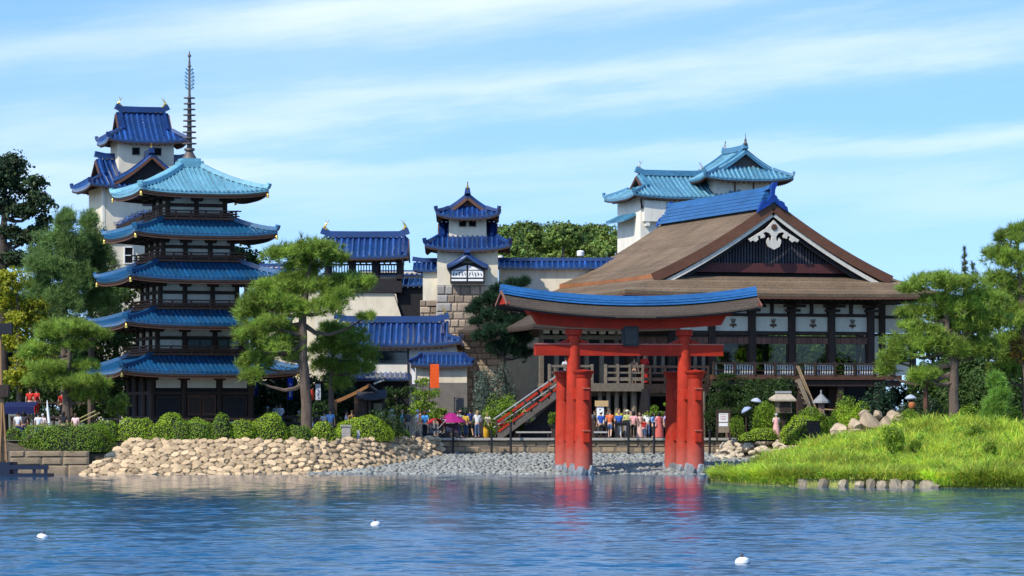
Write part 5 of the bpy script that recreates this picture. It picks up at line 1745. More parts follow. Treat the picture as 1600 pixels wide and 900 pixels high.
def tree(name, label, cat, blobs, Y, trunk, leaf, bark=None, kind='leaf', dens=55, size=.20, depth=.9, spread=.6, seed=1, group=None, limbs=True, sub=2.0,
         inner=.5, base=GZ, lr=.07, lump=.30, k=9, width=.022, up=.25, grow=1.08):
    """tree from photograph outlines: blobs (px, py, rx, ry[, dz]); trunk (px, py, radius_m) from the ground up; stands at depth Y"""
    rng = np.random.default_rng(seed); s = F/Y
    x0 = xat(trunk[0][0], Y)
    T = thing(name, label, cat, (x0, Y, base), 0, group)
    off = np.array([x0, Y, base])
    B = []
    for b in blobs:
        px, py, rx, ry = b[:4]
        dz = b[4] if len(b) > 4 else rng.uniform(-1,1)*spread*rx/s
        c, r = blob3(px, py, rx, ry, Y, dz, depth)
        c = np.array(c)-off; r = tuple(np.array(r)*grow); B.append((c, r))
        if sub:
            # smaller clumps that break the outline
            for _ in range(int(3*sub)):
                d = rand_dirs(rng,1)[0]; d[2] = abs(d[2])*.8-.15
                B.append((c+d*np.array(r)*.85, tuple(np.array(r)*rng.uniform(.28,.48))))
    if kind == 'leaf': V, Q = leaf_cloud(B, dens, size, rng, inner=inner, lump=lump, up=up)
    else: V, Q = needle_cloud(B, dens, size, rng, k=k, width=width, lump=lump)
    put('crown', np_mesh('crown', V, Q, leaf), T)
    mb = MB()
    pts = [Vector(at(a, b, Y))-Vector(off) for a, b, r in trunk]; pts[0].z = -.15
    rr = [t[2] for t in trunk]
    # finer, slightly crooked trunk
    P2, R2 = [], []
    for i in range(len(pts)-1):
        for j in range(3):
            t = j/3; P2.append(pts[i].lerp(pts[i+1],t)+Vector(rng.normal(size=3))*rr[i]*.12*(1 if (i or j) else 0)); R2.append(rr[i]+(rr[i+1]-rr[i])*t)
    P2.append(pts[-1]); R2.append(rr[-1])
    mb.tube(P2, R2, 9)
    if limbs:
        for c, r in B[::(1+int(3*sub))]:
            c = Vector(c)
            j = min(range(len(P2)), key=lambda i: (P2[i]-c).length + (1.2*max(0, P2[i].z-(c.z-.2))))
            limb(mb, P2[j], c-Vector((0,0,r[2]*.3)), min(R2[j]*.7, lr*1.6), lr*.35, rng)
    put('trunk', mb.mesh('trunk', bark or M_bark, smooth=True), T)
    return T


def shrub(name, label, cat, px, py_base, rx, h_px, Y, leaf, dens=120, size=.11, seed=1, group=None, depth=1.0, lumps=5, base=None, irregular=.5, up=.25, core=True):
    """free-growing or clipped shrub standing on the ground"""
    rng = np.random.default_rng(seed); s = F/Y
    z0 = zat(py_base, Y) if base is None else base
    T = thing(name, label, cat, (xat(px,Y), Y, z0), 0, group)
    rw, h = rx/s, h_px/s
    B = [((0,0,h*.45), (rw*.86, rw*.86*depth, h*.55))]
    for i in range(lumps):
        a = rng.uniform(0,2*PI); q = rng.uniform(.3,.75)
        B.append(((math.cos(a)*rw*q*(1+irregular*.2), math.sin(a)*rw*q*depth, h*rng.uniform(.25,.75)), (rw*rng.uniform(.3,.5), rw*rng.uniform(.3,.5)*depth, h*rng.uniform(.25,.42))))
    V, Q = leaf_cloud(B, dens, size, rng, inner=.7, lump=.14*irregular, up=up)
    V[:,2] = np.maximum(V[:,2], 0.02)
    put('foliage', np_mesh('foliage', V, Q, leaf), T)
    mb = MB()
    for i in range(5):
        a = 2*PI*i/5; limb(mb, (math.cos(a)*.06, math.sin(a)*.06, -.05), (math.cos(a)*rw*.5, math.sin(a)*rw*.5*depth, h*.6), .04, .012, rng, seg=5)
    put('stems', mb.mesh('stems', M_bark2, smooth=True), T)
    return T


def dome(name, label, px, py_base, rx, h_px, Y, leaf, seed, depth=.8, group='clipped domes along the bank', dens=380, size=.085, sq=1.0, base=None):
    """clipped dome: dense shell of small leaves over a twiggy core"""
    rng = np.random.default_rng(seed); s = F/Y; z0 = zat(py_base, Y) if base is None else base
    T = thing(name, label, 'shrub', (xat(px,Y), Y, z0), 0, group)
    rw, h = rx/s, h_px/s
    n = int(dens*(2*PI*rw*rw*depth+ PI*rw*h*1.5)*.55)
    d = rand_dirs(rng, n); d[:,2] = np.abs(d[:,2])*1.05-.05
    ph = rng.uniform(0,6.28,6)
    f = 1+.075*(np.sin(5*d[:,0]+ph[0])*np.sin(5*d[:,2]+ph[1]))+.03*np.sin(9*d[:,0]+ph[2])*np.sin(8*d[:,1]+ph[3])+.02*np.sin(17*d[:,0]+ph[4])*np.sin(15*d[:,2]+ph[5])
    rad = f*(.93+.09*rng.random(n))
    dd = np.sign(d)*np.abs(d)**sq
    # fuller flanks
    hw = np.sqrt(dd[:,0]**2+dd[:,1]**2); k = np.where(hw > 1e-6, np.minimum(1.0, hw**.82)/np.maximum(hw,1e-6), 1)
    C = np.stack([dd[:,0]*k*rw, dd[:,1]*k*rw*depth, np.maximum(dd[:,2],0)*h], 1)*rad[:,None]
    nr = d*1.0+rand_dirs(rng,n)*.75; nr /= np.linalg.norm(nr,axis=1)[:,None]
    a = np.cross(nr, rand_dirs(rng,n)); a /= np.linalg.norm(a,axis=1)[:,None]+1e-9; b = np.cross(nr,a)
    sz = size*rng.uniform(.6,1.4,n)[:,None]
    V = np.stack([C-a*sz*.5, C+b*sz*.3, C+a*sz*.5, C-b*sz*.3], 1).reshape(-1,3)
    put('foliage', np_mesh('foliage', V, np.arange(4*n).reshape(-1,4), leaf), T)
    mb = MB(); vs = []; 
    prof_ = [(.02,.90*h)]+[(rw*.90*math.cos(t)**.82, .90*h*math.sin(t)) for t in np.linspace(1.35,0.0,7)]+[(rw*.8,-.15)]
    mb.lathe([(r,z) for r,z in prof_[::-1]], 18); o = put('twig_core', mb.mesh('twig_core', M_core, smooth=True), T); o.scale = (1,depth,1)
    return T


M_core = mat('twigs_dark', (0.020,0.026,0.010), .95, .3, 6)
LM_pine = leaf_mat('needle_pine', (0.235, 0.335, 0.052), trans=.34, hue=.022, val=.5, clump=.5, cscale=.7, rough=.5)
LM_pine2 = leaf_mat('needle_pine_deep', (0.205, 0.300, 0.048), trans=.34, hue=.018, val=.4, clump=.35, cscale=.6, rough=.5)
LM_sap = leaf_mat('needle_sapling', (0.20, 0.36, 0.055), trans=.35, hue=.018, val=.4, clump=.3, cscale=1.0)
LM_cas = leaf_mat('leaf_sheoak', (0.160, 0.255, 0.070), trans=.3, hue=.02, val=.35, clump=.4, cscale=.6)
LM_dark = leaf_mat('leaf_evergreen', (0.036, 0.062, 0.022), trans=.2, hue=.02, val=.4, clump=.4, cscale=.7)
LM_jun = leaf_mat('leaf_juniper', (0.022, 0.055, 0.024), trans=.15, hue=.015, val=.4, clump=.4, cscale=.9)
LM_grey = leaf_mat('leaf_greygreen', (0.095, 0.130, 0.095), trans=.2, hue=.015, val=.4, clump=.4, cscale=1.2)
LM_yel = leaf_mat('leaf_yellowgreen', (0.290, 0.310, 0.022), trans=.42, hue=.025, val=.4, clump=.4, cscale=.9)
LM_fresh = leaf_mat('leaf_fresh', (0.180, 0.290, 0.026), trans=.4, hue=.02, val=.4, clump=.35, cscale=1.0)
LM_mid = leaf_mat('leaf_mid', (0.050, 0.095, 0.018), trans=.3, hue=.025, val=.4, clump=.45, cscale=.5)
LM_far = leaf_mat('leaf_far', (0.150, 0.220, 0.048), trans=.3, hue=.035, val=.35, clump=.5, cscale=.35)
LM_aza = leaf_mat('leaf_azalea', (0.270, 0.390, 0.020), trans=.25, hue=.02, val=.4, clump=.18, cscale=1.6)
LM_aza2 = leaf_mat('leaf_azalea_dark', (0.165, 0.265, 0.018), trans=.22, hue=.02, val=.4, clump=.2, cscale=1.6)
LM_orange = leaf_mat('leaf_copper', (0.19, 0.12, 0.020), trans=.35, hue=.04, val=.4, clump=.4, cscale=1.2)
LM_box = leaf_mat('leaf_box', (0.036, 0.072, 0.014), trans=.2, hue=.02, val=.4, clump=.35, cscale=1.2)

# ---- big pine in the middle
tree('pine_tree', 'large cloud-shaped pine with bare trunk right of the pagoda', 'tree',
     [(450,400,34,15),(492,392,36,16),(520,404,24,11),(476,416,26,10),(435,455,40,18),(400,470,22,12),(462,438,30,12),(548,446,30,17),(575,440,10,7),(527,462,22,12),
      (398,492,30,20),(390,525,24,18),(425,505,22,12),(462,484,26,13),(512,480,26,14),(572,494,13,6),(435,542,34,19),(402,566,24,16),(394,588,17,11),(452,522,20,12),(440,470,24,12),(500,446,24,12),(460,560,16,9)],
     208, [(481,660,.36),(477,600,.31),(473,540,.27),(473,490,.23),(479,450,.18),(484,415,.11),(488,395,.05)], LM_pine, kind='needle', dens=21, size=.40, seed=21, sub=1.6, depth=.85, spread=.8, k=15, width=.034, lr=.11)
tree('pine_tree', 'shorter pine with low spreading pads right of the large pine', 'tree',
     [(538,528,34,16),(512,545,24,14),(560,556,26,15),(545,578,22,12),(505,572,20,12),(530,600,16,9),(570,575,14,9),(520,512,18,9)],
     213, [(519,655,.20),(517,600,.17),(520,560,.12),(528,528,.06)], LM_pine2, kind='needle', dens=22, size=.37, seed=22, sub=1.6, k=15, width=.034)
tree('pine_tree', 'umbrella-shaped pine left of the pagoda above the long hedge', 'tree',
     [(106,512,40,11),(80,520,22,9),(138,520,22,9),(160,522,14,6),(62,546,28,11),(40,555,12,6),(118,538,20,8),(72,574,26,10),(134,572,20,9),(60,596,20,9),(105,598,24,9),(135,596,28,10),(158,600,14,7),(134,618,22,9),(90,585,18,8)],
     207, [(106,668,.27),(103,630,.23),(102,600,.2),(108,560,.15),(109,535,.10),(107,515,.05)], LM_pine, kind='needle', dens=24, size=.35, seed=23, sub=1.4, k=15, width=.032)
tree('pine_sapling', 'small young pine tuft between hedge and pagoda base', 'tree', [(185,632,16,9),(180,642,14,7),(192,622,9,6)], 209, [(184,662,.06),(184,640,.05),(186,624,.02)], LM_pine, kind='needle', dens=34, size=.22, seed=24, sub=1, k=10, width=.026)
# ---- right pines
tree('pine_tree', 'wide leaning pine in front of the right end of the hall', 'tree',
     [(1465,440,40,12),(1425,450,18,8),(1500,445,30,13),(1438,490,26,12),(1410,488,10,6),(1470,470,26,11),(1505,482,32,15),(1540,470,30,18),(1416,542,34,16),(1392,560,18,12),(1385,578,13,10),(1445,520,26,12),(1470,536,28,12),(1442,585,20,13),(1515,512,34,16),(1548,505,28,16),(1500,548,22,11),(1535,545,28,14),(1425,508,18,8)],
     200, [(1490,655,.34),(1490,610,.28),(1492,570,.25),(1482,535,.2),(1480,500,.15),(1478,465,.1),(1476,440,.05)], LM_pine, kind='needle', dens=21, size=.40, seed=25, sub=1.6, k=15, width=.034, lr=.11)
tree('pine_tree', 'tall pine cut off by the right edge of the photograph', 'tree',
     [(1578,372,20,14),(1595,360,14,12),(1562,400,24,16),(1590,410,26,18),(1560,440,24,16),(1592,455,28,20),(1575,490,30,18),(1605,500,28,20),(1580,540,30,20),(1600,570,28,20),(1566,580,20,14)],
     204, [(1606,660,.32),(1604,560,.26),(1598,480,.2),(1592,410,.12),(1588,365,.05)], LM_pine, kind='needle', dens=21, size=.40, seed=26, sub=1.6, k=15, width=.034)
tree('pine_sapling', 'young pine standing in the grass at the right', 'tree', [(1557,600,13,18),(1556,636,20,18),(1552,660,16,10),(1562,615,14,12),(1545,645,12,9)], 184, [(1556,708,.08),(1557,660,.06),(1557,590,.03)], LM_sap, kind='needle', dens=40, size=.30, seed=27, sub=1.2, k=10, width=.026, base=2.6)
tree('pine_tree', 'straight brown trunk with small pad under the leaning pine', 'tree', [(1447,588,22,9),(1430,594,12,6),(1462,596,12,6)], 206, [(1446,650,.17),(1446,615,.15),(1446,592,.1)], LM_pine2, kind='needle', dens=50, size=.27, seed=28, sub=1, k=15, bark=mat('bark_red',(0.12,0.06,0.04),.9,.3,5), width=.028)
# ---- trees on the left
tree('broadleaf_tree', 'tall dark evergreen cut off by the left edge of the photograph', 'tree',
     [(14,262,30,22),(40,290,30,20),(-10,280,30,28),(60,318,22,18),(30,330,26,14),(70,345,12,12),(10,360,20,10),(40,372,24,12),(58,360,16,10),(20,405,36,14),(62,395,18,14),(0,320,22,18)],
     238, [(4,660,.45),(3,520,.38),(4,430,.32),(5,360,.25),(8,300,.15),(14,260,.07)], LM_dark, kind='leaf', dens=42, size=.30, seed=31, sub=2.2, bark=M_bark2, lr=.14, inner=.35)
tree('feathery_tree', 'soft feathery green tree right of the dark evergreen', 'tree',
     [(103,352,15,22),(88,385,28,26),(112,390,22,26),(66,420,28,24),(98,430,34,28),(60,455,24,20),(120,440,22,26),(90,475,36,24),(104,335,7,9)],
     224, [(100,660,.26),(100,560,.22),(101,470,.17),(102,400,.1),(103,340,.03)], LM_cas, kind='needle', dens=40, size=.36, seed=32, sub=2, width=.028, k=9)
tree('feathery_tree', 'slim feathery green tree just left of the keep', 'tree',
     [(140,350,13,20),(146,385,24,26),(132,400,20,22),(160,415,22,24),(140,440,30,26),(165,455,24,22),(150,480,32,22),(175,440,12,14)],
     226, [(142,660,.24),(142,560,.2),(141,470,.15),(140,400,.09),(140,338,.03)], LM_cas, kind='needle', dens=40, size=.36, seed=33, sub=2, width=.028, k=9)
tree('broadleaf_tree', 'yellow-green leafy tree behind the umbrella pine', 'tree',
     [(18,440,26,20),(5,470,24,20),(50,478,24,14),(30,500,24,16),(66,500,18,12),(20,530,24,18),(48,560,26,14),(25,590,26,16),(75,560,14,10)],
     214, [(30,660,.2),(30,560,.16),(28,480,.1),(24,440,.05)], LM_yel, kind='leaf', dens=55, size=.24, seed=34, sub=2, inner=.4)
tree('broadleaf_tree', 'dark mass of shrub tree under the feathery trees', 'tree',
     [(130,560,40,30),(60,600,40,26),(150,600,40,26),(180,520,30,30),(100,520,40,30),(20,610,40,24),(170,620,30,20)],
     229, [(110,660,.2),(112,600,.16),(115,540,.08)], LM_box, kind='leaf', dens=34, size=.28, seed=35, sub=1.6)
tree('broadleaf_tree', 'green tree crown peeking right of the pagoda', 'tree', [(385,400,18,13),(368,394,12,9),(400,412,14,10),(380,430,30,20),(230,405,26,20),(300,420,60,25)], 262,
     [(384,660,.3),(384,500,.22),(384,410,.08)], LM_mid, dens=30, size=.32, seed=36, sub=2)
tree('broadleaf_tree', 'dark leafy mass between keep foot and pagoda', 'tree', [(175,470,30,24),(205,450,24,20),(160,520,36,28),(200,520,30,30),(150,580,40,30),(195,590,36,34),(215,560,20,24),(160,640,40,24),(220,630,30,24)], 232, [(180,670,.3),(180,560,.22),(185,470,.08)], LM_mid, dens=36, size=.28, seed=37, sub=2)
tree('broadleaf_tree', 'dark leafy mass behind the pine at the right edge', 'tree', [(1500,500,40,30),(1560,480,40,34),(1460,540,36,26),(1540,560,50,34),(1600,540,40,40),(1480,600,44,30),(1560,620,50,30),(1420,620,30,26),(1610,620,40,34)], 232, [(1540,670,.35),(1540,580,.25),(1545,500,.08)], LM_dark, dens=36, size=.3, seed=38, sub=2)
tree('broadleaf_tree', 'copper-leaved tree at the right edge below the tall pine', 'tree', [(1592,540,14,12),(1600,560,12,14),(1585,555,8,8)], 201, [(1606,670,.1),(1602,600,.08),(1596,550,.03)], LM_orange, dens=60, size=.17, seed=39, sub=2)
tree('conifer_spire', 'thin conifer spire rising behind the leaning pine', 'tree', [(1507,391,1.5,6),(1507,402,3,5),(1507,412,4,4),(1508,422,5,4),(1520,418,2.5,8),(1509,434,7,5),(1524,430,4,6)], 228, [(1508,670,.2),(1508,500,.14),(1507,385,.03)], LM_mid, kind='needle', dens=60, size=.22, seed=40, sub=0, limbs=False)
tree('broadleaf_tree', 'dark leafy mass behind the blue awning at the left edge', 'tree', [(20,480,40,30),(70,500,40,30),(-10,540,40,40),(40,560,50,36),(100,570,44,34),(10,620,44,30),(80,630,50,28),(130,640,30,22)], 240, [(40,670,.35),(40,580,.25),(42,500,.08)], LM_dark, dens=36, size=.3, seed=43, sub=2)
# ---- wood beyond the wall, each tree its own
for i, (px, py, rx, ry) in enumerate([(795,368,24,22),(822,360,26,16),(850,366,26,20),(880,358,26,14),(905,366,24,18),(930,362,24,15),(952,368,22,18),(868,386,26,16),(918,388,26,14),(808,392,30,14)]):
    tree('woodland_tree', ['leafy tree behind the castle wall right next to the watch tower', 'rounded crown second from the watch tower above the castle wall', 'leafy crown third from the watch tower above the castle wall',
          'high crown in the middle of the wood above the castle wall', 'crown right of the middle of the wood, above the white floodlight', 'pale crown left of the turret castle, second from the turret',
          'crown touching the turret castle at the right of the wood', 'low crown at the centre foot of the wood', 'low crown behind the white floodlight', 'low crown behind the castle wall at the left foot of the wood'][i], 'tree',
         [(px,py,rx*.8,ry*.8),(px-rx*.5,py+ry*.6,rx*.6,ry*.6),(px+rx*.5,py+ry*.6,rx*.6,ry*.6),(px,py+ry*1.3,rx,ry*.8)], 300+i%3*5, [(px,640,.3),(px,520,.25),(px,py,.08)], LM_far, dens=38, size=.32, seed=40+i, sub=2.2, group='wood behind the castle wall', limbs=False, inner=.5)
# ---- by the stone tower
tree('juniper_tree', 'dark juniper leaning against the stone watch tower', 'tree',
     [(803,446,12,9),(818,440,8,7),(782,452,12,8),(770,464,14,8),(752,472,12,7),(742,484,12,7),(790,478,18,11),(818,466,10,8),(768,494,18,10),(745,503,10,7),(800,505,20,13),(822,490,9,9),(775,518,20,11),(808,530,18,11),(755,525,14,9),(785,545,24,12),(815,552,14,9)],
     222, [(790,660,.2),(788,600,.18),(785,540,.14),(788,480,.08),(795,445,.03)], LM_jun, kind='needle', dens=46, size=.36, seed=51, sub=2, width=.034, k=9, bark=M_bark2)
shrub('shrub', 'grey-green bush at the foot of the juniper', 'shrub', 775, 655, 40, 112, 220, LM_grey, dens=70, size=.13, seed=52, lumps=8, irregular=1.0, base=GZ)
shrub('shrub', 'bright green bush left of the stair foot', 'shrub', 782, 655, 33, 68, 218.5, LM_fresh, dens=90, size=.13, seed=53, lumps=8, irregular=1.0, base=GZ)
shrub('shrub', 'second bright green bush against the deck rail', 'shrub', 818, 640, 16, 46, 219.5, LM_fresh, dens=90, size=.13, seed=54, lumps=5, irregular=1.0, base=GZ)
shrub('shrub', 'dark shrub under the cream hut', 'shrub', 726, 655, 22, 50, 222, LM_jun, dens=90, size=.13, seed=55, lumps=5, base=GZ)
tree('sapling_tree', 'light green sapling in front of the orange banner', 'tree', [(660,598,12,8),(652,618,14,9),(674,616,14,9),(664,634,22,10),(648,645,14,8),(684,645,14,9),(668,652,20,8)], 219,
     [(664,680,.07),(663,640,.05),(662,600,.02)], LM_fresh, dens=42, size=.17, seed=56, sub=2, inner=.3)
tree('sapling_tree', 'thin airy tree between thatched hut and orange banner', 'tree', [(615,615,22,10),(600,630,18,8),(630,640,22,10),(610,655,26,10),(640,610,12,8)], 221,
     [(620,680,.07),(620,640,.05),(618,610,.02)], LM_mid, dens=40, size=.17, seed=57, sub=2, inner=.3)
shrub('shrub', 'layered dark shrub behind the hedge right of the pedestal', 'shrub', 600, 690, 36, 50, 209, LM_box, dens=90, size=.11, seed=58, lumps=7, irregular=.8, base=GZ)
shrub('shrub', 'dark shrub between the two pine trunks', 'shrub', 500, 690, 28, 62, 215, LM_box, dens=90, size=.12, seed=59, lumps=7, irregular=.8, base=GZ)
shrub('shrub', 'yellow-green shrub behind the dark fence by the pagoda', 'shrub', 408, 650, 14, 36, 222, LM_fresh, dens=90, size=.12, seed=60, lumps=5, base=GZ)
shrub('shrub', 'low clipped shrub behind the white-robed visitors', 'shrub', 450, 650, 16, 28, 223, LM_fresh, dens=90, size=.12, seed=61, lumps=5, base=GZ)
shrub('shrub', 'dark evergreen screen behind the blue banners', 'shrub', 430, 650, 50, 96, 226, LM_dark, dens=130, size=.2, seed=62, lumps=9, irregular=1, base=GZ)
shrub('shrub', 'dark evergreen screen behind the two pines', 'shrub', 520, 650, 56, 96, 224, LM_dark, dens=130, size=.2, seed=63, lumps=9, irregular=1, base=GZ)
# ---- clipped domes on the bank
DOMES = [(212,694,33,44,LM_aza,'big bright dome, third hedge mass from the left end'),(241,692,19,25,LM_aza,'small bright dome in front of the big left dome'),
 (268,682,30,36,LM_aza,'rounded dome right behind the small bright dome'),(255,690,20,28,LM_aza,'dome squeezed behind the small bright dome'),(310,678,26,30,LM_aza,'dome in front of the pagoda doors'),
 (306,691,36,36,LM_aza2,'wide dark dome in the second row before the pagoda'),(283,690,20,30,LM_aza2,'dark dome left of the wide dark one'),(346,688,18,36,LM_aza2,'narrow dome between the wide dark one and a bright pair'),
 (377,688,24,35,LM_aza,'left one of the bright pair of domes right of the pagoda doors'),(420,687,30,38,LM_aza,'right one of the bright pair of domes right of the pagoda doors'),
 (467,688,23,28,LM_aza2,'low dark dome under the big pine'),(505,690,22,28,LM_aza,'dome under the big pine trunk, left of the pedestal'),(566,690,46,30,LM_aza,'long bright dome sloping down behind the grey pedestal'),
 (622,692,20,16,LM_aza2,'lowest dome at the right end of the hedge row')]
for i, (px, pb, rx, h, lm, lab) in enumerate(DOMES):
    dp = .42 if rx > 50 else .8
    Yt = next((a[1]+(b[1]-a[1])*(px-c)/(d-c)) for (a, b, c, d) in [(TOP[q], TOP[q+1], 800+TOP[q][0]*F/TOP[q][1], 800+TOP[q+1][0]*F/TOP[q+1][1]) for q in range(len(TOP)-1)] if px <= d)
    Yd = Yt + (.8 if px > 550 else 0) + rx*1.12/26.5*dp*.92 + (0.0 if pb >= 687 else 1.1)
    dome('clipped_dome', lab, px, pb+4, rx*1.06, (h+4)*(.80+.30*((i*7)%5)/4), Yd, lm, 70+i, depth=dp, base=GZ-.04)
dome('clipped_hedge', 'long low hedge on the dark landing wall at the far left', 105, 705, 78, 44, 199.1, LM_aza2, 90, depth=.30, sq=.8)
dome('clipped_hedge', 'rounded hedge between the long left hedge and the big dome', 165, 702, 32, 46, 200.2, LM_aza2, 91, depth=.7)
dome('clipped_hedge', 'small dark hedge behind the boat mast', 22, 702, 16, 36, 203.5, LM_aza2, 92, depth=.7)
# ---- garden in front of the hall
tree('cloud_pruned_tree', 'cloud-pruned conifer with stacked pads right of the red gate', 'tree',
     [(1136,590,14,6),(1126,602,12,6),(1146,606,12,5),(1134,618,18,6),(1120,630,14,6),(1150,632,14,6),(1136,644,24,7),(1115,650,14,7),(1158,650,12,7)], 217, [(1136,690,.1),(1136,640,.08),(1136,590,.03)], LM_box, kind='needle', dens=60, size=.16, seed=101, sub=1.2, width=.03, k=8)
shrub('shrub', 'large dark round shrub below the hall balcony', 'shrub', 1203, 668, 48, 96, 216, LM_box, dens=85, size=.13, seed=102, lumps=9, irregular=.8, base=GZ)
shrub('shrub', 'dark shrub filling the gap beside the right gate legs', 'shrub', 1120, 668, 30, 92, 220, LM_dark, dens=70, size=.15, seed=103, lumps=7, irregular=.8, base=GZ)
shrub('shrub', 'yellow-green upright bush between lantern and boulders', 'shrub', 1322, 660, 24, 72, 210, LM_fresh, dens=100, size=.12, seed=104, lumps=8, irregular=1.0, base=GZ)
shrub('shrub', 'copper-tipped bush beside the orange garden lamp', 'shrub', 1404, 660, 20, 46, 207, LM_orange, dens=100, size=.11, seed=105, lumps=6, irregular=.8, base=GZ)
shrub('shrub', 'dark layered conifer below the hall corner', 'shrub', 1372, 660, 34, 84, 216, LM_jun, dens=80, size=.14, seed=106, lumps=9, irregular=1.0, base=GZ)
shrub('shrub', 'dark hedge below the leaning pine', 'shrub', 1440, 660, 48, 64, 212, LM_dark, dens=120, size=.15, seed=107, lumps=9, irregular=.8, base=GZ)
shrub('shrub', 'dark undergrowth at the right edge behind the grass', 'shrub', 1560, 660, 70, 110, 210, LM_mid, dens=60, size=.2, seed=108, lumps=10, irregular=1.0, base=GZ)
shrub('shrub', 'bright low bush right of the notice board', 'shrub', 1153, 690, 13, 38, 211, LM_fresh, dens=130, size=.10, seed=109, lumps=5, base=GZ)
shrub('shrub', 'green mound behind the wooden lantern box', 'shrub', 1198, 690, 24, 58, 213, LM_aza2, dens=120, size=.11, seed=110, lumps=6, base=GZ)
shrub('shrub', 'spreading green mound right of the lantern box', 'shrub', 1268, 690, 30, 52, 211, LM_aza2, dens=120, size=.11, seed=111, lumps=6, base=GZ)
shrub('shrub', 'green mound behind the pale boulders', 'shrub', 1322, 690, 34, 54, 207, LM_aza, dens=120, size=.11, seed=112, lumps=6, base=GZ)
shrub('shrub', 'low green mound right of the boulders', 'shrub', 1420, 690, 34, 44, 200, LM_aza2, dens=120, size=.11, seed=113, lumps=6, base=2.0)
shrub('shrub', 'low green mound left of the leaning pine trunk', 'shrub', 1458, 690, 22, 52, 201, LM_mid, dens=120, size=.11, seed=114, lumps=6, base=2.0)
shrub('shrub', 'clipped mound right of the leaning pine trunk', 'shrub', 1515, 690, 28, 50, 196, LM_aza2, dens=120, size=.11, seed=115, lumps=4, irregular=.3, base=2.2)
dome('clipped_dome', 'mossy dome with a hollow round a dark wooden box', 1257, 692, 38, 42, 208.5, LM_aza, 116, group=None)
dome('clipped_dome', 'low bright dome left of the mossy dome', 1192, 686, 24, 18, 208.8, LM_aza, 117, group=None)
dome('clipped_dome', 'lowest bright dome on top of the pale rubble', 1168, 688, 15, 12, 208.5, LM_aza, 118, group=None)
shrub('shrub', 'tall dark laurel behind the leaning pine trunk', 'shrub', 1500, 660, 62, 130, 216, LM_mid, dens=100, size=.2, seed=125, lumps=12, irregular=1.0, base=GZ)
# bushes in the grass
shrub('shrub', 'dark green bush standing alone in the grass', 'shrub', 1396, 708, 18, 40, 172.5, LM_fresh, dens=140, size=.13, seed=120, lumps=6, irregular=1.2)
shrub('shrub', 'small bush right of the lone bush in the grass', 'shrub', 1430, 706, 10, 18, 173, LM_fresh, dens=140, size=.12, seed=121, lumps=4, irregular=1.2)
shrub('shrub', 'pair of leafy bushes in the grass left of the young pine', 'shrub', 1524, 694, 18, 28, 178, LM_fresh, dens=140, size=.13, seed=122, lumps=5, irregular=1.2)
shrub('shrub', 'leafy bush nearest the right edge in the grass', 'shrub', 1545, 718, 14, 30, 170, LM_fresh, dens=140, size=.13, seed=123, lumps=5, irregular=1.2)
shrub('shrub', 'feathery bush right of the young pine', 'shrub', 1582, 690, 18, 48, 186, LM_fresh, dens=120, size=.13, seed=124, lumps=5, irregular=1.2)
# garden trees on the far side of the hall, seen through its windows
for i, (px, rx) in enumerate(((1120,40),(1185,44),(1255,44),(1325,44))):
    tree('garden_tree', ['garden tree seen through the leftmost hall window', 'garden tree seen through the second hall window', 'garden tree seen through the third hall window', 'garden tree seen through the rightmost hall window'][i], 'tree',
         [(px,560,rx,40),(px-20,590,rx*.7,26),(px+22,540,rx*.6,26)], 254, [(px,640,.2),(px,600,.16),(px,560,.06)], LM_fresh, dens=45, size=.38, seed=130+i, sub=1.5, group='garden trees behind the hall')
# ================================================================== people
def skin_mesh(name, nodes, edges, root, material, sub=1):
    """continuous surface grown round a skeleton; nodes: {key: ((x,y,z), (rx, ry))}"""
    keys = list(nodes); ix = {k: i for i, k in enumerate(keys)}
    me = bpy.data.meshes.new(name+'_skeleton')
    me.from_pydata([nodes[k][0] for k in keys], [(ix[a], ix[b]) for a, b in edges], [])
    ob = bpy.data.objects.new(name+'_skeleton', me); COL.objects.link(ob)
    ob.modifiers.new('skin', 'SKIN')
    sv = me.skin_vertices[0].data
    for k in keys:
        r = nodes[k][1]; sv[ix[k]].radius = r if isinstance(r, tuple) else (r, r)
        sv[ix[k]].use_root = (k == root)
    ss = ob.modifiers.new('sub', 'SUBSURF'); ss.levels = sub; ss.render_levels = sub
    dg = bpy.context.evaluated_depsgraph_get(); dg.update()
    out = bpy.data.meshes.new_from_object(ob.evaluated_get(dg)); out.name = name
    bpy.data.objects.remove(ob); bpy.data.meshes.remove(me)
    out.materials.clear(); out.materials.append(material)
    out.polygons.foreach_set('use_smooth', [True]*len(out.polygons))
    return out


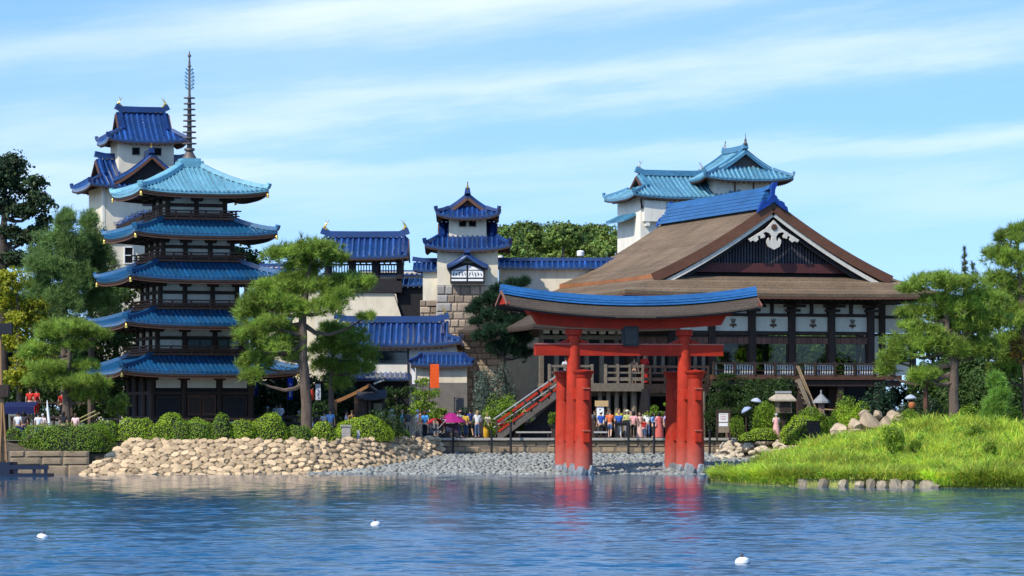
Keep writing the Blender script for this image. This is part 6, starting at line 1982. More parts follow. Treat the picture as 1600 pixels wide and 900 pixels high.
def person_meshes(pose):
    """pose: dict with arm targets (elbow, wrist) and leg targets for left/right; figure 1.72 m tall facing -y"""
    Nn = {}; E = []
    def nd(k, p, r): Nn[k] = (p, r)
    ls = pose.get('lean', 0.0)
    nd('pelvis', (0,0,.93), (.135,.10)); nd('waist', (0,-ls*.3,1.08), (.115,.085)); nd('chest', (0,-ls*.7,1.28), (.15,.10)); nd('neck0', (0,-ls,1.44), (.06,.055)); nd('neck', (0,-ls-.01,1.50), (.05,.05))
    nd('jaw', (0,-ls-.025,1.56), (.062,.075)); nd('head', (0,-ls-.01,1.635), (.078,.095)); nd('crown', (0,-ls,1.70), (.055,.07))
    nd('nose', (0,-ls-.115,1.605), (.012,.014))
    E += [('pelvis','waist'),('waist','chest'),('chest','neck0'),('neck0','neck'),('neck','jaw'),('jaw','head'),('head','crown'),('head','nose')]
    for s, sd in ((-1,'r'),(1,'l')):
        el, wr = pose['arm_'+sd]; kn, an = pose['leg_'+sd]
        nd('sh'+sd, (s*.185,-ls*.85,1.40), (.055,.055)); nd('el'+sd, el, .042); nd('wr'+sd, wr, .030)
        w = Vector(wr); dv = (w-Vector(el)).normalized()
        pl = w+dv*.07; nd('pa'+sd, tuple(pl), (.038,.022))
        E += [('chest','sh'+sd),('sh'+sd,'el'+sd),('el'+sd,'wr'+sd),('wr'+sd,'pa'+sd)]
        side = Vector((1,0,0)) if abs(dv.x) < .8 else Vector((0,1,0))
        cr = dv.cross(side).normalized()
        for f, (o, L_) in enumerate(((-.030,.062),(-.010,.075),(.011,.070),(.031,.055))):
            b = pl+cr*o+dv*.035; k1 = b+dv*L_*.55+side*.006*s; k2 = b+dv*L_*.95+side*.022*s
            nd(f'f{f}a{sd}', tuple(b), .0095); nd(f'f{f}b{sd}', tuple(k1), .0088); nd(f'f{f}c{sd}', tuple(k2), .0078)
            E += [('pa'+sd, f'f{f}a{sd}'),(f'f{f}a{sd}',f'f{f}b{sd}'),(f'f{f}b{sd}',f'f{f}c{sd}')]
        tb = w+dv*.03-cr*.035; nd('ta'+sd, tuple(tb-cr*.012+dv*.02), .010); nd('tb'+sd, tuple(tb-cr*.03+dv*.055), .0085)
        E += [('wr'+sd,'ta'+sd),('ta'+sd,'tb'+sd)]
        nd('hip'+sd, (s*.095,0,.88), (.10,.10)); nd('kn'+sd, kn, .058); nd('an'+sd, an, .040); nd('toe'+sd, (an[0],an[1]-.17,max(.035,an[2]-.05)), (.038,.028))
        nd('heel'+sd, (an[0],an[1]+.05,max(.04,an[2]-.05)), .034)
        E += [('pelvis','hip'+sd),('hip'+sd,'kn'+sd),('kn'+sd,'an'+sd),('an'+sd,'toe'+sd),('an'+sd,'heel'+sd)]
        nd('ear'+sd, (s*.088,-ls+.005,1.615), .014); E.append(('head','ear'+sd))
    body = skin_mesh('body', Nn, E, 'pelvis', None)
    g = lambda ks, gr: {k: (Nn[k][0], (Nn[k][1][0]+gr, Nn[k][1][1]+gr) if isinstance(Nn[k][1], tuple) else Nn[k][1]+gr) for k in ks}
    def mid(a, b, t): return tuple(Vector(Nn[a][0]).lerp(Vector(Nn[b][0]), t))
    sh = g(['pelvis','waist','chest','neck0','shr','shl'], .024); sh['pelvis'] = ((0,0,.90), (.165,.125)); sh['neck0'] = (Nn['neck0'][0], (.07,.065))
    es = [('pelvis','waist'),('waist','chest'),('chest','neck0'),('chest','shr'),('chest','shl')]
    for sd in 'rl':
        if pose.get('sleeve', 'short') == 'long':
            sh['sl'+sd] = (mid('el'+sd,'wr'+sd,.85), .046); sh['e2'+sd] = (Nn['el'+sd][0], .058); es += [('sh'+sd,'e2'+sd),('e2'+sd,'sl'+sd)]
        else:
            sh['sl'+sd] = (mid('sh'+sd,'el'+sd,.72), .066); es += [('sh'+sd,'sl'+sd)]
    shirt = skin_mesh('shirt', sh, es, 'chest', None)
    tr = {'pelvis': ((0,0,.95),(.15,.118)), 'p2': ((0,0,.90),(.155,.12))}; et = [('pelvis','p2')]
    for s, sd in ((-1,'r'),(1,'l')):
        tr['hip'+sd] = (Nn['hip'+sd][0], .112); et.append(('p2','hip'+sd))
        if pose.get('trousers','long') == 'long':
            tr['kn'+sd] = (Nn['kn'+sd][0], .078); tr['an'+sd] = (mid('kn'+sd,'an'+sd,.9), .068); et += [('hip'+sd,'kn'+sd),('kn'+sd,'an'+sd)]
        else:
            tr['kn'+sd] = (mid('hip'+sd,'kn'+sd,.88), .098); et += [('hip'+sd,'kn'+sd)]
    trous = skin_mesh('trousers', tr, et, 'p2', None)
    if pose.get('trousers') == 'robe':
        mb = MB().lathe([(.30,.08),(.29,.3),(.24,.7),(.19,.95),(.17,1.1),(.185,1.3),(.12,1.43)], 14); trous = mb.mesh('robe', None, smooth=True)
    shoe_m = []
    for sd in 'rl':
        shoes = MB(); shoe_m.append(shoes)
        a = Nn['an'+sd][0]; z0 = max(0.0, a[2]-.09)
        shoes.add([(a[0]-.05,a[1]+.10,z0),(a[0]+.05,a[1]+.10,z0),(a[0]+.055,a[1]-.16,z0),(a[0]-.055,a[1]-.16,z0),(a[0]-.045,a[1]+.09,z0+.10),(a[0]+.045,a[1]+.09,z0+.10),(a[0]+.045,a[1]-.08,z0+.09),(a[0]-.045,a[1]-.08,z0+.09),(a[0]+.04,a[1]-.19,z0+.03),(a[0]-.04,a[1]-.19,z0+.03)],
                  [(0,1,2,3),(0,4,5,1),(1,5,6,2),(3,7,4,0),(4,7,6,5),(2,6,8),(3,9,7),(7,9,8,6),(3,2,8,9)])
    hair = MB()
    hp = Nn['head'][0]
    hair.lathe([(.098,-.03),(.104,.02),(.10,.055),(.075,.095),(.03,.112),(.002,.114)], 12, (hp[0], hp[1]+.022, hp[2]+.005))
    hl = MB(); hl.lathe([(.075,-.19),(.10,-.10),(.106,.0),(.10,.055),(.075,.095),(.03,.112),(.002,.114)], 12, (hp[0], hp[1]+.032, hp[2]+.005))
    hat = MB(); hat.lathe([(.19,.045),(.185,.055),(.108,.06),(.10,.115),(.07,.135),(.002,.138)], 14, (hp[0], hp[1]+.01, hp[2]+.0))
    cap = MB(); cap.lathe([(.105,.02),(.108,.06),(.085,.105),(.04,.122),(.002,.125)], 12, (hp[0], hp[1]+.015, hp[2])); cap.span(hp[0]-.07,hp[0]+.07,hp[1]-.19,hp[1]-.06,hp[2]+.028,hp[2]+.042)
    eyes = MB()
    for s in (-1,1): eyes.box((s*.033, hp[1]-.092, hp[2]-.008), (.024,.012,.012))
    eyes.box((0,hp[1]-.092,hp[2]-.075),(.045,.012,.010))
    return dict(body=body, shirt=shirt, trousers=trous, shoes=[q.mesh('shoe',None,True) for q in shoe_m], hair=hair.mesh('hair',None,True), long_hair=hl.mesh('hair',None,True), hat=hat.mesh('hat',None,True), cap=cap.mesh('cap',None,True), face=eyes.mesh('eyes_and_mouth',None))


STAND = dict(leg_r=((-.10,-.01,.48),(-.10,.02,.09)), leg_l=((.10,-.02,.48),(.115,.0,.09)), arm_r=((-.25,.03,1.14),(-.27,-.05,.90)), arm_l=((.25,.03,1.14),(.265,-.06,.90)))
POSES = {
 'stand': STAND,
 'shorts': dict(STAND, trousers='short'),
 'walk': dict(leg_r=((-.09,-.16,.50),(-.09,-.26,.09)), leg_l=((.09,.02,.48),(.09,.26,.16)), arm_r=((-.24,.12,1.15),(-.25,.08,.91)), arm_l=((.24,-.08,1.15),(.24,-.24,.96)), lean=.05),
 'walk_shorts': dict(leg_r=((-.09,.05,.48),(-.09,.26,.15)), leg_l=((.09,-.15,.50),(.10,-.24,.09)), arm_r=((-.24,-.08,1.15),(-.24,-.23,.97)), arm_l=((.24,.12,1.15),(.25,.06,.91)), lean=.04, trousers='short'),
 'camera': dict(STAND, arm_r=((-.25,-.14,1.20),(-.07,-.27,1.47)), arm_l=((.25,-.14,1.20),(.07,-.27,1.47))),
 'arms_up': dict(STAND, arm_r=((-.31,-.02,1.56),(-.17,-.03,1.76)), arm_l=((.31,-.02,1.56),(.17,-.03,1.76)), trousers='short'),
 'hold': dict(STAND, arm_r=((-.24,.02,1.15),(-.12,-.24,1.10)), arm_l=((.24,.02,1.15),(.12,-.24,1.10)), sleeve='long'),
 'robe': dict(STAND, arm_r=((-.25,.0,1.15),(-.10,-.22,1.16)), arm_l=((.25,.0,1.15),(.10,-.22,1.18)), sleeve='long', trousers='robe'),
}
PM = {k: person_meshes(v) for k, v in POSES.items()}
SKINS = [plain('skin_fair',(0.62,0.38,0.27),.6), plain('skin_tan',(0.46,0.26,0.17),.6), plain('skin_brown',(0.22,0.115,0.07),.6)]
HAIRS = [plain('hair_black',(0.012,0.010,0.009),.5), plain('hair_brown',(0.07,0.04,0.022),.5), plain('hair_blond',(0.36,0.24,0.10),.5), plain('hair_grey',(0.42,0.41,0.40),.6)]
M_shoe = plain('shoe_dark',(0.03,0.028,0.026),.6); M_shoew = plain('shoe_white',(0.65,0.64,0.62),.6)
CL = {}


def cloth(c):
    if c not in CL: CL[c] = mat('cloth_%d' % len(CL), c, .85, .12, 14, bump=.15, bscale=40)
    return CL[c]


def person(label, px, Y, pose, rz, shirt, trousers, h=1.72, skin=0, hair=0, head='hair', z=GZ, hatc=(0.7,0.68,0.62), shoe=None, carry=None, x=None):
    T = thing('person', label, 'person', (xat(px,Y) if x is None else x, Y, z), R(rz))
    T.scale = (h/1.72,)*3
    P = PM[pose]
    def part(name, me, m):
        o = put(name, me, T); o.data = me
        if not me.materials: me.materials.append(None)
        o.material_slots[0].link = 'OBJECT'; o.material_slots[0].material = m
        return o
    part('body', P['body'], SKINS[skin]); part('shirt', P['shirt'], cloth(shirt))
    part('robe' if POSES[pose].get('trousers') == 'robe' else 'trousers', P['trousers'], cloth(trousers))
    [part('shoe', q, shoe or M_shoe) for q in P['shoes']]; part('eyes_and_mouth', P['face'], HAIRS[0])
    if head in ('hair','hat','cap'): part('hair', P['hair'], HAIRS[hair])
    if head == 'long': part('hair', P['long_hair'], HAIRS[hair])
    if head == 'hat': part('hat', P['hat'], cloth(hatc))
    if head == 'cap': part('cap', P['cap'], cloth(hatc))
    if carry:
        kind, c = carry
        mb = MB()
        if kind == 'backpack':
            mb.lathe([(.02,-.24),(.15,-.22),(.17,-.05),(.16,.12),(.10,.22),(.02,.24)], 10, (0,0,0))
            o = put('backpack', mb.mesh('backpack', cloth(c), True), T, (0,.19,1.2)); o.scale = (1,.6,1)
        else:
            mb.lathe([(.02,-.14),(.14,-.13),(.15,.0),(.12,.12),(.02,.13)], 10, (0,0,0)); mb.strip([(-.1,0,.1),(-.08,0,.35),(0,0,.45),(.08,0,.35),(.1,0,.1)], .03,.015,up=(0,1,0))
            o = put('shoulder_bag', mb.mesh('shoulder_bag', cloth(c), True), T, (.27,.02,.92)); o.scale = (.6,1,1)
    return T


W_, K_ = (0.75,0.74,0.72), (0.02,0.02,0.024)
BL, DB = (0.03,0.10,0.42), (0.015,0.03,0.10)
DEN = (0.06,0.10,0.20); KH = (0.40,0.33,0.22); GR = (0.25,0.25,0.26)
OR = (0.62,0.13,0.04); YE = (0.65,0.50,0.06); PK = (0.70,0.32,0.32); RD = (0.55,0.03,0.02); CY = (0.05,0.42,0.50); LB = (0.18,0.36,0.62)
# quay right of the left gate legs
person('person in white cap and blue top with dark trousers beside the notice post', 939, 215.6, 'stand', 200, BL, K_, 1.66, 1, 0, 'cap', hatc=W_)
person('person in orange shirt and dark shorts walking beside the blue tops', 953, 215.1, 'walk_shorts', 170, OR, DEN, 1.74, 0, 1, carry=('bag',K_))
person('person in yellow shirt standing behind the blue shirt with white trousers', 967, 216.6, 'stand', 20, YE, KH, 1.86, 0, 1)
person('person in blue shirt and white trousers by the black litter stand', 967, 214.9, 'stand', 185, BL, W_, 1.68, 0, 2)
person('person in pale hat and yellow-green top among the quay visitors', 980, 216.1, 'hold', 10, (0.5,0.5,0.16), GR, 1.74, 0, 3, 'hat', hatc=(0.75,0.70,0.45))
person('long-haired person in pink and dark skirt holding a white bag', 990, 215.3, 'stand', 160, PK, K_, 1.68, 1, 0, 'long', carry=('bag',W_))
person('long-haired person in peach dress right of the white bag', 999, 215.5, 'robe', 20, (0.68,0.42,0.33), (0.68,0.42,0.33), 1.62, 0, 1, 'long')
person('dark-haired person in light blue under the small bonsai', 1021, 215.4, 'hold', 60, LB, K_, 1.60, 0, 0, 'long')
person('dark-haired person in pink floral top and red skirt under the bonsai', 1030, 215, 'robe', 200, PK, (0.5,0.10,0.08), 1.64, 1, 0, 'long', carry=('bag',PK))
person('child in red standing beside the peach dress', 1006, 215.4, 'stand', 190, RD, DEN, 1.2, 0, 1)
person('person in white tee and jeans left of the light blue top', 1012, 216.4, 'stand', 170, W_, DEN, 1.7, 1, 1)
person('tall person in grey tee at the back of the quay group', 947, 216.9, 'stand', 190, GR, K_, 1.8, 1, 0)
person('person in green tee at the back of the quay group', 985, 216.9, 'camera', 10, (0.08,0.25,0.08), KH, 1.76, 0, 0)
person('person in lilac top just left of the right gate legs', 1038, 216.2, 'walk', 100, (0.4,0.3,0.5), K_, 1.66, 0, 1, 'long')
person('person in black tee between left gate legs and notice post', 931, 216.5, 'walk', -90, K_, KH, 1.74, 1, 0)
person('person in pale blue walking past the bollards', 714, 219, 'walk', 90, (0.4,0.5,0.62), DEN, 1.7, 0, 1)
person('person in mustard top left of the stout brown post', 728, 219.5, 'hold', 150, (0.5,0.33,0.05), DEN, 1.66, 1, 0, 'long')
person('person in teal dress behind the flower tub', 774, 220, 'robe', 180, (0.05,0.28,0.28), (0.05,0.28,0.28), 1.64, 0, 1, 'long')
person('person in white shirt right of the flower tub', 789, 219, 'stand', 200, W_, DB, 1.75, 1, 0)
person('person in maroon at the bank end behind the khaki trousers', 657, 218.5, 'stand', 170, (0.28,0.03,0.05), GR, 1.74, 0, 1)
person('person in pink cap right of the magenta canopy', 719, 221.5, 'stand', 185, (0.3,0.32,0.36), KH, 1.7, 0, 0, 'cap', hatc=PK)
person('person in white hat behind the dark layered shrub', 612, 217, 'stand', 175, (0.55,0.5,0.42), KH, 1.78, 0, 3, 'hat', hatc=W_)
# front of the stair
person('person in white shirt and grey shorts lifting a yellow straw hat', 823, 217.2, 'arms_up', 180, W_, GR, 1.72, 1, 0, 'hat', hatc=(0.62,0.40,0.12), shoe=M_shoew)
person('person in blue and white standing in the shade under the stair', 840, 220.5, 'hold', 30, (0.35,0.45,0.6), DB, 1.55, 0, 1)
person('person in teal top in the shade under the stair', 853, 221, 'stand', -20, (0.05,0.2,0.24), DB, 1.6, 1, 0)
# left end of the quay
person('person in blue shirt and dark shorts beside the white blouse', 735, 221, 'walk_shorts', 200, (0.02,0.05,0.28), K_, 1.82, 1, 0)
person('person in navy shirt half hidden behind the blue shirt', 742, 223, 'stand', 170, DB, K_, 1.80, 0, 1)
person('fair-haired person in white blouse and denim skirt', 746, 217.5, 'camera', 190, W_, DEN, 1.72, 0, 2, 'long')
person('blond person in white top beside the yellow sack', 762, 218, 'stand', 150, (0.7,0.6,0.5), K_, 1.60, 0, 2, 'long')
person('person in white tee shirt behind the red pushchair', 694, 219.5, 'hold', 200, (0.72,0.68,0.72), GR, 1.62, 0, 1)
person('person in pink with pale hat left of the magenta canopy', 691, 222, 'stand', 170, PK, KH, 1.78, 0, 3, 'cap', hatc=W_)
person('person in sky blue top and black trousers left of the red pushchair', 664, 217.8, 'stand', 160, (0.06,0.28,0.62), K_, 1.70, 0, 1, 'long')
person('person in white cap and checked blue shirt behind the sky blue top', 673, 223, 'stand', 185, (0.18,0.24,0.42), GR, 1.78, 0, 3, 'cap', hatc=W_)
person('person in pale cap right behind the checked shirt', 678.5, 224.5, 'stand', 165, (0.35,0.4,0.6), GR, 1.80, 0, 3, 'cap', hatc=(0.7,0.66,0.55))
person('red-shirted person behind the red pushchair', 682, 224, 'stand', 190, (0.5,0.12,0.10), GR, 1.84, 1, 1)
person('grey-haired person in loose white shirt and khaki trousers at the bank end', 651, 213.4, 'walk', 110, W_, KH, 1.78, 1, 3)
person('person in turquoise shirt behind the low dark shrub', 627, 216, 'walk', 95, CY, KH, 1.76, 0, 2)
person('person in dark clothes right of the turquoise shirt', 638, 218, 'stand', 180, (0.10,0.09,0.08), KH, 1.76, 1, 0)
person('person in coral top half hidden by the dark layered shrub', 597, 214, 'hold', 100, (0.65,0.22,0.16), W_, 1.58, 0, 3, 'cap', hatc=W_)
person('person in white seen over the right slope of the long dome', 584, 216, 'stand', 160, W_, GR, 1.60, 1, 0, 'long')
# behind the hedges below the pines
person('person in white shirt under the thatched hut, behind the hedge', 541, 212, 'stand', 90, (0.72,0.60,0.62), GR, 1.7, 1, 0)
person('person in ochre top by the thatched hut', 550, 216, 'stand', 200, (0.45,0.25,0.08), KH, 1.72, 0, 1)
person('dark person with bare arms by the hut post', 555, 219, 'stand', 160, (0.30,0.16,0.10), K_, 1.88, 2, 0)
person('person in white by the hut wall', 563, 219, 'stand', 210, W_, GR, 1.66, 1, 0)
person('person in blue shirt with navy backpack right of the pine trunk', 516, 210.5, 'stand', 0, LB, DEN, 1.78, 1, 0, carry=('backpack',DB))
person('person in pale grey left of the navy backpack', 507, 212, 'stand', 180, (0.5,0.52,0.55), DEN, 1.66, 1, 0)
person('person in dark vest right beside the large pine trunk', 494, 211, 'stand', 150, K_, DEN, 1.62, 2, 0, carry=('bag',W_))
# terrace beside the pagoda
person('white-robed visitor on the terrace, left one of two', 432, 219.5, 'robe', 170, W_, W_, 1.7, 1, 0, z=2.35)
person('white-robed visitor on the terrace, right one of two', 438, 219.2, 'robe', 200, W_, W_, 1.7, 1, 1, z=2.35)
person('person in white cap and olive top on the terrace', 418, 219.5, 'stand', 160, (0.22,0.25,0.06), DB, 1.56, 0, 3, 'cap', hatc=(0.8,0.8,0.8), z=2.3)
person('elderly person in olive by the end of the dark terrace fence', 467, 219, 'stand', 180, (0.30,0.34,0.05), KH, 1.5, 0, 3, z=2.1)
# far left behind the hedge
person('person in white under the blue awning, leftmost', 28, 206.5, 'stand', 170, (0.6,0.6,0.62), DB, 1.62, 1, 0)
person('dark-clothed person under the blue awning, second from left', 37, 207.5, 'stand', 190, (0.06,0.05,0.06), DB, 1.66, 1, 0, 'long')
person('person in white tee behind the long hedge, left of the white pole', 60, 206, 'stand', 200, W_, DB, 1.58, 1, 0)
person('fair person behind the long hedge beside the white tee', 67, 207, 'stand', 170, (0.62,0.5,0.48), DB, 1.54, 0, 3)
person('dark-haired person behind the long hedge left of the pine trunk', 99, 206, 'stand', 185, K_, DB, 1.66, 1, 0, 'long')
person('person in pale pink behind the long hedge right of the pine trunk', 118, 205.5, 'stand', 170, (0.75,0.5,0.46), KH, 1.56, 1, 1, 'long')
person('person in red standing on the upper walk, left one', 47, 219, 'stand', 180, RD, K_, 1.7, 0, 1, z=3.3)
person('person in red standing on the upper walk, middle one', 57, 219.5, 'stand', 160, RD, RD, 1.7, 1, 0, z=3.3)
person('person in scarlet by the upper walk near the pine trunk', 97, 219, 'stand', 190, RD, K_, 1.6, 1, 0, z=3.2)
# garden and balcony
person('person in red and white patterned dress below the wooden lantern box', 1213, 209.5, 'robe', 200, (0.72,0.5,0.46), (0.70,0.36,0.33), 1.55, 0, 3)
person('fair-haired person in white half hidden behind the grass', 1460, 204, 'stand', 180, W_, W_, 1.55, 1, 2)
person('person in scarlet robe on the hall deck', 1007, 219.6, 'robe', 160, RD, RD, 1.9, 0, 3, z=5.33)
person('brown-clad person beside the scarlet robe on the hall deck', 991, 219.0, 'stand', 160, (0.25,0.15,0.09), K_, 1.66, 1, 1, z=5.33)
person('person in black and white leaning on the deck rail beside the stair', 884, 216.8, 'hold', 180, (0.5,0.5,0.5), K_, 1.6, 1, 0, z=5.35)
# ================================================================== things on the quay
for i, (px, yt, lab) in enumerate([(708,672,'black iron post before the quay wall, leftmost of seven'),(768,674,'black iron post before the quay wall, second from the left'),(798,661,'black iron post before the quay wall, below the straw hat'),
        (868,668,'black iron post before the quay wall, beside the left gate legs'),(982,664,'black iron post before the quay wall, below the litter stand'),(1022,661,'black iron post before the quay wall, below the bonsai'),(1109,672,'black iron post before the quay wall, right of the gate')]):
    Y = 213.2; x = xat(px,Y); z1 = zat(yt,Y)
    T = thing('mooring_post', lab, 'post', (x,Y,.80), 0, 'black posts along the beach')
    MB().lathe([(.12,0),(.12,.06),(.075,.08),(.070,z1-.85),(.10,z1-.84),(.10,z1-.78),(.02,z1-.74)], 8).build('post', M_black, T)
    MB().span(-.20,.20,-.03,.03,.95,1.02).build('cross_arm', M_black, T)
for i, (px, yt, lab) in enumerate([(674,672,'short brown bollard at the right end of the rubble bank'),(700,670,'short brown bollard left of the quay steps'),(752,655,'stout brown post beside the white blouse'),(806,634,'tall brown post with ball top beside the straw hat'),
        (926,649,'brown post with ball top right of the left gate legs'),(1044,643,'brown post with ball top left of the right gate legs')]):
    Y = 216.0; x = xat(px,Y); z1 = zat(yt,Y)-GZ
    T = thing('timber_post', lab, 'post', (x,Y,GZ), 0, 'brown posts along the quay')
    MB().box((0,0,z1/2-.1),(.26,.26,z1-.2)).build('post', M_wood, T)
    MB().lathe([(.02,-.02),(.12,.03),(.15,.13),(.12,.23),(.02,.28)], 10, (0,0,z1-.22)).build('ball_top', mat('ball_grey',(0.12,0.12,0.13),.6,.3,6), T, smooth=True)
    MB().box((0,0,.06),(.38,.38,.12)).build('foot', M_wood, T)
# ropes
for a, b in ((806,926),(752,806),(926,1044)):
    Y = 216; p, q = at(a,652,Y), at(b,654,Y)
    pts = [p.lerp(q,t)+Vector((0,0,-.35*math.sin(PI*t))) for t in np.linspace(0,1,12)]
    mb = MB().tube(pts, .025, 5)
    if a == 752: tag(mb.build('rope', M_woodg), 'slack rope from stout post to the tall ball-top post', 'rope')
for px0, px1, lab in ((806,862,'long stone bench slab under the straw hat'),(928,949,'short dark bench between gate legs and visitors')):
    Y = 215.6; x0, x1 = xat(px0,Y), xat(px1,Y)
    T = thing('bench', lab, 'bench', ((x0+x1)/2,Y,GZ), 0); h = (x1-x0)/2
    MB().span(-h,h,-.25,.25,.34,.44).build('seat', M_pave if px0 < 900 else M_steel, T)
    for s in (-.8,.8): MB().span(s*h-.06,s*h+.06,-.2,.2,0,.339).build('leg', M_black, T)


def pushchair(label, px, Y, col, s=1.0):
    T = thing('pushchair', label, 'pushchair', (xat(px,Y),Y,GZ), R(20)); T.scale = (s,)*3
    P = [[(.36*math.cos(a)*1.0, (v-.5)*.62, .62+.46*math.sin(a)) for a in np.linspace(.1,2.7,9)] for v in np.linspace(0,1,4)]
    MB().grid(P,.02).build('canopy', col, T)
    MB().span(-.28,.30,-.26,.26,.40,.52).build('seat', M_black, T); MB().beam((.28,0,.5),(.42,0,.98),.5,.08).build('backrest', M_black, T)
    fr = MB()
    for y in (-.28,.28): fr.tube([(-.45,y,.12),(.1,y,.55),(.55,y,1.02)],.016,6); fr.tube([(.42,y,.12),(0,y,.55)],.016,6)
    fr.tube([(.55,-.28,1.02),(.55,.28,1.02)],.02,6); fr.build('frame', M_steel, T)
    for x in (-.45,.42):
        for y in (-.30,.30):
            w = MB().lathe([(.13,-.03),(.15,0),(.13,.03)],12).build('wheel', M_black, T); w.location = (x,y,.15); w.rotation_euler = (R(90),0,0)
    return T


pushchair('red-hooded pushchair beside the sky blue top', 680, 217.5, cloth((0.50,0.015,0.03)), 1.15)
# magenta parasol over a barrow
Y = 219; T = thing('parasol', 'magenta canopy pitched over a dark barrow on the quay', 'parasol', (xat(707,Y),Y,GZ), 0); T.scale = (.85,.85,.95)
cp = MB(); nseg = 8; top = (-.15,0,1.72); ring = [(1.05*math.cos(2*PI*k/nseg)+.05, .8*math.sin(2*PI*k/nseg), 1.02+.04*(k%2)) for k in range(nseg)]; mid_ = [(.42*math.cos(2*PI*k/nseg)-.08, .34*math.sin(2*PI*k/nseg), 1.58) for k in range(nseg)]
cp.add([top]+mid_+ring, [(0,1+k,1+(k+1)%nseg) for k in range(nseg)]+[(1+k,1+nseg+k,1+nseg+(k+1)%nseg,1+(k+1)%nseg) for k in range(nseg)])
cp.build('canopy', cloth((0.33,0.012,0.15)), T); MB().tube([(-.12,0,0),(-.12,0,1.7)],.03,8).build('pole', M_black, T)
MB().span(-.5,.45,-.35,.35,.35,.95).build('barrow_box', mat('barrow_plum',(0.05,0.03,0.05),.7,.2,5), T)
for x in (-.35,.35):
    w = MB().lathe([(.16,-.03),(.18,0),(.16,.03)],12).build('wheel', M_black, T); w.location = (x,-.38,.18); w.rotation_euler = (R(90),0,0)
# low dark table behind
Y = 224; T = thing('market_table', 'dark low table right of the magenta canopy', 'table', (xat(722,Y),Y,GZ), 0)
MB().span(-1.0,1.0,-.4,.4,.62,.70).build('top', M_wood, T)
for x in (-.9,.9):
    for y in (-.33,.33): MB().span(x-.05,x+.05,y-.05,y+.05,0,.62).build('leg', M_wood, T)
T = thing('sack', 'yellow sack standing beside the stout brown post', 'bag', (xat(758,217.3),217.3,GZ), 0)
MB().lathe([(.02,0),(.22,.02),(.26,.25),(.22,.5),(.12,.62),(.15,.7)],10).build('sack_body', cloth((0.55,0.30,0.02)), T, smooth=True); MB().tube([(-.13,0,.62),(0,.13,.62),(.13,0,.62),(0,-.13,.62),(-.13,0,.62)],.02,5).build('tie', M_wood, T)
for px, lab, s in ((783,'red cushion stack at the stair foot',1.0),(797,'red blossom tub under the stair rail',.8)):
    Y = 216.8; T = thing('flower_tub', lab if px > 790 else 'red flowering tub left of the straw hat', 'plant', (xat(px,Y),Y,GZ), 0)
    MB().lathe([(.2,0),(.26,.4),(.28,.42),(.24,.43)],12).build('tub', M_wood, T)
    V, Q = leaf_cloud([((0,0,.75*1.3*s),(.34*s,.34*s,.24*s))], 260, .10, np.random.default_rng(px)); put('blossom', np_mesh('blossom',V,Q,leaf_mat('petal_red',(0.45,0.015,0.015),trans=.2)), T)
    MB().tube([(0,0,.4),(0,0,.85)],.03,5).build('stem', M_bark2, T)
# notice post, pillar, notice board
Y = 216.2; T = thing('notice_post', 'white notice on a post with a pale wooden header', 'sign', (xat(940,Y),Y,GZ), 0)
z = lambda y: zat(y,Y)-GZ
MB().span(-.36,-.24,-.06,.06,0,z(628)).build('post', M_woodg, T); MB().span(-.30,.14,-.10,-.065,z(662),z(634)).build('notice', M_white, T)
MB().span(-.42,.42,-.18,.18,z(635),z(626)).build('header', mat('header_pine',(0.50,0.33,0.15),.7,.2,4), T)
st = MB(); random.seed(3)
for k in range(6): st.box((-.08+random.uniform(-.03,.03),-.104,z(640)-.13*k),(random.uniform(.05,.18),.006,.05))
st.build('lettering', M_woodb, T)
T = thing('stone_marker', 'tall yellowish stone marker in front of the dark undercroft', 'pillar', (xat(1006,217.2),217.2,GZ), 0)
MB().box((0,0,.75),(.26,.22,1.5),0,.9).build('shaft', mat('marker_stone',(0.38,0.33,0.16),.9,.2,3), T); MB().box((0,0,.06),(.4,.36,.12)).build('foot', M_stone_q, T)
T = thing('door_panel', 'reddish door in the dark undercroft behind the marker', 'door', (xat(1002,222.5),222.5,GZ), 0)
MB().span(-.3,.3,-.04,.04,0,2.2).build('leaf', mat('door_red',(0.09,0.02,0.02),.6,.2,4), T); MB().span(.18,.24,-.10,-.04,1.0,1.1).build('handle', M_bronze, T)
Y = 212.0; T = thing('notice_board', 'free-standing wooden notice board with white sheets right of the gate', 'sign', (xat(1130.5,Y),Y,GZ-.1), 0)
z = lambda y: zat(y,Y)-GZ+.1
for x in (-.40,.40): MB().span(x-.06,x+.06,-.06,.06,0,z(641)).build('post', M_wood, T)
MB().span(-.36,.36,-.03,.05,z(676),z(643)).build('board', M_woodg, T); MB().span(-.46,.46,-.10,.10,z(643)+.002,z(640)).build('cap', M_wood, T)
for a, b in ((646,659),(661,666)):
    s_ = MB().span(-.28,.26,-.05,-.032,z(b),z(a)).build('sheet', M_white, T)
st = MB()
for k in range(4): st.box((-.02,-.054,z(648)-.10*k),(.40-.06*(k%2),.006,.03))
st.build('lettering', mat('ink_red',(0.35,0.08,0.05),.8), T)
# litter stand
Y = 214.8; T = thing('menu_stand', 'black sloping stand among the quay visitors', 'stand', (xat(972,Y),Y,GZ), 0)
MB().add([(-.5,-.25,.95),(.5,-.25,.95),(.5,.25,1.15),(-.5,.25,1.15),(-.42,-.2,.80),(.42,-.2,.80),(.42,.2,1.0),(-.42,.2,1.0)],((0,1,2,3),(7,6,5,4),(0,4,5,1),(1,5,6,2),(2,6,7,3),(3,7,4,0))).build('desk', M_black, T)
for x in (-.35,.4): MB().span(x-.09,x+.09,-.1,.1,0,.95).build('leg', M_black, T)


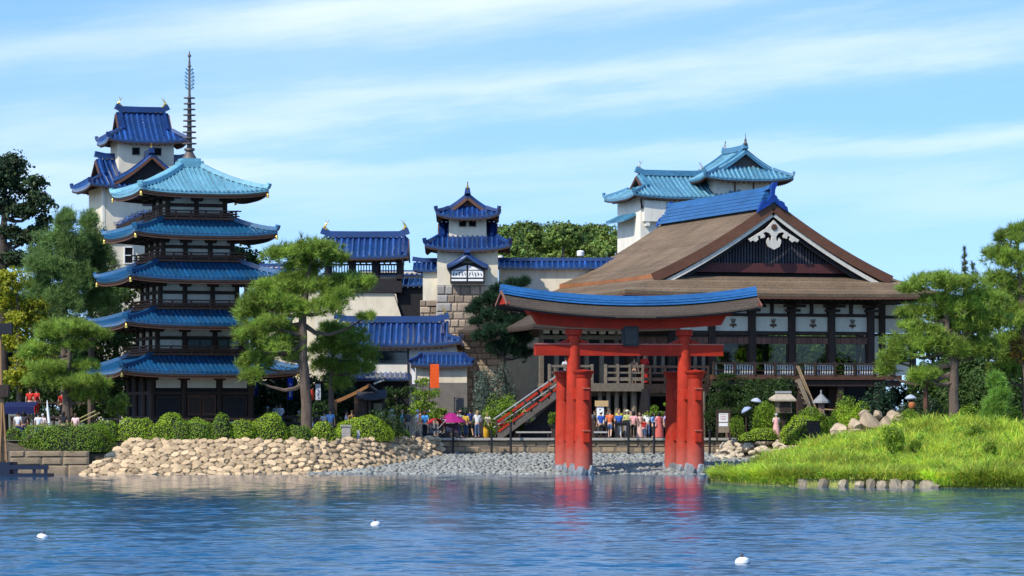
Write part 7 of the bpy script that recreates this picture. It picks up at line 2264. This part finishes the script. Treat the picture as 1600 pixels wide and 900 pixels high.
def potted(label, px, py0, Y, blobs, lm, seed, pot_y, zb=GZ):
    rng = np.random.default_rng(seed); x = xat(px,Y); z0 = zat(py0,Y)
    T = thing('bonsai', label, 'plant', (x,Y,zb), 0); s = F/Y
    hb = z0-zb
    MB().box((0,0,hb/2),(.42,.42,hb)).build('pedestal', M_wood, T)
    MB().lathe([(.2,0),(.34,.05),(.38,.2),(.34,.21),(.1,.16)],12,(0,0,hb)).build('pot', M_black, T, smooth=True)
    B = [(((a-px)/s,0,zat(b,Y)-zb),(rx/s,rx/s,ry/s)) for a,b,rx,ry in blobs]
    V, Q = leaf_cloud(B, 240, .10, rng); put('foliage', np_mesh('foliage',V,Q,lm), T)
    mb = MB()
    for c, r in B: limb(mb, (0,0,hb+.15), c, .05, .02, rng)
    put('stem', mb.mesh('stem', M_bark2, True), T)


potted('round-headed bonsai in a pot left of the left gate legs', 866, 668, 215.6, [(866,650,9,7),(862,658,6,5),(872,646,6,5)], LM_fresh, 5, 668)
potted('triangular bonsai above the visitors left of the right gate legs', 1023, 662, 216.5, [(1022,638,7,5),(1024,646,14,5),(1014,648,9,4),(1036,647,8,4)], LM_fresh, 6, 662)
potted('flat green bonsai at the edge of the right gate legs', 1046, 650, 216.4, [(1044,632,9,3.5),(1050,634,8,3.5)], LM_fresh, 7, 650)

# ================================================================== garden furniture
Y = 212.5; T = thing('lantern_box', 'wooden lantern box with pitched roof on a post', 'lantern', (xat(1224,Y),Y,GZ), R(12))
z = lambda y: zat(y,Y)-GZ
MB().span(-.1,.1,-.1,.1,0,z(646)).build('post', M_wood, T)
MB().span(-.42,.42,-.38,.38,z(645),z(626)).build('box', M_woodg, T)
for sx in (-1,1): MB().span(sx*.05,sx*.34,-.41,-.381,z(643),z(628)).build('lattice_panel', M_wood, T)
MB().span(-.06,.06,-.42,-.381,z(644),z(627)).build('mullion', M_wood, T)
rf = MB().add([(-.75,-.62,z(624.5)),(.65,-.62,z(624.5)),(.45,.05,z(614.5)),(-.40,.05,z(614.5)),(.65,.62,z(622)),(-.75,.62,z(622)),(-.75,-.62,z(627)),(.65,-.62,z(627)),(.65,.62,z(625)),(-.75,.62,z(625))],((0,1,2,3),(3,2,4,5),(0,3,5),(1,4,2),(6,9,8,7),(0,6,7,1),(1,7,8,4),(4,8,9,5),(5,9,6,0)))
rf.build('roof', mat('roof_plank',(0.42,0.34,0.24),.85,.2,4), T); MB().span(-.48,.5,-.06,.18,z(614.6),z(611)).build('ridge', M_steel, T)


def garden_lamp(label, px, py, Y, zb, post=True, col=(0.30,0.36,0.50), tilt=25):
    x, z0 = xat(px,Y), zat(py,Y)
    T = thing('garden_lamp', label, 'lamp', (x,Y,zb), 0); h = z0-zb
    MB().tube([(0,0,0),(0,0,h-.1)],.045,8).build('post', M_wood, T)
    o = MB().lathe([(.34,-.06),(.36,.0),(.22,.14),(.08,.20),(.02,.22)],12).build('shade', mat('lamp_'+str(px),col,.35,.1,5,spec=.6), T, smooth=True); o.location = (0,0,h); o.rotation_euler = (0,R(tilt),0)
    o = MB().lathe([(.02,-.16),(.10,-.12),(.12,-.02),(.05,.04)],10).build('lamp_head', M_black, T, smooth=True); o.location = (0,0,h-.04)


garden_lamp('blue-grey tilted garden lamp left of the lantern box', 1166, 641, 212, GZ, tilt=-30)
garden_lamp('small pale garden lamp above the tilted blue-grey one', 1182, 627, 214, GZ, col=(0.45,0.48,0.55), tilt=12)
garden_lamp('pale blue garden lamp beside the copper-tipped bush', 1423, 622, 205, GZ, col=(0.40,0.45,0.52), tilt=0)
T = thing('lamp_glow_pot', 'orange terracotta lantern body under the pale blue lamp', 'lantern', (xat(1425,204.8),204.8,zat(638,204.8)), 0)
MB().lathe([(.14,0),(.20,.1),(.22,.25),(.16,.36),(.06,.38)],10).build('bowl', mat('terracotta',(0.42,0.15,0.05),.8,.2,4), T, smooth=True); MB().box((0,0,-.55),(.1,.1,1.1)).build('post', M_wood, T)
# stone lantern and timber steps up to the balcony
Y = 215; T = thing('stone_lantern', 'grey stone lantern in front of the timber steps', 'lantern', (xat(1283,Y),Y,GZ), 0)
h = zat(622,Y)-GZ
MB().lathe([(.3,0),(.3,.15),(.14,.2),(.12,h*.5),(.28,h*.55),(.28,h*.62)],8).build('shaft', M_stone_q, T); MB().box((0,0,h*.75),(.36,.36,h*.26)).build('fire_box', mat('lantern_pink',(0.30,0.17,0.14),.8,.2,4), T)
MB().lathe([(.55,h*.88),(.5,h*.93),(.2,h*1.05),(.06,h*1.1),(.05,h*1.2)],8).build('cap', mat('lantern_cap',(0.24,0.24,0.235),.8,.25,4), T)
Y = 217.2; a, b = at(1283,650,Y), at(1246,584,Y)
T = thing('garden_steps', 'steep timber steps up to the hall balcony', 'stair', (a.x,Y,0), 0); a0 = Vector((0,0,GZ)); b0 = Vector((b.x-a.x,0,5.6))
for i in range(11): q = a0.lerp(b0,(i+.5)/11); MB().span(q.x-.16,q.x+.16,-.6,.6,q.z-.05,q.z+.02).build('step', M_woodg, T)
for y in (-.65,.65):
    MB().beam(a0+Vector((0,y,0)), b0+Vector((0,y,0)),.08,.28).build('stringer', M_woodg, T); MB().beam(a0+Vector((0,y,.95)), b0+Vector((0,y,.85)),.08,.08).build('handrail', mat('rail_tan',(0.33,0.22,0.12),.7,.2,4), T)
    MB().beam(a0+Vector((0,y,0)), a0+Vector((0,y,1.0)),.08,.08).build('newel', M_woodg, T)
MB().beam(a0+Vector((-.2,-.65,1.85)), a0+Vector((1.3,-.65,1.75)),.08,.08).build('landing_rail', mat('rail_tan',(0.33,0.22,0.12)), T)
# dark wooden box in the mossy dome
Y = 207.6; T = thing('speaker_box', 'dark wooden box set into the hollow of the mossy dome', 'box', (xat(1270,Y),Y-.55,zat(684,Y)), 0)
MB().span(-.36,.36,-.4,.4,0,.95).build('box', M_wood, T); MB().span(-.44,.44,-.46,.4,.952,1.02).build('lid', M_woodb, T)
for x in (-.18,.18): MB().span(x-.14,x+.14,-.43,-.402,.08,.86).build('plank', M_woodb, T)
# boulders
BM = []
for q in range(6):
    rng = np.random.default_rng(200+q); bm = bmesh.new(); bmesh.ops.create_icosphere(bm, subdivisions=3, radius=.5)
    pl = rand_dirs(rng, 13)
    for v in bm.verts:
        c = np.array(v.co)
        for d in pl:
            e = c@d-rng.uniform(.30,.31)
            if e > 0: c = c-d*e*.9
        c = c*(1+.05*math.sin(9*c[0]+q)*math.sin(8*c[2]+q*2)); v.co = c
    me = bpy.data.meshes.new('boulder'); bm.to_mesh(me); bm.free(); me.materials.append(M_stone_l); me.polygons.foreach_set('use_smooth',[True]*len(me.polygons)); BM.append(me)
    try: me.set_sharp_from_angle(angle=R(28))
    except Exception: pass
BL_ = [(1357,664,34,30,202,'tallest pale boulder of the rock group'),(1384,666,20,22,200.8,'boulder leaning on the right side of the tallest one'),(1336,666,22,20,201.5,'brown boulder left of the tallest one'),(1312,672,26,18,201,'wide grey boulder at the left end of the rock group'),
 (1338,679,32,12,199,'flat pale slab in front of the rock group'),(1398,656,26,20,203,'pale boulder behind the right of the tallest one'),(1372,648,12,12,203.5,'small capstone on the rock group'),(1302,680,12,10,199.5,'small boulder at the lower left foot of the rocks'),(1408,656,14,18,202.5,'rightmost boulder half hidden in grass'),(1350,646,16,10,203,'top left capping boulder')]
for i, (px,py,rx,ry,Y,lab) in enumerate(BL_):
    s = F/Y; o = put('boulder', BM[i%6], None, at(px,py,Y), (random.uniform(-.3,.3),random.uniform(-.3,.3),random.uniform(0,6)), (1.35*rx/s,1.35*rx/s,1.75*ry/s)); tag(o, lab, 'rock', 'pale garden boulders')
# ================================================================== left: terrace, banners, hut, boat
Y = 216.5; T = thing('terrace_fence', 'dark timber terrace with solid fence right of the pagoda', 'fence', (xat(435,Y),Y,GZ), 0)
h = xat(474,Y)-xat(435,Y)
MB().span(-h,h,0,4,0,.42).build('deck', M_woodb, T)
for z0, z1 in ((.50,.78),(.86,1.02),(1.22,1.42)): MB().span(-h,h,-.05,.02,z0,z1).build('board', M_woodb, T)
for x in np.linspace(-h+.06,h-.06,6): MB().span(x-.08,x+.08,-.1,.08,0,1.5).build('post', M_woodb, T)
T = thing('marker_post', 'white post at the end of the dark terrace', 'post', (xat(474.5,216),216,GZ), 0); MB().box((0,0,.55),(.2,.2,1.1)).build('post', M_white, T); MB().box((0,0,1.13),(.26,.26,.06)).build('cap', M_white, T)


def banner(label, px, y0, y1, wpx, Y, col, marks=None, taper=1.0, n=5, name='banner'):
    s = F/Y; z0, z1 = zat(y1,Y), zat(y0,Y); w = wpx/s
    T = thing(name, label, 'banner', (xat(px,Y),Y,GZ), 0); z0 -= GZ; z1 -= GZ
    P = [[((u-.5)*w*(taper+(1-taper)*(1-v)), .04*math.sin(6*v+3*u), z0+(z1-z0)*v) for u in np.linspace(0,1,4)] for v in np.linspace(0,1,9)]
    P = [[(p[0],p[1],p[2]) for p in r] for r in P]
    mb = MB().grid(P)
    back = [[(p[0],p[1]+.015,p[2]) for p in r] for r in P]; mb.grid(back)
    mb.build('cloth', cloth(col), T)
    MB().tube([(-w*.55,0.05,-.0),(-w*.55,.05,z1+.12)],.025,6).build('pole', M_black, T); MB().tube([(-w*.6,.05,z1+.04),(w*.5,.05,z1+.04)],.02,6).build('crossbar', M_black, T)
    if marks:
        st = MB(); rg = random.Random(px)
        for k in range(n):
            zc = z0+(z1-z0)*(.2+.65*k/n)
            for j in range(3): st.box((rg.uniform(-.2,.2)*w,-.07,zc+rg.uniform(-.08,.08)),(rg.uniform(.15,.5)*w,.012,.04) if j%2 else (.04,.012,.14))
        st.build('characters', cloth(marks), T)


banner('narrow deep blue banner with white characters beside the pagoda wall', 399, 593, 618, 7, 221, (0.01,0.05,0.45), W_, n=3)
banner('tall deep blue banner with white characters right of the white robes', 453.5, 590, 624, 8, 220, (0.01,0.05,0.45), W_, n=4)
banner('white banner with blue characters right of the large pine trunk', 497, 600, 625, 8, 217, (0.55,0.58,0.62), (0.1,0.15,0.4), n=3)
banner('tall plain orange-red banner in front of the cream hut', 679, 569, 606, 14, 223.5, (0.78,0.10,0.015))
T = thing('paper_lantern', 'red paper lantern hanging beside the large pine trunk', 'lantern', (xat(486,217),217,zat(617,217)), 0)
MB().lathe([(.08,-.38),(.17,-.3),(.2,0),(.17,.3),(.08,.38)],12).build('paper', cloth((0.60,0.06,0.03)), T, smooth=True); MB().lathe([(.09,-.44),(.09,-.38)],10).lathe([(.09,.38),(.09,.44)],10).build('rims', M_black, T); MB().tube([(0,0,.44),(0,0,1.0)],.012,5).build('cord', M_black, T)
T = thing('paper_lantern', 'white paper lantern hanging right of the umbrella pine trunk', 'lantern', (xat(123,208),208,zat(606,208)), 0)
MB().lathe([(.08,-.26),(.13,-.2),(.14,0),(.13,.2),(.08,.26)],12).build('paper', cloth((0.62,0.45,0.30)), T, smooth=True); MB().lathe([(.07,-.30),(.07,-.26)],10).lathe([(.07,.26),(.07,.30)],10).build('rims', M_black, T); MB().tube([(0,0,.3),(0,0,.9)],.012,5).build('cord', M_black, T)
# thatched hut
Y = 218; T = thing('thatched_hut', 'small hut with orange-brown thatch behind the hedge', 'hut', (xat(560,Y),Y,GZ), 0); s = F/Y
z = lambda y: zat(y,Y)-GZ; X_ = lambda p: (p-560)/s
th = MB()
P = []
for v in np.linspace(0,1,7): P.append([(X_(578)+(X_(521)-X_(578))*v, yy, z(600)+(z(627)-z(600))*(1.25*v-.25*v*v)+.0) for yy in np.linspace(-1.8,1.8,5)])
th.grid(P,.22); th.build('thatch', mat('thatch',(0.30,0.14,0.055),.95,.35,8,bump=.8,bscale=18,stretch=(1,1,1)), T)
P = []
for v in np.linspace(0,1,5): P.append([(X_(560)+(X_(606)-X_(560))*u, -1.5-1.2*v, z(610)+(z(622)-z(610))*v+.1*math.cos(6*u-3)*-.6) for u in np.linspace(0,1,8)])
MB().grid(P,.1).build('front_roof', mat('roof_slate',(0.045,0.045,0.05),.7,.3,6,bump=.4), T)
P = []
for v in np.linspace(0,1,5): P.append([(X_(576)+(X_(603)-X_(576))*v, yy, z(600)+(z(620)-z(600))*v) for yy in np.linspace(-1.7,1.8,4)])
MB().grid(P,.12).build('side_roof', mat('roof_slate',(0.045,0.045,0.05)), T)
MB().beam((X_(574),-1.9,z(590)),(X_(598),-1.9,z(588)),.5,.10).build('ridge_board', M_cream, T); MB().beam((X_(586),-1.85,z(600)),(X_(602),-1.85,z(594)),.3,.10).build('ridge_board', M_cream, T)
MB().span(X_(556),X_(575),-2.2,1.5,0,z(620)).build('wall', M_wood, T); MB().span(X_(576),X_(600),-.4,1.5,0,z(618)).build('wall', M_wood, T)
for p in (527,580,601): MB().span(X_(p)-.09,X_(p)+.09,-2.3,-2.1,0,z(626 if p == 527 else 622)).build('post', M_wood, T)
MB().span(X_(584),X_(598),-.50,-.42,z(642),z(630)).build('window', mat('warm_pane',(0.42,0.36,0.20),.6,.1,4), T)
# pedestal and small post in the hedge
T = thing('stone_pedestal', 'grey stone pedestal set into the hedge on the bank', 'pedestal', (xat(541,204.9),204.9,GZ-.05), 0)
MB().box((0,0,.42),(.52,.45,.84)).build('shaft', M_stone_q, T); MB().box((0,0,.89),(.64,.56,.10)).build('cap', M_stone_q, T)
T = thing('marker_post', 'small pale post right of the grey pedestal', 'post', (xat(560,205.4),205.4,GZ-.02), 0); MB().box((0,0,.25),(.16,.16,.5)).build('post', M_steel, T); MB().lathe([(.1,0),(.1,.05),(.02,.1)],8,(0,0,.5)).build('cap', M_steel, T)
# blue awning
Y = 209; x0, x1 = xat(6,Y), xat(56,Y); T = thing('awning', 'dark blue cloth awning behind the left hedge', 'awning', ((x0+x1)/2,Y,GZ), 0); h = (x1-x0)/2; z = lambda y: zat(y,Y)-GZ
MB().add([(-h,-.8,z(636)),(h,-.8,z(636)),(h,1.2,z(628)),(-h,1.2,z(628)),(-h,-.8,z(647)),(h,-.8,z(647)),(h,-.77,z(647)),(-h,-.77,z(647))],[(0,1,2,3),(0,4,5,1)]).build('canopy', cloth((0.008,0.014,0.07)), T)
for x in (-h+.05,h-.05): MB().span(x-.04,x+.04,-.78,-.70,0,z(637)).build('pole', M_black, T)
# upper walk with railing where the red-clad people stand
Y = 219.8; x0, x1 = xat(20,Y), xat(112,Y); T = thing('upper_walk', 'raised timber walk behind the left trees', 'walkway', ((x0+x1)/2,Y,GZ), 0); h = (x1-x0)/2
MB().span(-h,h,-1.3,1.3,1.25,1.38).build('deck', M_wood, T)
for x in np.linspace(-h+.1,h-.1,5): MB().span(x-.08,x+.08,-1.2,-1.05,0,1.25).build('post', M_wood, T)
MB().span(-h,h,-1.28,-1.20,2.2,2.28).build('handrail', M_wood, T)
T = thing('bamboo_rail', 'pair of slanting bamboo poles right of the umbrella pine', 'railing', (xat(130,205.5),205.5,GZ), 0)
for a, b in (((118,657),(149,642)),((122,661),(156,645))):
    p, q = at(a[0],a[1],205.5)-T.location, at(b[0],b[1],205.5)-T.location
    MB().tube([p,q],.035,6).build('bamboo_pole', mat('bamboo',(0.36,0.30,0.12),.5,.2,5), T)
for px, yb in ((120,658),(152,643)): p = at(px,yb,205.5)-T.location; MB().tube([(p.x,0,0),(p.x,0,p.z)],.04,6).build('upright', M_wood, T)
T = thing('white_pole', 'short white furled parasol behind the long hedge', 'parasol', (xat(77,206),206,GZ), 0)
MB().tube([(.05,0,.2),(-.12,0,2.35)],[.03,.03],6).build('pole', M_white, T); MB().tube([(0,0,1.0),(-.08,0,1.7),(-.13,0,2.3)],[.09,.08,.03],8).build('furled_cloth', M_white, T, smooth=True)


def boat():
    Y = 193.0; s = F/Y
    T = thing('work_boat', 'dark blue boat with timber mast at the far left shore', 'boat', (xat(0,Y),Y,0), 0)
    X_ = lambda p: p/s; z = lambda y: zat(y,Y)
    M_hull = mat('hull_navy',(0.012,0.018,0.040),.5,.2,4)
    hp = [(-5.2,-1.1),(X_(20),-1.2),(X_(24),-.9),(X_(24),.9),(X_(20),1.2),(-5.2,1.1)]
    MB().prism(hp, (0,0,-.2), (1,0,0), (0,1,0), z(722)+.2).build('hull', M_hull, T)
    MB().span(X_(20),X_(80),-1.3,-1.05,z(733),z(726)).build('float_beam', M_hull, T); MB().span(X_(18),X_(80),-1.35,1.2,-.1,z(740)).build('float', M_hull, T)
    for p in (30,58,76): MB().span(X_(p)-.09,X_(p)+.09,-1.25,-1.1,z(741),z(733)).build('strut', M_hull, T)
    MB().tube([(X_(6),-.4,z(722)),(X_(4),-.4,z(620)),(X_(2),-.4,z(505))],[.10,.085,.07],8).build('mast', mat('mast_tan',(0.30,0.16,0.07),.7,.25,4,stretch=(1,1,.2)), T, smooth=True)
    MB().tube([(X_(13),-.5,z(722)),(X_(5),-.4,z(605))],[.06,.05],8).tube([(X_(2),-.6,z(722)),(X_(6),-.4,z(610))],[.06,.05],8).build('shroud_poles', mat('mast_tan',(0.30,0.16,0.07)), T)
    MB().box((X_(4),-.4,z(611)),(X_(22),.6,z(602)-z(621)),0,1.12).build('crows_box', M_wood, T); MB().box((X_(8),-.4,z(514)),(X_(26),.6,z(506)-z(523))).build('top_lamp', M_black, T)
    for k in range(4): MB().box((X_(4),-.4,z(720)+.5*k),(X_(18)-.12*k,.07,.06)).build('rung', M_wood, T)
    for p in (-8,8): MB().span(X_(p)-.14,X_(p)+.14,.0,.25,z(722),z(695)).build('bollard', M_woodg, T)


boat()
# floodlights on the wall
for px, py, lab, r in ((907,396,'white floodlight standing on the long castle wall',.20),(782,403,'small white floodlight between watch tower and wood',.15)):
    Y = 238.5; T = thing('floodlight', lab, 'lamp', (xat(px,Y),Y,zat(408,Y)), 0); h = zat(py,Y)-zat(408,Y)
    MB().tube([(0,0,-.2),(0,0,h)],.04,6).build('pole', M_steel, T); MB().lathe([(.05,-r),(r*1.2,-r*.8),(r*1.3,r*.6),(r*.9,r),(.02,r*1.1)],12,(0,0,h)).build('lamp_head', M_white, T, smooth=True)
# buoys
for px, py, rp, lab in ((66,841,9,'white mooring buoy at the left of the lagoon'),(587,821,8,'white mooring buoy in the middle of the lagoon, farthest of three'),(1160,880,12,'white mooring buoy at the right, nearest of three')):
    Y = CAMZ*F/(py-HOR); s = F/Y; r = rp/s
    T = thing('mooring_buoy', lab, 'buoy', (xat(px,Y),Y,0), 0, 'white mooring buoys'); T.rotation_euler = (R(6),R(-5 if px > 500 else 12),0)
    MB().lathe([(.02,-r*.5),(r*.8,-r*.4),(r*.98,-r*.05),(r,r*.15),(r*.85,r*.55),(r*.4,r*.78),(.02,r*.82)],20).build('float', mat('buoy_white',(0.80,0.79,0.77),.4,.06,6), T, smooth=True)
    MB().lathe([(r*1.0,-.01),(r*1.03,r*.02),(r*1.03,r*.12),(r*1.0,r*.15)],20).build('dark_band', mat('buoy_band',(0.06,0.07,0.09),.5,.2,5), T, smooth=True)
    MB().lathe([(r*.16,r*.75),(r*.16,r*.95),(r*.24,r*1.0),(r*.20,r*1.25),(.01,r*1.3)],10).build('mooring_eye', mat('buoy_eye',(0.10,0.08,0.08),.5,.2,5), T, smooth=True)
